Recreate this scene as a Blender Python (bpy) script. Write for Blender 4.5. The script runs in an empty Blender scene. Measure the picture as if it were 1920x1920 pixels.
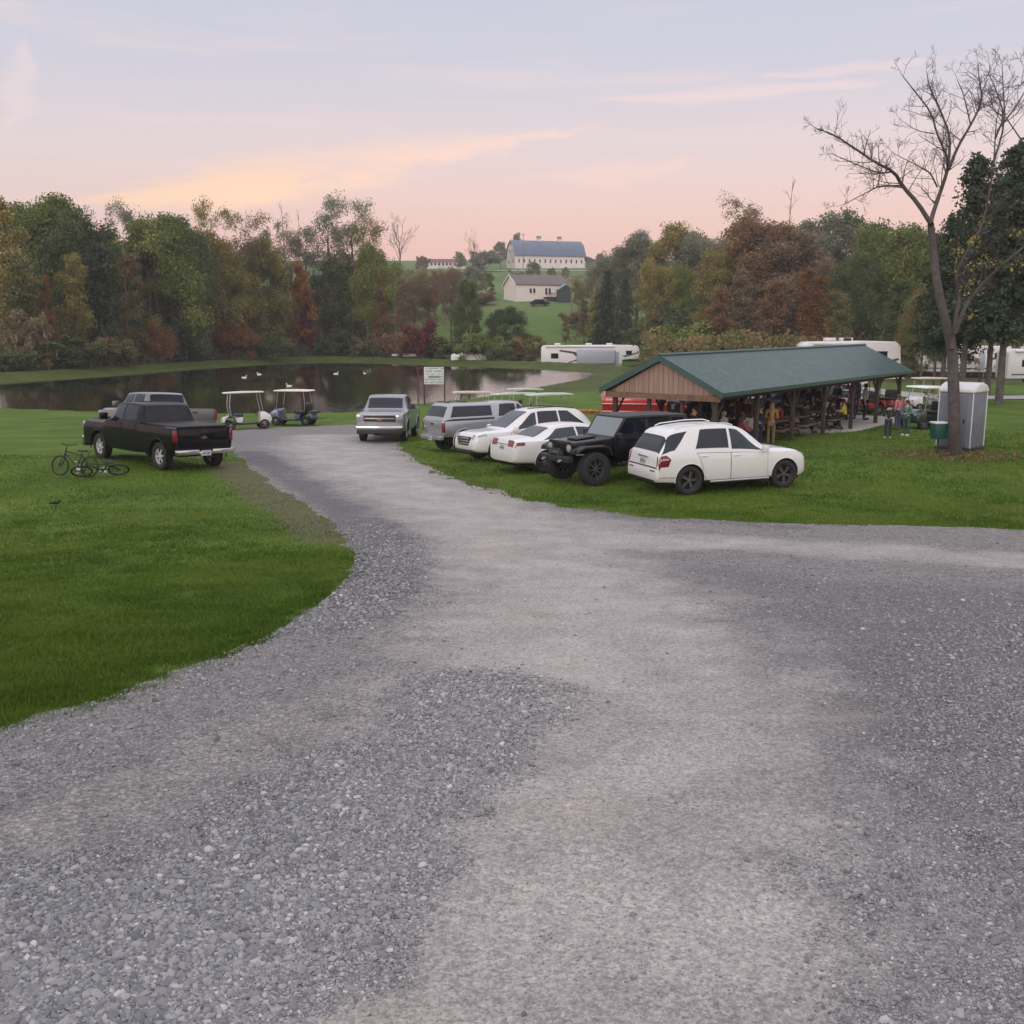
import bpy, bmesh, math, random
import numpy as np
from mathutils import Vector, Matrix

R = math.radians
PI = math.pi
scene = bpy.context.scene
COL = scene.collection
rng = np.random.default_rng(11)
random.seed(5)

# ------------------------------------------------------------------ camera geometry (for laying out from the survey of the photo)
CAMZ = 4.6
F = 1925.0
PITCH = math.atan((960 - 605) / F)
CP, SP = math.cos(PITCH), math.sin(PITCH)

def ray(px, py):
    u = (px - 960) / F; v = (py - 960) / F
    # forward (0,c,-s), down (0,-s,-c), right (1,0,0)
    return np.array([u, CP - v * SP, -SP - v * CP])

def at_w(px, py, w):
    return np.array([0, 0, CAMZ]) + ray(px, py) * w

def at_z(px, py, z):
    d = ray(px, py)
    return np.array([0, 0, CAMZ]) + d * ((z - CAMZ) / d[2])

def project(p):
    x, y, z = p[0], p[1], p[2] - CAMZ
    w = y * CP - z * SP
    return 960 + F * x / w, 960 - F * (z * CP + y * SP) / w

# ------------------------------------------------------------------ helpers for polygons and terrain
def chaikin(p, n=2, closed=True):
    p = np.asarray(p, float)
    for _ in range(n):
        if closed:
            q = np.roll(p, -1, 0)
            a = .75 * p + .25 * q; b = .25 * p + .75 * q
            p = np.stack([a, b], 1).reshape(-1, p.shape[1])
        else:
            a = .75 * p[:-1] + .25 * p[1:]; b = .25 * p[:-1] + .75 * p[1:]
            p = np.vstack([p[:1], np.stack([a, b], 1).reshape(-1, p.shape[1]), p[-1:]])
    return p

def seg_dist(X, Y, poly, closed):
    P = np.asarray(poly); Q = np.roll(P, -1, 0) if closed else P[1:]
    if not closed: P = P[:-1]
    best = np.full(X.shape, 1e9)
    for a, b in zip(P, Q):
        dx, dy = b - a; L2 = dx * dx + dy * dy + 1e-12
        t = np.clip(((X - a[0]) * dx + (Y - a[1]) * dy) / L2, 0, 1)
        d = (X - a[0] - t * dx) ** 2 + (Y - a[1] - t * dy) ** 2
        best = np.minimum(best, d)
    return np.sqrt(best)

def inside(X, Y, poly):
    P = np.asarray(poly); Q = np.roll(P, -1, 0)
    r = np.zeros(X.shape, bool)
    for a, b in zip(P, Q):
        c = (a[1] > Y) != (b[1] > Y)
        with np.errstate(divide='ignore', invalid='ignore'):
            xi = (b[0] - a[0]) * (Y - a[1]) / (b[1] - a[1] + 1e-30) + a[0]
        r ^= c & (X < xi)
    return r

def sdf(X, Y, poly):           # positive inside
    d = seg_dist(X, Y, poly, True)
    return np.where(inside(X, Y, poly), d, -d)

def sstep(t):
    t = np.clip(t, 0, 1); return t * t * (3 - 2 * t)

def vnoise(X, Y, seed=0):      # cheap value noise
    X = np.asarray(X, float); Y = np.asarray(Y, float)
    xi = np.floor(X).astype(np.int64); yi = np.floor(Y).astype(np.int64)
    fx = X - xi; fy = Y - yi; fx = fx * fx * (3 - 2 * fx); fy = fy * fy * (3 - 2 * fy)
    def h(a, b):
        n = (a * 374761393 + b * 668265263 + seed * 974634) & 0x7fffffff
        n = ((n ^ (n >> 13)) * 1274126177) & 0x7fffffff
        return ((n ^ (n >> 16)) & 0xffff) / 65535.0
    return (h(xi, yi) * (1 - fx) + h(xi + 1, yi) * fx) * (1 - fy) + (h(xi, yi + 1) * (1 - fx) + h(xi + 1, yi + 1) * fx) * fy

def fbm(X, Y, seed=0, n=3):
    s = 0; a = .5
    for i in range(n):
        s = s + a * vnoise(X * 2 ** i, Y * 2 ** i, seed + i); a *= .5
    return s

WATER_Z = -1.1
_near = [(-500, 766), (-200, 764), (0, 765), (200, 773), (400, 776), (620, 775), (700, 770), (780, 757), (900, 747), (1000, 728), (1118, 706)]
_far = [(1128, 700), (1010, 692), (950, 690), (800, 685), (640, 679), (550, 681), (400, 690), (200, 706), (0, 719), (-300, 737), (-500, 748)]
POND = chaikin([at_z(x, y, WATER_Z)[:2] for x, y in _near + _far], 2)

def _table(pts, sm=2.0):
    ys = np.arange(-60, 3200, .5)
    v = np.interp(ys, [p[0] for p in pts], [p[1] for p in pts])
    k = int(sm / .5); ker = np.hanning(2 * k + 3); ker /= ker.sum()
    vv = np.convolve(np.pad(v, k + 1, mode='edge'), ker, 'valid')
    return ys, vv
_HILL = [(100, -1.2), (150, -1.3), (170, -.8), (203, 3.5), (252, 9.6), (309, 15.5), (436, 26.3), (456, 27.8), (494, 33.3), (575, 35.5), (900, 30), (3200, 20)]
_TL = _table([(-60, 2.35), (0, 2.3), (3, 2.22), (6, 2.0), (10, 1.58), (14, 1.13), (18, .7), (22, .34), (26, .1), (32, 0), (40, -.2), (50, -.6), (60, -.95), (66, -1.08), (80, -1.15)] + _HILL)
_TR = _table([(-60, 2.35), (0, 2.3), (3, 2.22), (6, 2.0), (10, 1.58), (14, 1.13), (18, .7), (22, .34), (26, .12), (33, .08), (45, -.06), (67, -.35), (96, -1.0)] + _HILL)
_RUT = np.array([at_z(-40, 1208, 1.9)[:2], at_z(0, 1197, 1.9)[:2], at_z(100, 1172, 1.75)[:2], at_z(235, 1128, 1.55)[:2]])

def g(X, Y):
    X = np.asarray(X, float); Y = np.asarray(Y, float)
    L = np.interp(Y, *_TL); Rr = np.interp(Y, *_TR)
    t = sstep((X + 2 - .32 * np.clip(Y - 45, 0, 60)) / 10)
    z = L * (1 - t) + Rr * t
    z = z + .28 * np.exp(-((X - 15.5) ** 2 + (Y - 34) ** 2) / 45) + .35 * np.exp(-((X + 17) ** 2 + (Y - 33) ** 2) / 90)
    z = z + .05 * (fbm(X * .35, Y * .35, 3) - .45) * np.clip(Y / 12, 0.2, 1) * np.clip((140 - Y) / 30, 1, 8)
    z = z + np.clip((Y - 160) / 80, 0, 1) * 1.6 * (fbm(X * .012 + 5, Y * .012, 9) - .45)
    ra, rb = _RUT[1], _RUT[3]; rd = (rb - ra) / np.linalg.norm(rb - ra)
    al_ = (X - ra[0]) * rd[0] + (Y - ra[1]) * rd[1]; ac_ = (X - ra[0]) * -rd[1] + (Y - ra[1]) * rd[0]
    z = z - .05 * np.tanh(ac_ / .10) * np.exp(-(ac_ / .9) ** 2) * sstep((al_ + 3) / 2) * sstep((np.linalg.norm(rb - ra) + .5 - al_) / 1.5)
    m = (Y > 50) & (Y < 190) & (X > -140) & (X < 40)
    if np.any(m):
        d = np.full(z.shape, -99.0)
        d[m] = sdf(X[m], Y[m], POND)
        far = sstep((Y - np.interp(X, [-60, -35, -7, 9, 12], [84, 88, 104, 110, 112])) / 4)
        sd = -d
        k = np.where(far > .5, sstep(sd / 1.6), sstep(sd / 7))
        out = WATER_Z + .03 + (z - WATER_Z - .03) * k
        out = out + far * .95 * np.exp(-((sd - 3.4) / 2.2) ** 2)
        inn = WATER_Z - np.minimum(1.2, .3 * np.maximum(d, 0)) + .03
        z = np.where(d > -98.9, np.where(d > 0, inn, out), z)
    return z

def gz(x, y):
    return float(g(np.array([x]), np.array([y]))[0])

def ground_at(px, py):
    d = ray(px, py); o = np.array([0, 0, CAMZ])
    ts = np.concatenate([np.arange(1, 80, .1), np.arange(80, 600, .5)])
    P = o + d[None] * ts[:, None]
    below = P[:, 2] < g(P[:, 0], P[:, 1])
    i = int(np.argmax(below)) if below.any() else len(ts) - 1
    a, b = ts[max(i - 1, 0)], ts[i]
    for _ in range(25):
        m = (a + b) / 2; p = o + d * m
        if p[2] < gz(p[0], p[1]): b = m
        else: a = m
    return o + d * b

# ------------------------------------------------------------------ object helpers
def tag(o, label=None, cat=None, group=None, kind=None):
    if label: o['label'] = label
    if cat: o['category'] = cat
    if group: o['group'] = group
    if kind: o['kind'] = kind
    return o

def thing(name, label, cat, loc=(0, 0, 0), rotz=0, group=None):
    o = bpy.data.objects.new(name, None); COL.objects.link(o)
    o.empty_display_size = .2
    o.location = [float(v) for v in loc]; o.rotation_euler = (0, 0, rotz)
    return tag(o, label, cat, group)

def link_mesh(name, me, parent=None):
    o = bpy.data.objects.new(name, me); COL.objects.link(o)
    if parent is not None: o.parent = parent
    return o

def kids(o):
    return [c for c in bpy.data.objects if c.parent == o]

def dup(root, loc=None, rotz=None, label=None, scale=None):
    def cp(o, parent):
        c = o.copy(); COL.objects.link(c); c.parent = parent
        for k in kids(o): cp(k, c)
        return c
    r = cp(root, None)
    if loc is not None: r.location = [float(v) for v in loc]
    if rotz is not None: r.rotation_euler = (0, 0, rotz)
    if label: r['label'] = label
    if scale is not None: r.scale = (scale,) * 3 if not hasattr(scale, '__len__') else scale
    return r

class MB:
    def __init__(s): s.v = []; s.f = []; s.m = []; s.cur = 0
    def add(s, vs, fs):
        b = len(s.v); s.v += [tuple(float(c) for c in v) for v in vs]
        for f in fs: s.f.append([i + b for i in f]); s.m.append(s.cur)
        return s
    def box(s, x0, x1, y0, y1, z0, z1):
        vs = [(x, y, z) for z in (z0, z1) for y in (y0, y1) for x in (x0, x1)]
        return s.add(vs, [(0, 2, 3, 1), (4, 5, 7, 6), (0, 1, 5, 4), (2, 6, 7, 3), (0, 4, 6, 2), (1, 3, 7, 5)])
    def cbox(s, c, d, rot=None):
        n = len(s.v); x, y, z = d[0] / 2, d[1] / 2, d[2] / 2
        s.box(-x, x, -y, y, -z, z)
        M = rot if rot is not None else Matrix.Identity(3)
        for i in range(n, len(s.v)):
            s.v[i] = tuple(M @ Vector(s.v[i]) + Vector(c))
        return s
    def prism(s, poly, axis, a, b):
        # polygon in the two other axes, extruded along axis from a to b
        n = len(poly); vs = []
        for t in (a, b):
            for p in poly:
                vs.append({'x': (t, p[0], p[1]), 'y': (p[0], t, p[1]), 'z': (p[0], p[1], t)}[axis])
        fs = [list(range(n))[::-1], list(range(n, 2 * n))]
        for i in range(n):
            j = (i + 1) % n; fs.append((i, j, n + j, n + i))
        s.add(vs, fs); s.fix = True
        return s
    def tube(s, pts, r, n=8, caps=True):
        pts = [Vector(p) for p in pts]; k = len(pts)
        rs = r if hasattr(r, '__len__') else [r] * k
        vs = []; up = None
        for i, p in enumerate(pts):
            d = (pts[min(i + 1, k - 1)] - pts[max(i - 1, 0)])
            if d.length < 1e-9: d = Vector((0, 0, 1))
            d.normalize()
            if up is None:
                up = Vector((0, 0, 1)) if abs(d.z) < .9 else Vector((1, 0, 0))
            a = d.cross(up)
            if a.length < 1e-6: a = d.orthogonal()
            a.normalize(); b = a.cross(d).normalized(); up = b
            for j in range(n):
                t = 2 * PI * j / n
                vs.append(p + (a * math.cos(t) + b * math.sin(t)) * rs[i])
        fs = []
        for i in range(k - 1):
            for j in range(n):
                j2 = (j + 1) % n
                fs.append((i * n + j, i * n + j2, (i + 1) * n + j2, (i + 1) * n + j))
        if caps:
            fs.append(list(range(n))[::-1]); fs.append([(k - 1) * n + j for j in range(n)])
        s.fix = True
        return s.add(vs, fs)
    def lathe(s, prof, c=(0, 0, 0), axis='z', n=24, a0=0, a1=2 * PI):
        full = abs(a1 - a0 - 2 * PI) < 1e-6
        m = n if full else n + 1; vs = []
        for r_, h in prof:
            for j in range(m):
                t = a0 + (a1 - a0) * j / n
                x, y = r_ * math.cos(t), r_ * math.sin(t)
                p = {'z': (x, y, h), 'y': (x, h, y), 'x': (h, x, y)}[axis]
                vs.append((p[0] + c[0], p[1] + c[1], p[2] + c[2]))
        fs = []
        for i in range(len(prof) - 1):
            for j in range(n):
                j2 = (j + 1) % m if full else j + 1
                fs.append((i * m + j, i * m + j2, (i + 1) * m + j2, (i + 1) * m + j))
        s.fix = True
        return s.add(vs, fs)
    def ball(s, c, r, nu=12, nv=8):
        rx, ry, rz = r if hasattr(r, '__len__') else (r, r, r)
        prof = [(max(math.sin(PI * i / nv), 1e-3), -math.cos(PI * i / nv)) for i in range(nv + 1)]
        n0 = len(s.v); s.lathe(prof, n=nu)
        for i in range(n0, len(s.v)):
            v = s.v[i]; s.v[i] = (v[0] * rx + c[0], v[1] * ry + c[1], v[2] * rz + c[2])
        return s
    def build(s, name, mats, parent=None, bevel=0, seg=2, smooth=35, loc=None, weld=True):
        me = bpy.data.meshes.new(name)
        bm = bmesh.new()
        vs = [bm.verts.new(v) for v in s.v]
        for f, mi in zip(s.f, s.m):
            try:
                fc = bm.faces.new([vs[i] for i in f]); fc.material_index = mi
            except ValueError:
                pass
        if weld: bmesh.ops.remove_doubles(bm, verts=bm.verts, dist=1e-5)
        bmesh.ops.recalc_face_normals(bm, faces=bm.faces)
        if bevel > 0:
            es = [e for e in bm.edges if len(e.link_faces) == 2 and e.calc_face_angle(0) > R(30)]
            bmesh.ops.bevel(bm, geom=es, offset=bevel, segments=seg, profile=.5, affect='EDGES', clamp_overlap=True)
        bm.to_mesh(me); bm.free()
        if not isinstance(mats, (list, tuple)): mats = [mats]
        for m_ in mats: me.materials.append(m_)
        me.polygons.foreach_set('use_smooth', [True] * len(me.polygons))
        me.set_sharp_from_angle(angle=R(smooth))
        o = link_mesh(name, me, parent)
        if loc is not None: o.location = loc
        return o

def np_mesh(name, V, Fq, mats, attrs=None, smooth=False, parent=None):
    """V (n,3), Fq (m,k) int array"""
    me = bpy.data.meshes.new(name)
    k = Fq.shape[1]; m_ = len(Fq)
    me.vertices.add(len(V)); me.vertices.foreach_set('co', np.ascontiguousarray(V, np.float32).ravel())
    me.loops.add(m_ * k); me.loops.foreach_set('vertex_index', np.ascontiguousarray(Fq, np.int32).ravel())
    me.polygons.add(m_); me.polygons.foreach_set('loop_start', np.arange(0, m_ * k, k, dtype=np.int32))
    me.polygons.foreach_set('use_smooth', np.full(m_, smooth))
    me.update(calc_edges=True)
    for an, av in (attrs or {}).items():
        a = me.attributes.new(an, 'FLOAT', 'POINT'); a.data.foreach_set('value', np.ascontiguousarray(av, np.float32))
    for mt in (mats if isinstance(mats, (list, tuple)) else [mats]): me.materials.append(mt)
    return link_mesh(name, me, parent)

# ------------------------------------------------------------------ materials
def srgb(r, g_, b):
    f = lambda c: (c / 255 / 12.92) if c / 255 <= .04045 else ((c / 255 + .055) / 1.055) ** 2.4
    return (f(r), f(g_), f(b))

class NT:
    def __init__(s, name):
        s.mat = bpy.data.materials.new(name); s.mat.use_nodes = True
        s.t = s.mat.node_tree; s.b = s.t.nodes['Principled BSDF']; s.out = s.t.nodes['Material Output']
    def n(s, typ, **kw):
        nd = s.t.nodes.new(typ)
        for k, v in kw.items():
            if k.startswith('i_'): nd.inputs[k[2:].replace('_', ' ')].default_value = v
            else: setattr(nd, k, v)
        return nd
    def l(s, a, b): s.t.links.new(a, b)
    def noise(s, scale, detail=4, rough=.55, vec=None):
        nd = s.n('ShaderNodeTexNoise'); nd.inputs['Scale'].default_value = scale; nd.inputs['Detail'].default_value = detail; nd.inputs['Roughness'].default_value = rough
        if vec is not None: s.l(vec, nd.inputs['Vector'])
        return nd
    def ramp(s, fac, stops, interp='LINEAR'):
        nd = s.n('ShaderNodeValToRGB'); cr = nd.color_ramp; cr.interpolation = interp
        while len(cr.elements) < len(stops): cr.elements.new(.5)
        for e, (p, c) in zip(cr.elements, stops):
            e.position = p; e.color = (*c, 1) if len(c) == 3 else c
        if fac is not None: s.l(fac, nd.inputs['Fac'])
        return nd
    def mix(s, fac, a, b, typ='MIX'):
        nd = s.n('ShaderNodeMix', data_type='RGBA', blend_type=typ)
        for sock, v in ((nd.inputs['Factor'], fac), (nd.inputs['A'], a), (nd.inputs['B'], b)):
            if isinstance(v, (int, float)): sock.default_value = v
            elif isinstance(v, tuple): sock.default_value = (*v, 1) if len(v) == 3 else v
            else: s.l(v, sock)
        return nd.outputs['Result']
    def math(s, op, a, b=None, c=None):
        nd = s.n('ShaderNodeMath', operation=op)
        for i, v in enumerate((a, b, c)):
            if v is None: continue
            if isinstance(v, (int, float)): nd.inputs[i].default_value = v
            else: s.l(v, nd.inputs[i])
        return nd.outputs[0]
    def bump(s, h, strength=.3, dist=.02, prev=None):
        nd = s.n('ShaderNodeBump'); nd.inputs['Strength'].default_value = strength; nd.inputs['Distance'].default_value = dist
        s.l(h, nd.inputs['Height'])
        if prev is not None: s.l(prev, nd.inputs['Normal'])
        return nd.outputs['Normal']

_mc = {}
def simple(name, col, rough=.6, metal=0, coat=0, var=.12, vscale=6, bump=0, bscale=60, spec=None):
    if name in _mc: return _mc[name]
    t = NT(name); b = t.b
    b.inputs['Roughness'].default_value = rough; b.inputs['Metallic'].default_value = metal
    b.inputs['Coat Weight'].default_value = coat; b.inputs['Coat Roughness'].default_value = .04
    if spec is not None: b.inputs['Specular IOR Level'].default_value = spec
    tc = t.n('ShaderNodeTexCoord')
    if var:
        nz = t.noise(vscale, 5, .6, tc.outputs['Object'])
        lo = tuple(c * (1 - var) for c in col); hi = tuple(min(c * (1 + var), 1) for c in col)
        r_ = t.ramp(nz.outputs['Fac'], [(.3, lo), (.7, hi)])
        t.l(r_.outputs['Color'], b.inputs['Base Color'])
        rr = t.math('MULTIPLY_ADD', nz.outputs['Fac'], .18, max(rough - .09, 0.02))
        t.l(rr, b.inputs['Roughness'])
    else: b.inputs['Base Color'].default_value = (*col, 1)
    if bump:
        nb = t.noise(bscale, 4, .6, tc.outputs['Object'])
        t.l(t.bump(nb.outputs['Fac'], bump, .01), b.inputs['Normal'])
    _mc[name] = t.mat
    return t.mat

def paint(name, col, rough=.32, metal=0.0, dirt=.25, coat=.7):
    """car paint with clear coat and road dust low on the panels"""
    if name in _mc: return _mc[name]
    t = NT(name); b = t.b
    b.inputs['Metallic'].default_value = metal; b.inputs['Coat Weight'].default_value = coat; b.inputs['Coat Roughness'].default_value = .05
    tc = t.n('ShaderNodeTexCoord'); sx = t.n('ShaderNodeSeparateXYZ'); t.l(tc.outputs['Object'], sx.inputs[0])
    nz = t.noise(3.0, 6, .65, tc.outputs['Object'])
    h = t.math('MULTIPLY_ADD', nz.outputs['Fac'], .5, -.25)
    zz = t.math('ADD', sx.outputs['Z'], h)
    dm = t.ramp(zz, [(.25, (1, 1, 1)), (.75, (0, 0, 0))])
    dm2 = t.math('MULTIPLY', dm.outputs['Color'], dirt)
    c = t.mix(dm2, col, (.23, .21, .19))
    t.l(c, b.inputs['Base Color'])
    t.l(t.math('MULTIPLY_ADD', dm2, .8, rough), b.inputs['Roughness'])
    _mc[name] = t.mat
    return t.mat
# ------------------------------------------------------------------ camera, render, world, sun
cam = bpy.data.cameras.new('camera'); cam_o = bpy.data.objects.new('camera', cam); COL.objects.link(cam_o)
cam.sensor_width = 36; cam.sensor_fit = 'HORIZONTAL'; cam.lens = 36 * F / 1920; cam.clip_end = 6000; cam.clip_start = .05
cam_o.location = (0, 0, CAMZ); cam_o.rotation_euler = (PI / 2 - PITCH, 0, 0)
scene.camera = cam_o
scene.view_settings.view_transform = 'Standard'; scene.view_settings.look = 'None'
scene.view_settings.exposure = .08; scene.view_settings.gamma = 1
scene.render.engine = 'CYCLES'
scene.cycles.use_denoising = True
scene.cycles.max_bounces = 8; scene.cycles.transparent_max_bounces = 12
scene.cycles.volume_bounces = 0
scene.cycles.sample_clamp_indirect = 4

SUN_EL, SUN_AZ = R(15), R(205)      # azimuth clockwise from +Y (north): behind the camera, a little to the left
world = bpy.data.worlds.new('World'); scene.world = world; world.use_nodes = True
class WT(NT):
    def __init__(s, w): s.t = w.node_tree
W_ = WT(world)
bgn = W_.t.nodes['Background']
tc = W_.n('ShaderNodeTexCoord'); sep = W_.n('ShaderNodeSeparateXYZ'); W_.l(tc.outputs['Generated'], sep.inputs[0])
dx, dy, dz = sep.outputs
S = lambda *c: srgb(*c)
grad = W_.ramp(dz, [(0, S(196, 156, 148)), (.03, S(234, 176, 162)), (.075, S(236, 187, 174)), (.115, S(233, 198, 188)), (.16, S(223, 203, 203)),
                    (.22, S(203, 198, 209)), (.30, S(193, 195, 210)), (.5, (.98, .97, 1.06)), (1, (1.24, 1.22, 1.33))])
u = W_.math('ARCTAN2', dx, dy)
hyp = W_.math('SQRT', W_.math('ADD', W_.math('MULTIPLY', dx, dx), W_.math('MULTIPLY', dy, dy)))
v = W_.math('DIVIDE', dz, W_.math('MAXIMUM', hyp, .02))
# left of the view a little greyer
uv = W_.n('ShaderNodeCombineXYZ'); W_.l(u, uv.inputs[0]); W_.l(v, uv.inputs[1])
lg = W_.math('MULTIPLY', W_.n('ShaderNodeMapRange').outputs[0], 0)
def mapr(val, a, b, c=0, d=1, smooth=True):
    nd = W_.n('ShaderNodeMapRange', interpolation_type='SMOOTHSTEP' if smooth else 'LINEAR')
    W_.l(val, nd.inputs['Value'])
    for i, x in zip(('From Min', 'From Max', 'To Min', 'To Max'), (a, b, c, d)): nd.inputs[i].default_value = x
    return nd.outputs['Result']
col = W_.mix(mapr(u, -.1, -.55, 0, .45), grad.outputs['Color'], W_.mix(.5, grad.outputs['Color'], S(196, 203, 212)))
# thin high streaks
mp = W_.n('ShaderNodeMapping'); W_.l(uv.outputs[0], mp.inputs['Vector'])
mp.inputs['Rotation'].default_value = (0, 0, R(-7)); mp.inputs['Scale'].default_value = (2.6, 26, 1)
st = W_.noise(1.0, 7, .6, mp.outputs['Vector'])
stm = W_.math('MULTIPLY', mapr(st.outputs['Fac'], .46, .78), mapr(v, .07, .15))
col = W_.mix(W_.math('MULTIPLY', stm, .55), col, S(238, 212, 206))
def uvpx(px, py):
    d = ray(px, py); return math.atan2(d[0], d[1]), d[2] / math.hypot(d[0], d[1])
mpd = W_.n('ShaderNodeMapping'); W_.l(uv.outputs[0], mpd.inputs['Vector']); mpd.inputs['Scale'].default_value = (9, 30, 1); mpd.inputs['Rotation'].default_value = (0, 0, R(-8))
dn = W_.noise(1.0, 6, .62, mpd.outputs['Vector'])
dn2 = W_.math('SUBTRACT', dn.outputs['Fac'], .5)
def band(p0, p1, width, peak=.45, amt=.05, soft=1.0):
    a, b = uvpx(*p0), uvpx(*p1)
    L = math.hypot(b[0] - a[0], b[1] - a[1]); ex, ey = (b[0] - a[0]) / L, (b[1] - a[1]) / L
    uu = W_.math('SUBTRACT', u, a[0]); vv = W_.math('SUBTRACT', v, a[1])
    s_ = W_.math('DIVIDE', W_.math('ADD', W_.math('MULTIPLY', uu, ex), W_.math('MULTIPLY', vv, ey)), L)
    t_ = W_.math('ADD', W_.math('MULTIPLY', uu, -ey), W_.math('MULTIPLY', vv, ex))
    t_ = W_.math('MULTIPLY_ADD', dn2, amt, t_)
    up = mapr(s_, -.05, peak); dn_ = mapr(s_, 1.05, peak)
    env = W_.math('MULTIPLY', up, dn_)
    wd = W_.math('MULTIPLY_ADD', env, width, .0015)
    q = W_.math('DIVIDE', W_.math('ABSOLUTE', t_), wd)
    return W_.math('MULTIPLY', mapr(q, 1.0, .15), mapr(env, 0, .3))
m1 = band((60, 395), (1190, 222), .03, .42, .06)
thick = mapr(dn.outputs['Fac'], .3, .62, .3, 1)
col = W_.mix(W_.math('MULTIPLY', W_.math('MULTIPLY', m1, thick), .95), col, W_.mix(mapr(u, -.35, .05), S(255, 210, 170), S(248, 211, 196)))
m1b = band((180, 392), (620, 330), .02, .5, .05)
col = W_.mix(W_.math('MULTIPLY', m1b, .6), col, S(255, 214, 178))
m2 = band((1080, 192), (1700, 148), .009, .5, .02)
col = W_.mix(W_.math('MULTIPLY', m2, .45), col, S(246, 214, 208))
m3 = band((1400, 142), (1780, 112), .007, .5, .03)
col = W_.mix(W_.math('MULTIPLY', m3, .4), col, S(243, 214, 210))
m4 = band((55, 60), (20, 260), .022, .5, .05)
col = W_.mix(W_.math('MULTIPLY', m4, .5), col, S(232, 212, 208))
m5 = band((960, 345), (1330, 300), .016, .5, .05)
col = W_.mix(W_.math('MULTIPLY', m5, .5), col, S(244, 208, 196))
# after-glow low in the sky behind the camera
gl = W_.math('MULTIPLY', mapr(dy, .1, -.9), mapr(dz, .75, 0))
glow = W_.mix(1.0, col, W_.mix(gl, (0, 0, 0), (.75, .56, .46)), 'ADD')
sky = W_.n('ShaderNodeTexSky', sky_type='NISHITA'); sky.sun_disc = False
sky.sun_elevation = SUN_EL; sky.sun_rotation = SUN_AZ
skm = W_.mix(1.0, glow, W_.mix(1.0, sky.outputs[0], (.012, .012, .012), 'MULTIPLY'), 'ADD')
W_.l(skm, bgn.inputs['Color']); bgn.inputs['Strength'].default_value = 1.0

sun = bpy.data.lights.new('sun', 'SUN'); sun.energy = .8; sun.angle = R(25); sun.color = (1, .84, .72)
sun_o = bpy.data.objects.new('sun', sun); COL.objects.link(sun_o)
sd_ = Vector((math.sin(SUN_AZ) * math.cos(SUN_EL), math.cos(SUN_AZ) * math.cos(SUN_EL), math.sin(SUN_EL)))
sun_o.rotation_euler = (-sd_).to_track_quat('-Z', 'Y').to_euler(); sun_o.location = sd_ * 50

# ------------------------------------------------------------------ road outline (world) and wheel tracks
def gp(pts): return np.array([ground_at(*p)[:2] for p in pts])
_l = gp([(-350, 1490), (0, 1378), (200, 1322), (400, 1243), (560, 1182), (640, 1118), (684, 1062), (672, 1015), (605, 955), (525, 912), (462, 866), (436, 840), (380, 826), (330, 818), (330, 810), (470, 803), (600, 799), (690, 797), (748, 803)])
_r = gp([(742, 838), (792, 872), (900, 915), (1000, 938), (1100, 957), (1300, 976), (1600, 986), (1920, 997), (2600, 1012)])
ROAD = np.vstack([_l, _r, [[46, 15], [46, -8], [-16, -8]]])
ROAD = np.vstack([chaikin(ROAD, 2)])
T_PALE = [(gp([(960, 1900), (1040, 1700), (1100, 1450), (1125, 1300), (1115, 1180), (1050, 1075), (940, 990), (810, 930), (690, 880), (615, 842), (600, 818)]), 1.5, 1.0),
          (gp([(760, 1900), (900, 1640), (960, 1440), (1010, 1250)]), .55, .7),
          (gp([(1000, 1015), (1300, 1012), (1600, 1032), (1990, 1052)]), 1.0, .9),
          (gp([(250, 1500), (560, 1335), (800, 1232), (980, 1120)]), .35, .3),
          (gp([(0, 1590), (220, 1505), (420, 1440)]), .35, .35),
          (gp([(1250, 1900), (1330, 1600), (1330, 1400), (1260, 1200)]), .8, .5),
          (gp([(560, 840), (700, 900), (860, 985), (960, 1080), (960, 1200)]), .8, .8),
          (gp([(615, 835), (660, 862), (760, 908), (900, 958), (1040, 1000)]), 1.9, .85),
          (gp([(420, 1900), (640, 1600), (800, 1400), (900, 1250)]), .45, .35)]
T_DARK = [(gp([(470, 850), (560, 900), (690, 975), (735, 1040), (690, 1110), (600, 1175)]), .55, .9),
          (gp([(-100, 1800), (120, 1850), (330, 1780), (520, 1650), (700, 1500), (860, 1380), (900, 1300)]), .55, 1.0),
          (gp([(0, 1900), (300, 1900)]), .4, .9),
          (gp([(1880, 1900), (1840, 1600), (1900, 1380), (1960, 1200)]), .7, .25),
          (gp([(1000, 945), (1200, 975), (1500, 992)]), .35, .6)]
T_DARK_TONE = [(gp([(1520, 1900), (1560, 1500), (1650, 1280), (1760, 1130)]), 1.6, .6),  # darker gravel colour without extra stones
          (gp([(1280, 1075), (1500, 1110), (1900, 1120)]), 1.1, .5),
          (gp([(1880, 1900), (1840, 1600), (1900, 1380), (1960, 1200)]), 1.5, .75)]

def track(X, Y, tr, seed):
    o = np.zeros(X.shape)
    wob = (fbm(X * .9, Y * .9, seed) - .45) * .7 + (fbm(X * 4, Y * 4, seed + 5) - .43) * .8
    for p, wd, am in tr:
        d = seg_dist(X, Y, chaikin(p, 2, False), False) + wob * wd
        o = np.maximum(o, am * sstep(1.35 - d / wd * .75))
    return o

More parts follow.
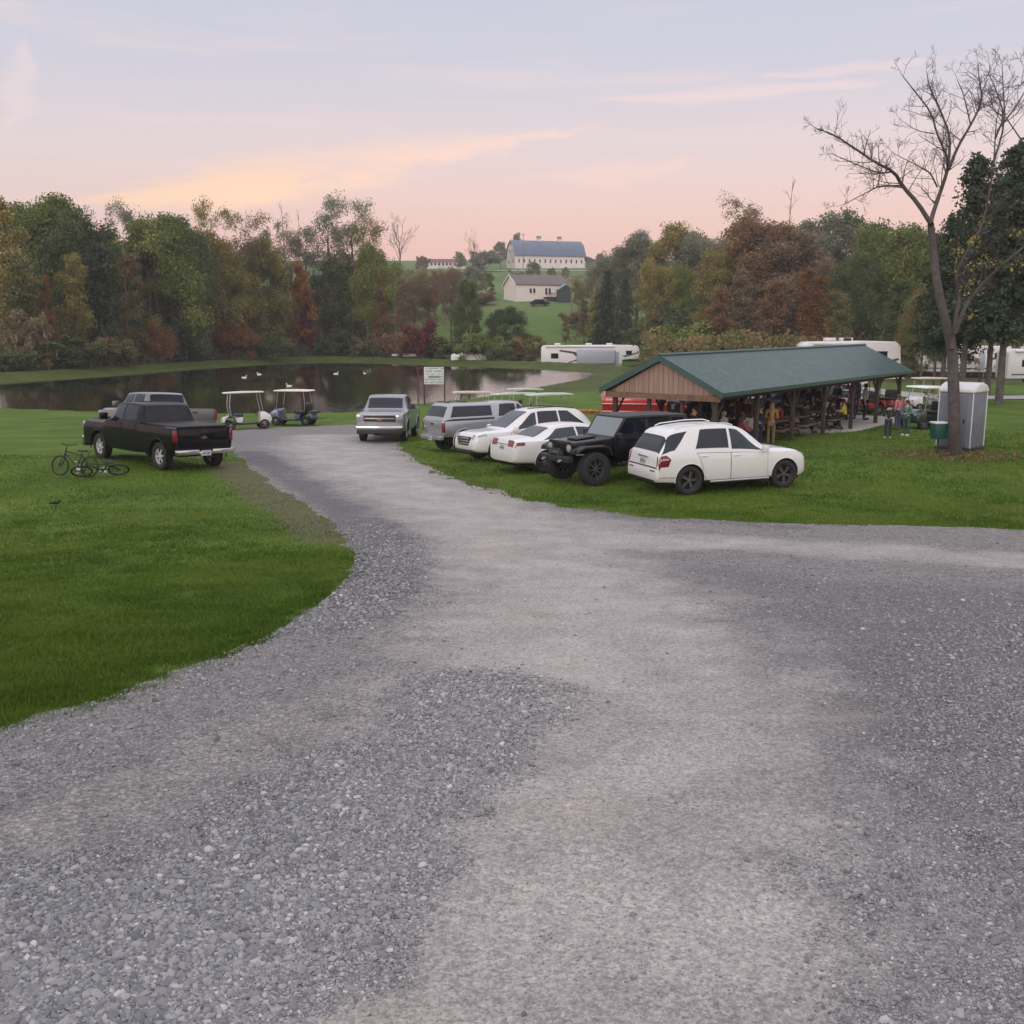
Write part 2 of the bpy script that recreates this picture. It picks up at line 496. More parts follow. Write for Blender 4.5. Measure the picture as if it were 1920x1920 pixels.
# ------------------------------------------------------------------ ground sheet
def axis(parts):
    a = []
    for lo, hi, st_ in parts: a += list(np.arange(lo, hi, st_))
    return np.array(a + [parts[-1][1]])
xs = axis([(-900, -400, 100), (-400, -140, 13), (-140, -60, 2.5), (-60, -26, 1), (-26, 24, .33), (24, 60, 1), (60, 160, 3), (160, 400, 15), (400, 900, 100)])
ys = axis([(-60, -6, 6), (-6, 0, 1), (0, 46, .33), (46, 80, .8), (80, 200, 1.5), (200, 520, 5), (520, 900, 20)])
GX, GY = np.meshgrid(xs, ys)
GZ = g(GX, GY)
rs = np.full(GX.shape, -9.0); mm = (GX > -20) & (GX < 48) & (GY > -9) & (GY < 62)
rs[mm] = sdf(GX[mm], GY[mm], ROAD)
GZ = GZ - .09 * sstep((rs - .25) / .5)
V = np.stack([GX, GY, GZ], -1).reshape(-1, 3)
nx, ny = len(xs), len(ys)
idx = np.arange(nx * ny).reshape(ny, nx)
Q = np.stack([idx[:-1, :-1], idx[:-1, 1:], idx[1:, 1:], idx[1:, :-1]], -1).reshape(-1, 4)
psd = np.full(GX.shape, -60.0); mm = (GX > -140) & (GX < 60) & (GY > 50) & (GY < 230)
psd[mm] = sdf(GX[mm], GY[mm], POND)
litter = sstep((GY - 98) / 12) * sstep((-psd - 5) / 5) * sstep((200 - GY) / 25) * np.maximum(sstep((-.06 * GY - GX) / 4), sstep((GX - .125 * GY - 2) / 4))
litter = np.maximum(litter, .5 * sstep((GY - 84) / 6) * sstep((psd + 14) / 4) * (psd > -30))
litter = np.maximum(litter, .9 * np.exp(-((GX - 14.4) ** 2 + (GY - 33) ** 2) / 2.2))
worn = np.exp(-np.clip(-rs, 0, 9) / .55) * (rs > -8)
worn2 = gp([(420, 870), (470, 905), (560, 960), (630, 1010)])
mm = (GX > -20) & (GX < 5) & (GY > 15) & (GY < 45)
wv = np.zeros(GX.shape); wv[mm] = np.exp(-(seg_dist(GX[mm], GY[mm], worn2, False) / .9) ** 2)
worn = np.maximum(worn * .55, wv * .95)

t = NT('lawn'); b = t.b; geo = t.n('ShaderNodeNewGeometry'); P = geo.outputs['Position']
sx = t.n('ShaderNodeSeparateXYZ'); t.l(P, sx.inputs[0])
n1 = t.noise(.35, 6, .6, P); n2 = t.noise(9, 5, .7, P); n3 = t.noise(55, 3, .7, P)
c1 = t.ramp(n1.outputs['Fac'], [(.28, (.058, .112, .012)), (.5, (.092, .158, .017)), (.72, (.145, .200, .030))])
c2 = t.ramp(n2.outputs['Fac'], [(.3, (.55, .6, .5)), (.55, (1, 1, 1)), (.75, (1.35, 1.22, 1.3))])
cc = t.mix(1.0, c1.outputs['Color'], c2.outputs['Color'], 'MULTIPLY')
c3 = t.ramp(n3.outputs['Fac'], [(.32, (.45, .5, .45)), (.55, (1.1, 1.1, 1.1)), (.8, (1.6, 1.5, 1.5))])
cc = t.mix(.7, cc, c3.outputs['Color'], 'MULTIPLY')
at = t.n('ShaderNodeAttribute', attribute_name='worn'); n4 = t.noise(2.2, 6, .7, P)
wm = t.ramp(t.math('MULTIPLY', at.outputs['Fac'], t.math('MULTIPLY_ADD', n4.outputs['Fac'], 1.5, .1)), [(.28, (0, 0, 0)), (.62, (1, 1, 1))])
cc = t.mix(t.math('MULTIPLY', wm.outputs['Color'], .85), cc, t.mix(n2.outputs['Fac'], (.085, .072, .035), (.17, .15, .11)))
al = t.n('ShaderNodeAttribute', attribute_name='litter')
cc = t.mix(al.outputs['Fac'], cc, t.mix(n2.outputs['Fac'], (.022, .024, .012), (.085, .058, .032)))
# the far hill meadows: paler, hay fields toward the crest
hm = t.n('ShaderNodeMapRange'); t.l(sx.outputs['Y'], hm.inputs['Value']); hm.inputs['From Min'].default_value = 160; hm.inputs['From Max'].default_value = 260
n5 = t.noise(.02, 4, .5, P)
hc = t.ramp(n5.outputs['Fac'], [(.35, (.075, .15, .035)), (.55, (.11, .18, .05)), (.68, (.16, .18, .075))])
cc = t.mix(t.math('MULTIPLY', hm.outputs[0], .8), cc, hc.outputs['Color'])
t.l(cc, b.inputs['Base Color']); b.inputs['Roughness'].default_value = .85; b.inputs['Specular IOR Level'].default_value = .15
t.l(t.bump(n3.outputs['Fac'], .6, .03, t.bump(n2.outputs['Fac'], .5, .06)), b.inputs['Normal'])
M_LAWN = t.mat
ground = np_mesh('ground', V, Q, M_LAWN, {'worn': worn.ravel(), 'litter': litter.ravel()}, True)
tag(ground, 'mown green lawn and meadow running down to the pond and up the far hill', 'ground', kind='structure')

# ------------------------------------------------------------------ gravel road
xs = axis([(-18, -10, .4), (-10, 10, .14), (10, 46, .4)]); ys = axis([(-7, 1, .5), (1, 30, .14), (30, 60, .3)])
RX, RY = np.meshgrid(xs, ys)
rsd = sdf(RX, RY, ROAD) + (fbm(RX * 1.7, RY * 1.7, 21) - .45) * .6 + (fbm(RX * 6, RY * 6, 23, 2) - .37) * .35
def rough_at(x, y): return (fbm(x * 1.3, y * 1.3, 4, 3) - .44) * .05
rough = rough_at(RX, RY)
RZ = g(RX, RY) + .015 + rough * np.clip(rsd / .4, 0, 1) - .05 * sstep(-rsd / .25)
pale = track(RX, RY, T_PALE, 31); dark = track(RX, RY, T_DARK, 37); dark_tone = track(RX, RY, T_DARK_TONE, 41)
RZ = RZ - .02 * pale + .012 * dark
nx, ny = len(xs), len(ys); idx = np.arange(nx * ny).reshape(ny, nx)
keep = np.maximum.reduce([rsd[:-1, :-1], rsd[:-1, 1:], rsd[1:, 1:], rsd[1:, :-1]]) > -.12
Q = np.stack([idx[:-1, :-1], idx[:-1, 1:], idx[1:, 1:], idx[1:, :-1]], -1)[keep]
used = np.unique(Q); remap = np.full(nx * ny, -1); remap[used] = np.arange(len(used))
V = np.stack([RX, RY, RZ], -1).reshape(-1, 3)[used]
t = NT('gravel'); b = t.b; geo = t.n('ShaderNodeNewGeometry'); P = geo.outputs['Position']
ap = t.n('ShaderNodeAttribute', attribute_name='pale').outputs['Fac']; ad = t.n('ShaderNodeAttribute', attribute_name='dark').outputs['Fac']
n1 = t.noise(1.1, 7, .65, P); n2 = t.noise(28, 5, .75, P); n3 = t.noise(4.5, 6, .7, P)
def vor(scale):
    nd = t.n('ShaderNodeTexVoronoi'); nd.inputs['Scale'].default_value = scale
    jn = t.noise(scale * .7, 2, .5, P); jm = t.mix(.02, P, jn.outputs['Color'], 'ADD'); t.l(jm, nd.inputs['Vector']); return nd
v1 = vor(30); v2 = vor(75)
n7 = t.noise(13, 5, .75, P)
pf = t.math('ADD', t.math('ADD', t.math('MULTIPLY', ap, .8), t.math('MULTIPLY_ADD', n1.outputs['Fac'], .8, -.38)), t.math('MULTIPLY_ADD', n7.outputs['Fac'], .9, -.45))
pm = t.ramp(pf, [(.1, (0, 0, 0)), (.95, (1, 1, 1))])
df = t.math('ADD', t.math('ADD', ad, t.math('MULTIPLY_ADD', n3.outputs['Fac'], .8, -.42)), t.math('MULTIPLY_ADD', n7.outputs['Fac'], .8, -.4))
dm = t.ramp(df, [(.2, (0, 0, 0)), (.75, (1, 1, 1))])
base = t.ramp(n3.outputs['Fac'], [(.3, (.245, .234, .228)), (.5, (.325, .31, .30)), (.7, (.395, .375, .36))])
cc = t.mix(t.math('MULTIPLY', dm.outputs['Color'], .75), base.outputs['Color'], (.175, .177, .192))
pc = t.ramp(n1.outputs['Fac'], [(.3, (.38, .352, .328)), (.6, (.48, .444, .415))])
cc = t.mix(t.math('MULTIPLY', pm.outputs['Color'], .9), cc, pc.outputs['Color'])
st1 = t.ramp(v1.outputs['Color'], [(.1, (.6, .6, .62)), (.5, (1, 1, 1)), (.9, (1.5, 1.48, 1.46))])
gap = t.ramp(v1.outputs['Distance'], [(.25, (1, 1, 1)), (.62, (.35, .35, .37))])
rockf = t.math('SUBTRACT', 1.0, t.math('MULTIPLY', pm.outputs['Color'], .86))
cc = t.mix(t.math('MULTIPLY', rockf, .55), cc, st1.outputs['Color'], 'MULTIPLY')
cc = t.mix(t.math('MULTIPLY', rockf, .5), cc, gap.outputs['Color'], 'MULTIPLY')
fine = t.ramp(n2.outputs['Fac'], [(.3, (.62, .62, .63)), (.52, (1, 1, 1)), (.75, (1.3, 1.3, 1.29))])
cc = t.mix(.95, cc, fine.outputs['Color'], 'MULTIPLY')
st2 = t.ramp(v2.outputs['Color'], [(.1, (.66, .66, .68)), (.5, (1, 1, 1)), (.9, (1.36, 1.34, 1.32))])
cc = t.mix(.75, cc, st2.outputs['Color'], 'MULTIPLY')
n8 = t.noise(60, 3, .8, P)
cc = t.mix(t.ramp(n8.outputs['Fac'], [(.30, (.85, .85, .85)), (.40, (0, 0, 0))]).outputs['Color'], cc, (.12, .118, .12))
n6 = t.noise(.6, 3, .5, P)
cc = t.mix(t.ramp(n6.outputs['Fac'], [(.58, (0, 0, 0)), (.75, (.35, .35, .35))]).outputs['Color'], cc, (.33, .28, .22))
t.l(cc, b.inputs['Base Color']); b.inputs['Roughness'].default_value = .9; b.inputs['Specular IOR Level'].default_value = .2
hh = t.math('MULTIPLY', t.math('SUBTRACT', 1.0, v1.outputs['Distance']), rockf)
bb = t.bump(hh, .9, .03, t.bump(t.math('SUBTRACT', 1.0, v2.outputs['Distance']), .5, .012, t.bump(n2.outputs['Fac'], .5, .02)))
t.l(bb, b.inputs['Normal'])
M_GRAVEL = t.mat
road = np_mesh('road', V, remap[Q], M_GRAVEL, {'pale': pale.ravel()[used], 'dark': np.maximum(dark, dark_tone).ravel()[used], 'stony': dark.ravel()[used]}, True)
tag(road, 'grey gravel road with pale dusty wheel tracks forking past the parked cars', 'road', kind='structure')

# far gravel lane on the right, behind the portable toilet
lane = chaikin(np.array([ground_at(1560, 726)[:2], ground_at(1700, 742)[:2], ground_at(1800, 746)[:2], ground_at(1930, 746)[:2], ground_at(2200, 744)[:2]]), 3, False)
LV = []; lt = np.gradient(lane, axis=0); lt /= np.linalg.norm(lt, axis=1)[:, None]
for p, d in zip(lane, lt):
    for k in np.linspace(-2.4, 2.4, 7):
        q = p + np.array([-d[1], d[0]]) * k; LV.append((q[0], q[1], gz(*q) + .05))
n_ = len(lane); LQ = [(i * 7 + j, i * 7 + j + 1, (i + 1) * 7 + j + 1, (i + 1) * 7 + j) for i in range(n_ - 1) for j in range(6)]
M_LANE = simple('pale_gravel', (.42, .40, .38), .9, var=.15, vscale=.8)
tag(np_mesh('lane', np.array(LV), np.array(LQ), M_LANE, smooth=True), 'pale gravel lane crossing the campground behind the portable toilet', 'lane', kind='structure')

# ------------------------------------------------------------------ pond water
pp = np.array(POND); ctr = pp.mean(0)
pw = pp + (pp - ctr) / np.linalg.norm(pp - ctr, axis=1)[:, None] * .8
t = NT('pond_water'); b = t.b
b.inputs['Base Color'].default_value = (.008, .010, .006, 1); b.inputs['Roughness'].default_value = .05; b.inputs['IOR'].default_value = 1.6
geo = t.n('ShaderNodeNewGeometry'); mpp = t.n('ShaderNodeMapping'); t.l(geo.outputs['Position'], mpp.inputs['Vector']); mpp.inputs['Scale'].default_value = (1, .5, 1)
nn = t.noise(2.2, 3, .5, mpp.outputs['Vector'])
sxw = t.n('ShaderNodeSeparateXYZ'); t.l(geo.outputs['Position'], sxw.inputs[0])
pn_ = t.noise(.09, 3, .6, geo.outputs['Position'])
rip = t.n('ShaderNodeMapRange', interpolation_type='SMOOTHSTEP'); t.l(t.math('ADD', sxw.outputs['X'], t.math('MULTIPLY_ADD', pn_.outputs['Fac'], 14, -7)), rip.inputs['Value'])
for k_, v_ in (('From Min', -19), ('From Max', -7), ('To Min', .012), ('To Max', .03)): rip.inputs[k_].default_value = v_
bn_ = t.n('ShaderNodeBump'); bn_.inputs['Strength'].default_value = .8; t.l(rip.outputs['Result'], bn_.inputs['Distance']); t.l(nn.outputs['Fac'], bn_.inputs['Height'])
va_ = t.n('ShaderNodeVectorMath', operation='ADD'); t.l(bn_.outputs['Normal'], va_.inputs[0]); va_.inputs[1].default_value = (0, -.038, 0)
vn_ = t.n('ShaderNodeVectorMath', operation='NORMALIZE'); t.l(va_.outputs[0], vn_.inputs[0])
t.l(vn_.outputs[0], b.inputs['Normal'])     # whole normal tilted toward the viewer so the water mirrors more sky
wm_ = MB(); wm_.add([(p[0], p[1], WATER_Z) for p in pw], [list(range(len(pw)))])
w_o = wm_.build('water', t.mat, weld=False)
tag(w_o, 'dark still pond mirroring the trees and pink sky', 'pond', kind='structure')

# ------------------------------------------------------------------ loose stones on the road
ico_v = []
ph = (1 + 5 ** .5) / 2
for s1 in (-1, 1):
    for s2 in (-ph, ph):
        ico_v += [(0, s1, s2), (s1, s2, 0), (s2, 0, s1)]
ico_v = np.array(ico_v) / math.sqrt(1 + ph * ph)
bm = bmesh.new(); _vs = [bm.verts.new(v_) for v_ in ico_v]
hull = bmesh.ops.convex_hull(bm, input=bm.verts); bm.verts.index_update(); bm.faces.ensure_lookup_table()
ico_v = np.array([v_.co[:] for v_ in bm.verts]); ico_f = np.array([[v_.index for v_ in f.verts] for f in bm.faces]); bm.free()

def scatter_cam(n, y0, y1, spread=1.1):
    """random ground points inside the viewed wedge, denser near the camera"""
    yy = 1 / (1 / y1 + rng.random(n) * (1 / y0 - 1 / y1))
    xx = (rng.random(n) * 2 - 1) * yy * .5 * spread
    return xx, yy
sx_, sy_ = scatter_cam(760000, 2.6, 22)
rd = sdf(sx_, sy_, ROAD); pl = track(sx_, sy_, T_PALE, 31); dk = track(sx_, sy_, T_DARK, 37)
patch = fbm(sx_ * 1.4, sy_ * 1.4, 77)
prob = np.clip(.24 + 1.1 * dk - .42 * pl + .8 * np.clip(patch - .5, 0, 1), .012, 1)
ok = (rd > -.1) & (rng.random(len(sx_)) < prob)
sx_, sy_, dk, pl = sx_[ok], sy_[ok], dk[ok], pl[ok]
n = len(sx_)
dist = np.hypot(sx_, sy_)
size = np.exp(rng.normal(0, .42, n)) * (.0052 + .0030 * dk) * np.clip(dist / 6, .9, 2.0)
big = rng.random(n) < .012; size[big] *= 2.2
size = np.minimum(size, .032)
zz_ = g(sx_, sy_) + .014 + rough_at(sx_, sy_) * np.clip(sdf(sx_, sy_, ROAD) / .4, 0, 1) - .02 * pl + .012 * dk
def rot_batch(n):
    q = rng.normal(size=(n, 4)); q /= np.linalg.norm(q, axis=1)[:, None]
    w, x, y, z = q.T
    return np.stack([np.stack([1 - 2 * (y * y + z * z), 2 * (x * y - z * w), 2 * (x * z + y * w)], -1),
                     np.stack([2 * (x * y + z * w), 1 - 2 * (x * x + z * z), 2 * (y * z - x * w)], -1),
                     np.stack([2 * (x * z - y * w), 2 * (y * z + x * w), 1 - 2 * (x * x + y * y)], -1)], 1)
sc = np.stack([np.ones(n), rng.uniform(.6, 1, n), rng.uniform(.4, .8, n)], -1)
loc_v = ico_v[None] * (1 + rng.uniform(-.28, .28, (n, 12, 1))) * sc[:, None, :]
Rm = rot_batch(n)
loc_v = np.einsum('nij,nkj->nki', Rm, loc_v) * size[:, None, None]
loc_v[:, :, 2] *= .75
V = loc_v + np.stack([sx_, sy_, zz_ + size * .22], -1)[:, None, :]
Fq = ico_f[None] + (np.arange(n) * 12)[:, None, None]
t = NT('loose_stone'); a_ = t.n('ShaderNodeAttribute', attribute_name='tint')
t.l(t.ramp(a_.outputs['Fac'], [(0, (.14, .143, .153)), (.45, (.25, .25, .258)), (.8, (.36, .352, .35)), (1, (.50, .485, .47))]).outputs['Color'], t.b.inputs['Base Color'])
t.b.inputs['Roughness'].default_value = .85; t.b.inputs['Specular IOR Level'].default_value = .2
st_o = np_mesh('loose_gravel', V.reshape(-1, 3), Fq.reshape(-1, 3), t.mat, {'tint': np.repeat(np.clip(rng.normal(.37, .25, n) + .12 * pl - .02 * dk, 0, 1), 12)})
tag(st_o, 'loose grey crushed stone lying on the gravel road', 'gravel', kind='stuff')
print('stones', n)

# ------------------------------------------------------------------ grass blades
def grass(n, y0, y1, xr, hgt, seed, keepfn, wide=1.0):
    r_ = np.random.default_rng(seed)
    yy = 1 / (1 / y1 + r_.random(n) * (1 / y0 - 1 / y1)); xx = xr[0](yy) + r_.random(n) * (xr[1](yy) - xr[0](yy))
    k = keepfn(xx, yy, r_); xx, yy = xx[k], yy[k]; n = len(xx)
    d = np.hypot(xx, yy)
    h = hgt * np.exp(r_.normal(0, .34, n)) * np.clip(.55 + 1.5 * (fbm(xx * 2.2, yy * 2.2, 5) - .25), .4, 2.1)
    wd = np.clip(.0035 * d / 8, .0028, .02) * wide * r_.uniform(.7, 1.3, n)
    a = r_.random(n) * 2 * PI; ln = r_.random(n) * .75; la = r_.random(n) * 2 * PI
    base = np.stack([xx, yy, g(xx, yy) - .004], -1)
    sdv = np.stack([np.cos(a), np.sin(a), np.zeros(n)], -1) * wd[:, None]
    ld = np.stack([np.cos(la), np.sin(la), np.zeros(n)], -1)
    mid = base + ld * (h * ln * .35)[:, None] + np.array([0, 0, 1]) * (h * .6)[:, None]
    tip = base + ld * (h * ln)[:, None] + np.array([0, 0, 1]) * (h * np.sqrt(np.maximum(1 - ln ** 2 * .6, .2)))[:, None]
    V = np.stack([base - sdv, base + sdv, mid + sdv * .6, mid - sdv * .6, tip], 1)
    o = (np.arange(n) * 5)[:, None]
    F4 = np.concatenate([np.array([[0, 1, 2]]) + o, np.array([[0, 2, 3]]) + o, np.array([[3, 2, 4]]) + o])
    tint = np.clip((fbm(xx * .5, yy * .5, 14) - .43) * 1.3 + (fbm(xx * 2.5, yy * 2.5, 15) - .43) * .6 + .42 + r_.normal(0, .17, n), 0, 1)
    return V.reshape(-1, 3), F4, np.repeat(tint, 5)
def rsd_(x, y): return sdf(x, y, ROAD) + (fbm(x * 1.7, y * 1.7, 21) - .45) * .6 + (fbm(x * 6, y * 6, 23, 2) - .37) * .35
def keep_l(x, y, r_):
    s = rsd_(x, y); wl = np.exp(-(seg_dist(x, y, worn2, False) / .9) ** 2)
    return (s < .22 * r_.random(len(x)) ** 2.5) & (x < 1) & (r_.random(len(x)) > wl * .75) & (r_.random(len(x)) < np.clip(-s / .25, .35, 1))
def keep_r(x, y, r_): return (rsd_(x, y) < .3 * r_.random(len(x)) ** 2.5) & (x > -6)
A = grass(330000, 5.2, 34, (lambda y: -.53 * y - .3, lambda y: np.minimum(-.1 * y, 0) + 0 * y), .042, 1, keep_l)
B = grass(150000, 20, 46, (lambda y: -.12 * y, lambda y: .53 * y), .05, 2, keep_r)
V = np.vstack([A[0], B[0]]); Fq = np.vstack([A[1], B[1] + len(A[0])]); ti = np.concatenate([A[2], B[2]])
t = NT('grass_blade'); a_ = t.n('ShaderNodeAttribute', attribute_name='tint')
rc = t.ramp(a_.outputs['Fac'], [(.1, (.056, .108, .011)), (.45, (.098, .168, .018)), (.75, (.15, .215, .032)), (1, (.19, .19, .065))])
t.l(rc.outputs['Color'], t.b.inputs['Base Color']); t.b.inputs['Roughness'].default_value = .6; t.b.inputs['Specular IOR Level'].default_value = .2
tl = t.n('ShaderNodeBsdfTranslucent'); t.l(rc.outputs['Color'], tl.inputs['Color'])
mx = t.n('ShaderNodeMixShader'); mx.inputs[0].default_value = .3; t.l(t.b.outputs[0], mx.inputs[1]); t.l(tl.outputs[0], mx.inputs[2]); t.l(mx.outputs[0], t.out.inputs[0])
gr = np_mesh('grass', V, Fq, t.mat, {'tint': ti})
tag(gr, 'short mown green grass blades beside the gravel road', 'grass', kind='stuff')
print('blades', len(V) // 5)
# ------------------------------------------------------------------ trees
def leaf_mat(name, cols, trans=.3):
    t = NT(name); a_ = t.n('ShaderNodeAttribute', attribute_name='tint')
    oi = t.n('ShaderNodeObjectInfo')
    f = t.math('ADD', a_.outputs['Fac'], t.math('MULTIPLY_ADD', oi.outputs['Random'], .24, -.12))
    rc = t.ramp(f, [(i / (len(cols) - 1) * .8 + .1, c) for i, c in enumerate(cols)])
    t.l(rc.outputs['Color'], t.b.inputs['Base Color']); t.b.inputs['Roughness'].default_value = .7; t.b.inputs['Specular IOR Level'].default_value = .15
    tl = t.n('ShaderNodeBsdfTranslucent'); t.l(rc.outputs['Color'], tl.inputs['Color'])
    mx = t.n('ShaderNodeMixShader'); mx.inputs[0].default_value = trans
    t.l(t.b.outputs[0], mx.inputs[1]); t.l(tl.outputs[0], mx.inputs[2]); t.l(mx.outputs[0], t.out.inputs[0])
    return t.mat
LEAF = {
    'green': leaf_mat('leaf_green', [(0.0861, 0.1265, 0.0313), (0.1693, 0.216, 0.0533), (0.2785, 0.2957, 0.0892)]),
    'deep': leaf_mat('leaf_deep_green', [(0.0505, 0.0799, 0.0336), (0.099, 0.1413, 0.0527), (0.1592, 0.2014, 0.0767)]),
    'olive': leaf_mat('leaf_olive', [(0.1382, 0.137, 0.0411), (0.2611, 0.238, 0.0728), (0.4363, 0.3477, 0.1161)]),
    'gold': leaf_mat('leaf_gold', [(.20, .095, .02), (.34, .16, .03), (.45, .24, .05)]),
    'orange': leaf_mat('leaf_orange', [(0.127, 0.0716, 0.0323), (0.231, 0.1132, 0.0416), (0.3234, 0.1675, 0.0578)]),
    'rust': leaf_mat('leaf_rust', [(.16, .108, .06), (.25, .155, .08), (.33, .21, .11)]),
    'russet': leaf_mat('leaf_russet', [(.15, .125, .078), (.225, .18, .11), (.30, .24, .145)]),
    'crimson': leaf_mat('leaf_crimson', [(0.09, 0.032, 0.03), (0.17, 0.05, 0.045), (0.2, 0.08, 0.055)]),
    'needle': leaf_mat('needle_green', [(0.0265, 0.0446, 0.0282), (0.0519, 0.0768, 0.0446), (0.0811, 0.1134, 0.0632)], .12),
    'grey': leaf_mat('leaf_grey_green', [(0.1242, 0.1454, 0.103), (0.2093, 0.2303, 0.1565), (0.318, 0.3286, 0.223)]),
    'brush': leaf_mat('leaf_brush', [(0.0642, 0.0852, 0.0345), (0.1336, 0.1569, 0.0598), (0.2382, 0.2129, 0.0904), (0.3037, 0.1876, 0.0926)]),
}
BARK = simple('bark', (.105, .092, .08), .95, var=.45, vscale=3.5, bump=.8, bscale=14)
BARK_PALE = simple('pale_bark', (.30, .28, .25), .9, var=.3, vscale=3)

def rvec(r): 
    v_ = r.normal(size=3); return v_ / np.linalg.norm(v_)

class Skel:
    """branch polylines with radii, plus tip points that carry leaves"""
    def __init__(s, seed): s.r = np.random.default_rng(seed); s.lines = []; s.tips = []
    def grow(s, p, d, L, rad, depth, up=.25, wob=.25, kids=(3, 5), spread=.8, taper=.45, start=.35, ratio=.62, min_r=.008):
        r = s.r; n = 5 if depth > 0 else 4
        pts = [np.array(p)]; d = d / np.linalg.norm(d)
        for i in range(n):
            d = d + rvec(r) * wob * .5 + np.array([0, 0, up * .3]); d /= np.linalg.norm(d)
            pts.append(pts[-1] + d * L / n)
        rs = [max(rad * (1 - (1 - taper) * i / n), min_r) for i in range(n + 1)]
        s.lines.append((pts, rs))
        s.tips.append((pts[-1], depth)); 
        if depth <= 1: s.tips.append((pts[len(pts) // 2 + 1], depth))
        if depth == 0: return
        for k in range(r.integers(kids[0], kids[1] + 1)):
            f = start + (1 - start) * r.random(); i = min(int(f * n), n - 1); q = pts[i] + (pts[i + 1] - pts[i]) * (f * n - i)
            ax = pts[i + 1] - pts[i]; ax /= np.linalg.norm(ax)
            side = rvec(r); side -= ax * side.dot(ax); side /= np.linalg.norm(side) + 1e-9
            dd = ax * (1 - spread * .5) + side * spread
            s.grow(q, dd, L * ratio * (1.15 - .5 * f) * r.uniform(.8, 1.2), rs[i] * .6, depth - 1, up, wob, kids, spread, taper, start, ratio, min_r)
    def mesh(s, name, mat, parent=None, nmax=7, minr=0):
        mb = MB()
        for pts, rs in s.lines:
            if rs[0] < minr: continue
            mb.tube(pts, rs, n=nmax if rs[0] > .06 else (5 if rs[0] > .03 else 3), caps=False)
        return mb.build(name, mat, parent, weld=False, smooth=80)

def leaves(centers, radii, n_per, size, seed, flat=.0, squash=.8, hang=0):
    r = np.random.default_rng(seed)
    C = np.repeat(np.asarray(centers), n_per, 0); Rr = np.repeat(np.asarray(radii), n_per)
    n = len(C)
    u_ = r.normal(size=(n, 3)); u_ /= np.linalg.norm(u_, axis=1)[:, None]
    P = C + u_ * (Rr * r.random(n) ** .45)[:, None] * np.array([1, 1, squash])
    nrm = r.normal(size=(n, 3)); nrm[:, 2] = nrm[:, 2] * (1 - flat) + flat * 1.5; nrm /= np.linalg.norm(nrm, axis=1)[:, None]
    a = r.normal(size=(n, 3)); a[:, 2] -= hang; a -= nrm * (a * nrm).sum(1)[:, None]; a /= np.linalg.norm(a, axis=1)[:, None] + 1e-9
    b_ = np.cross(nrm, a); sz = size * np.exp(r.normal(0, .3, n))[:, None]
    V = np.stack([P - a * sz * .6, P + b_ * sz * .36, P + a * sz * .6 + nrm * sz * .1, P - b_ * sz * .36], 1)
    Fq = np.arange(n * 4).reshape(n, 4)
    cl = np.repeat(r.normal(.5, .17, len(centers)), n_per)
    tint = np.clip(cl + r.normal(0, .12, n), 0, 1)
    return V.reshape(-1, 3), Fq, np.repeat(tint, 4)

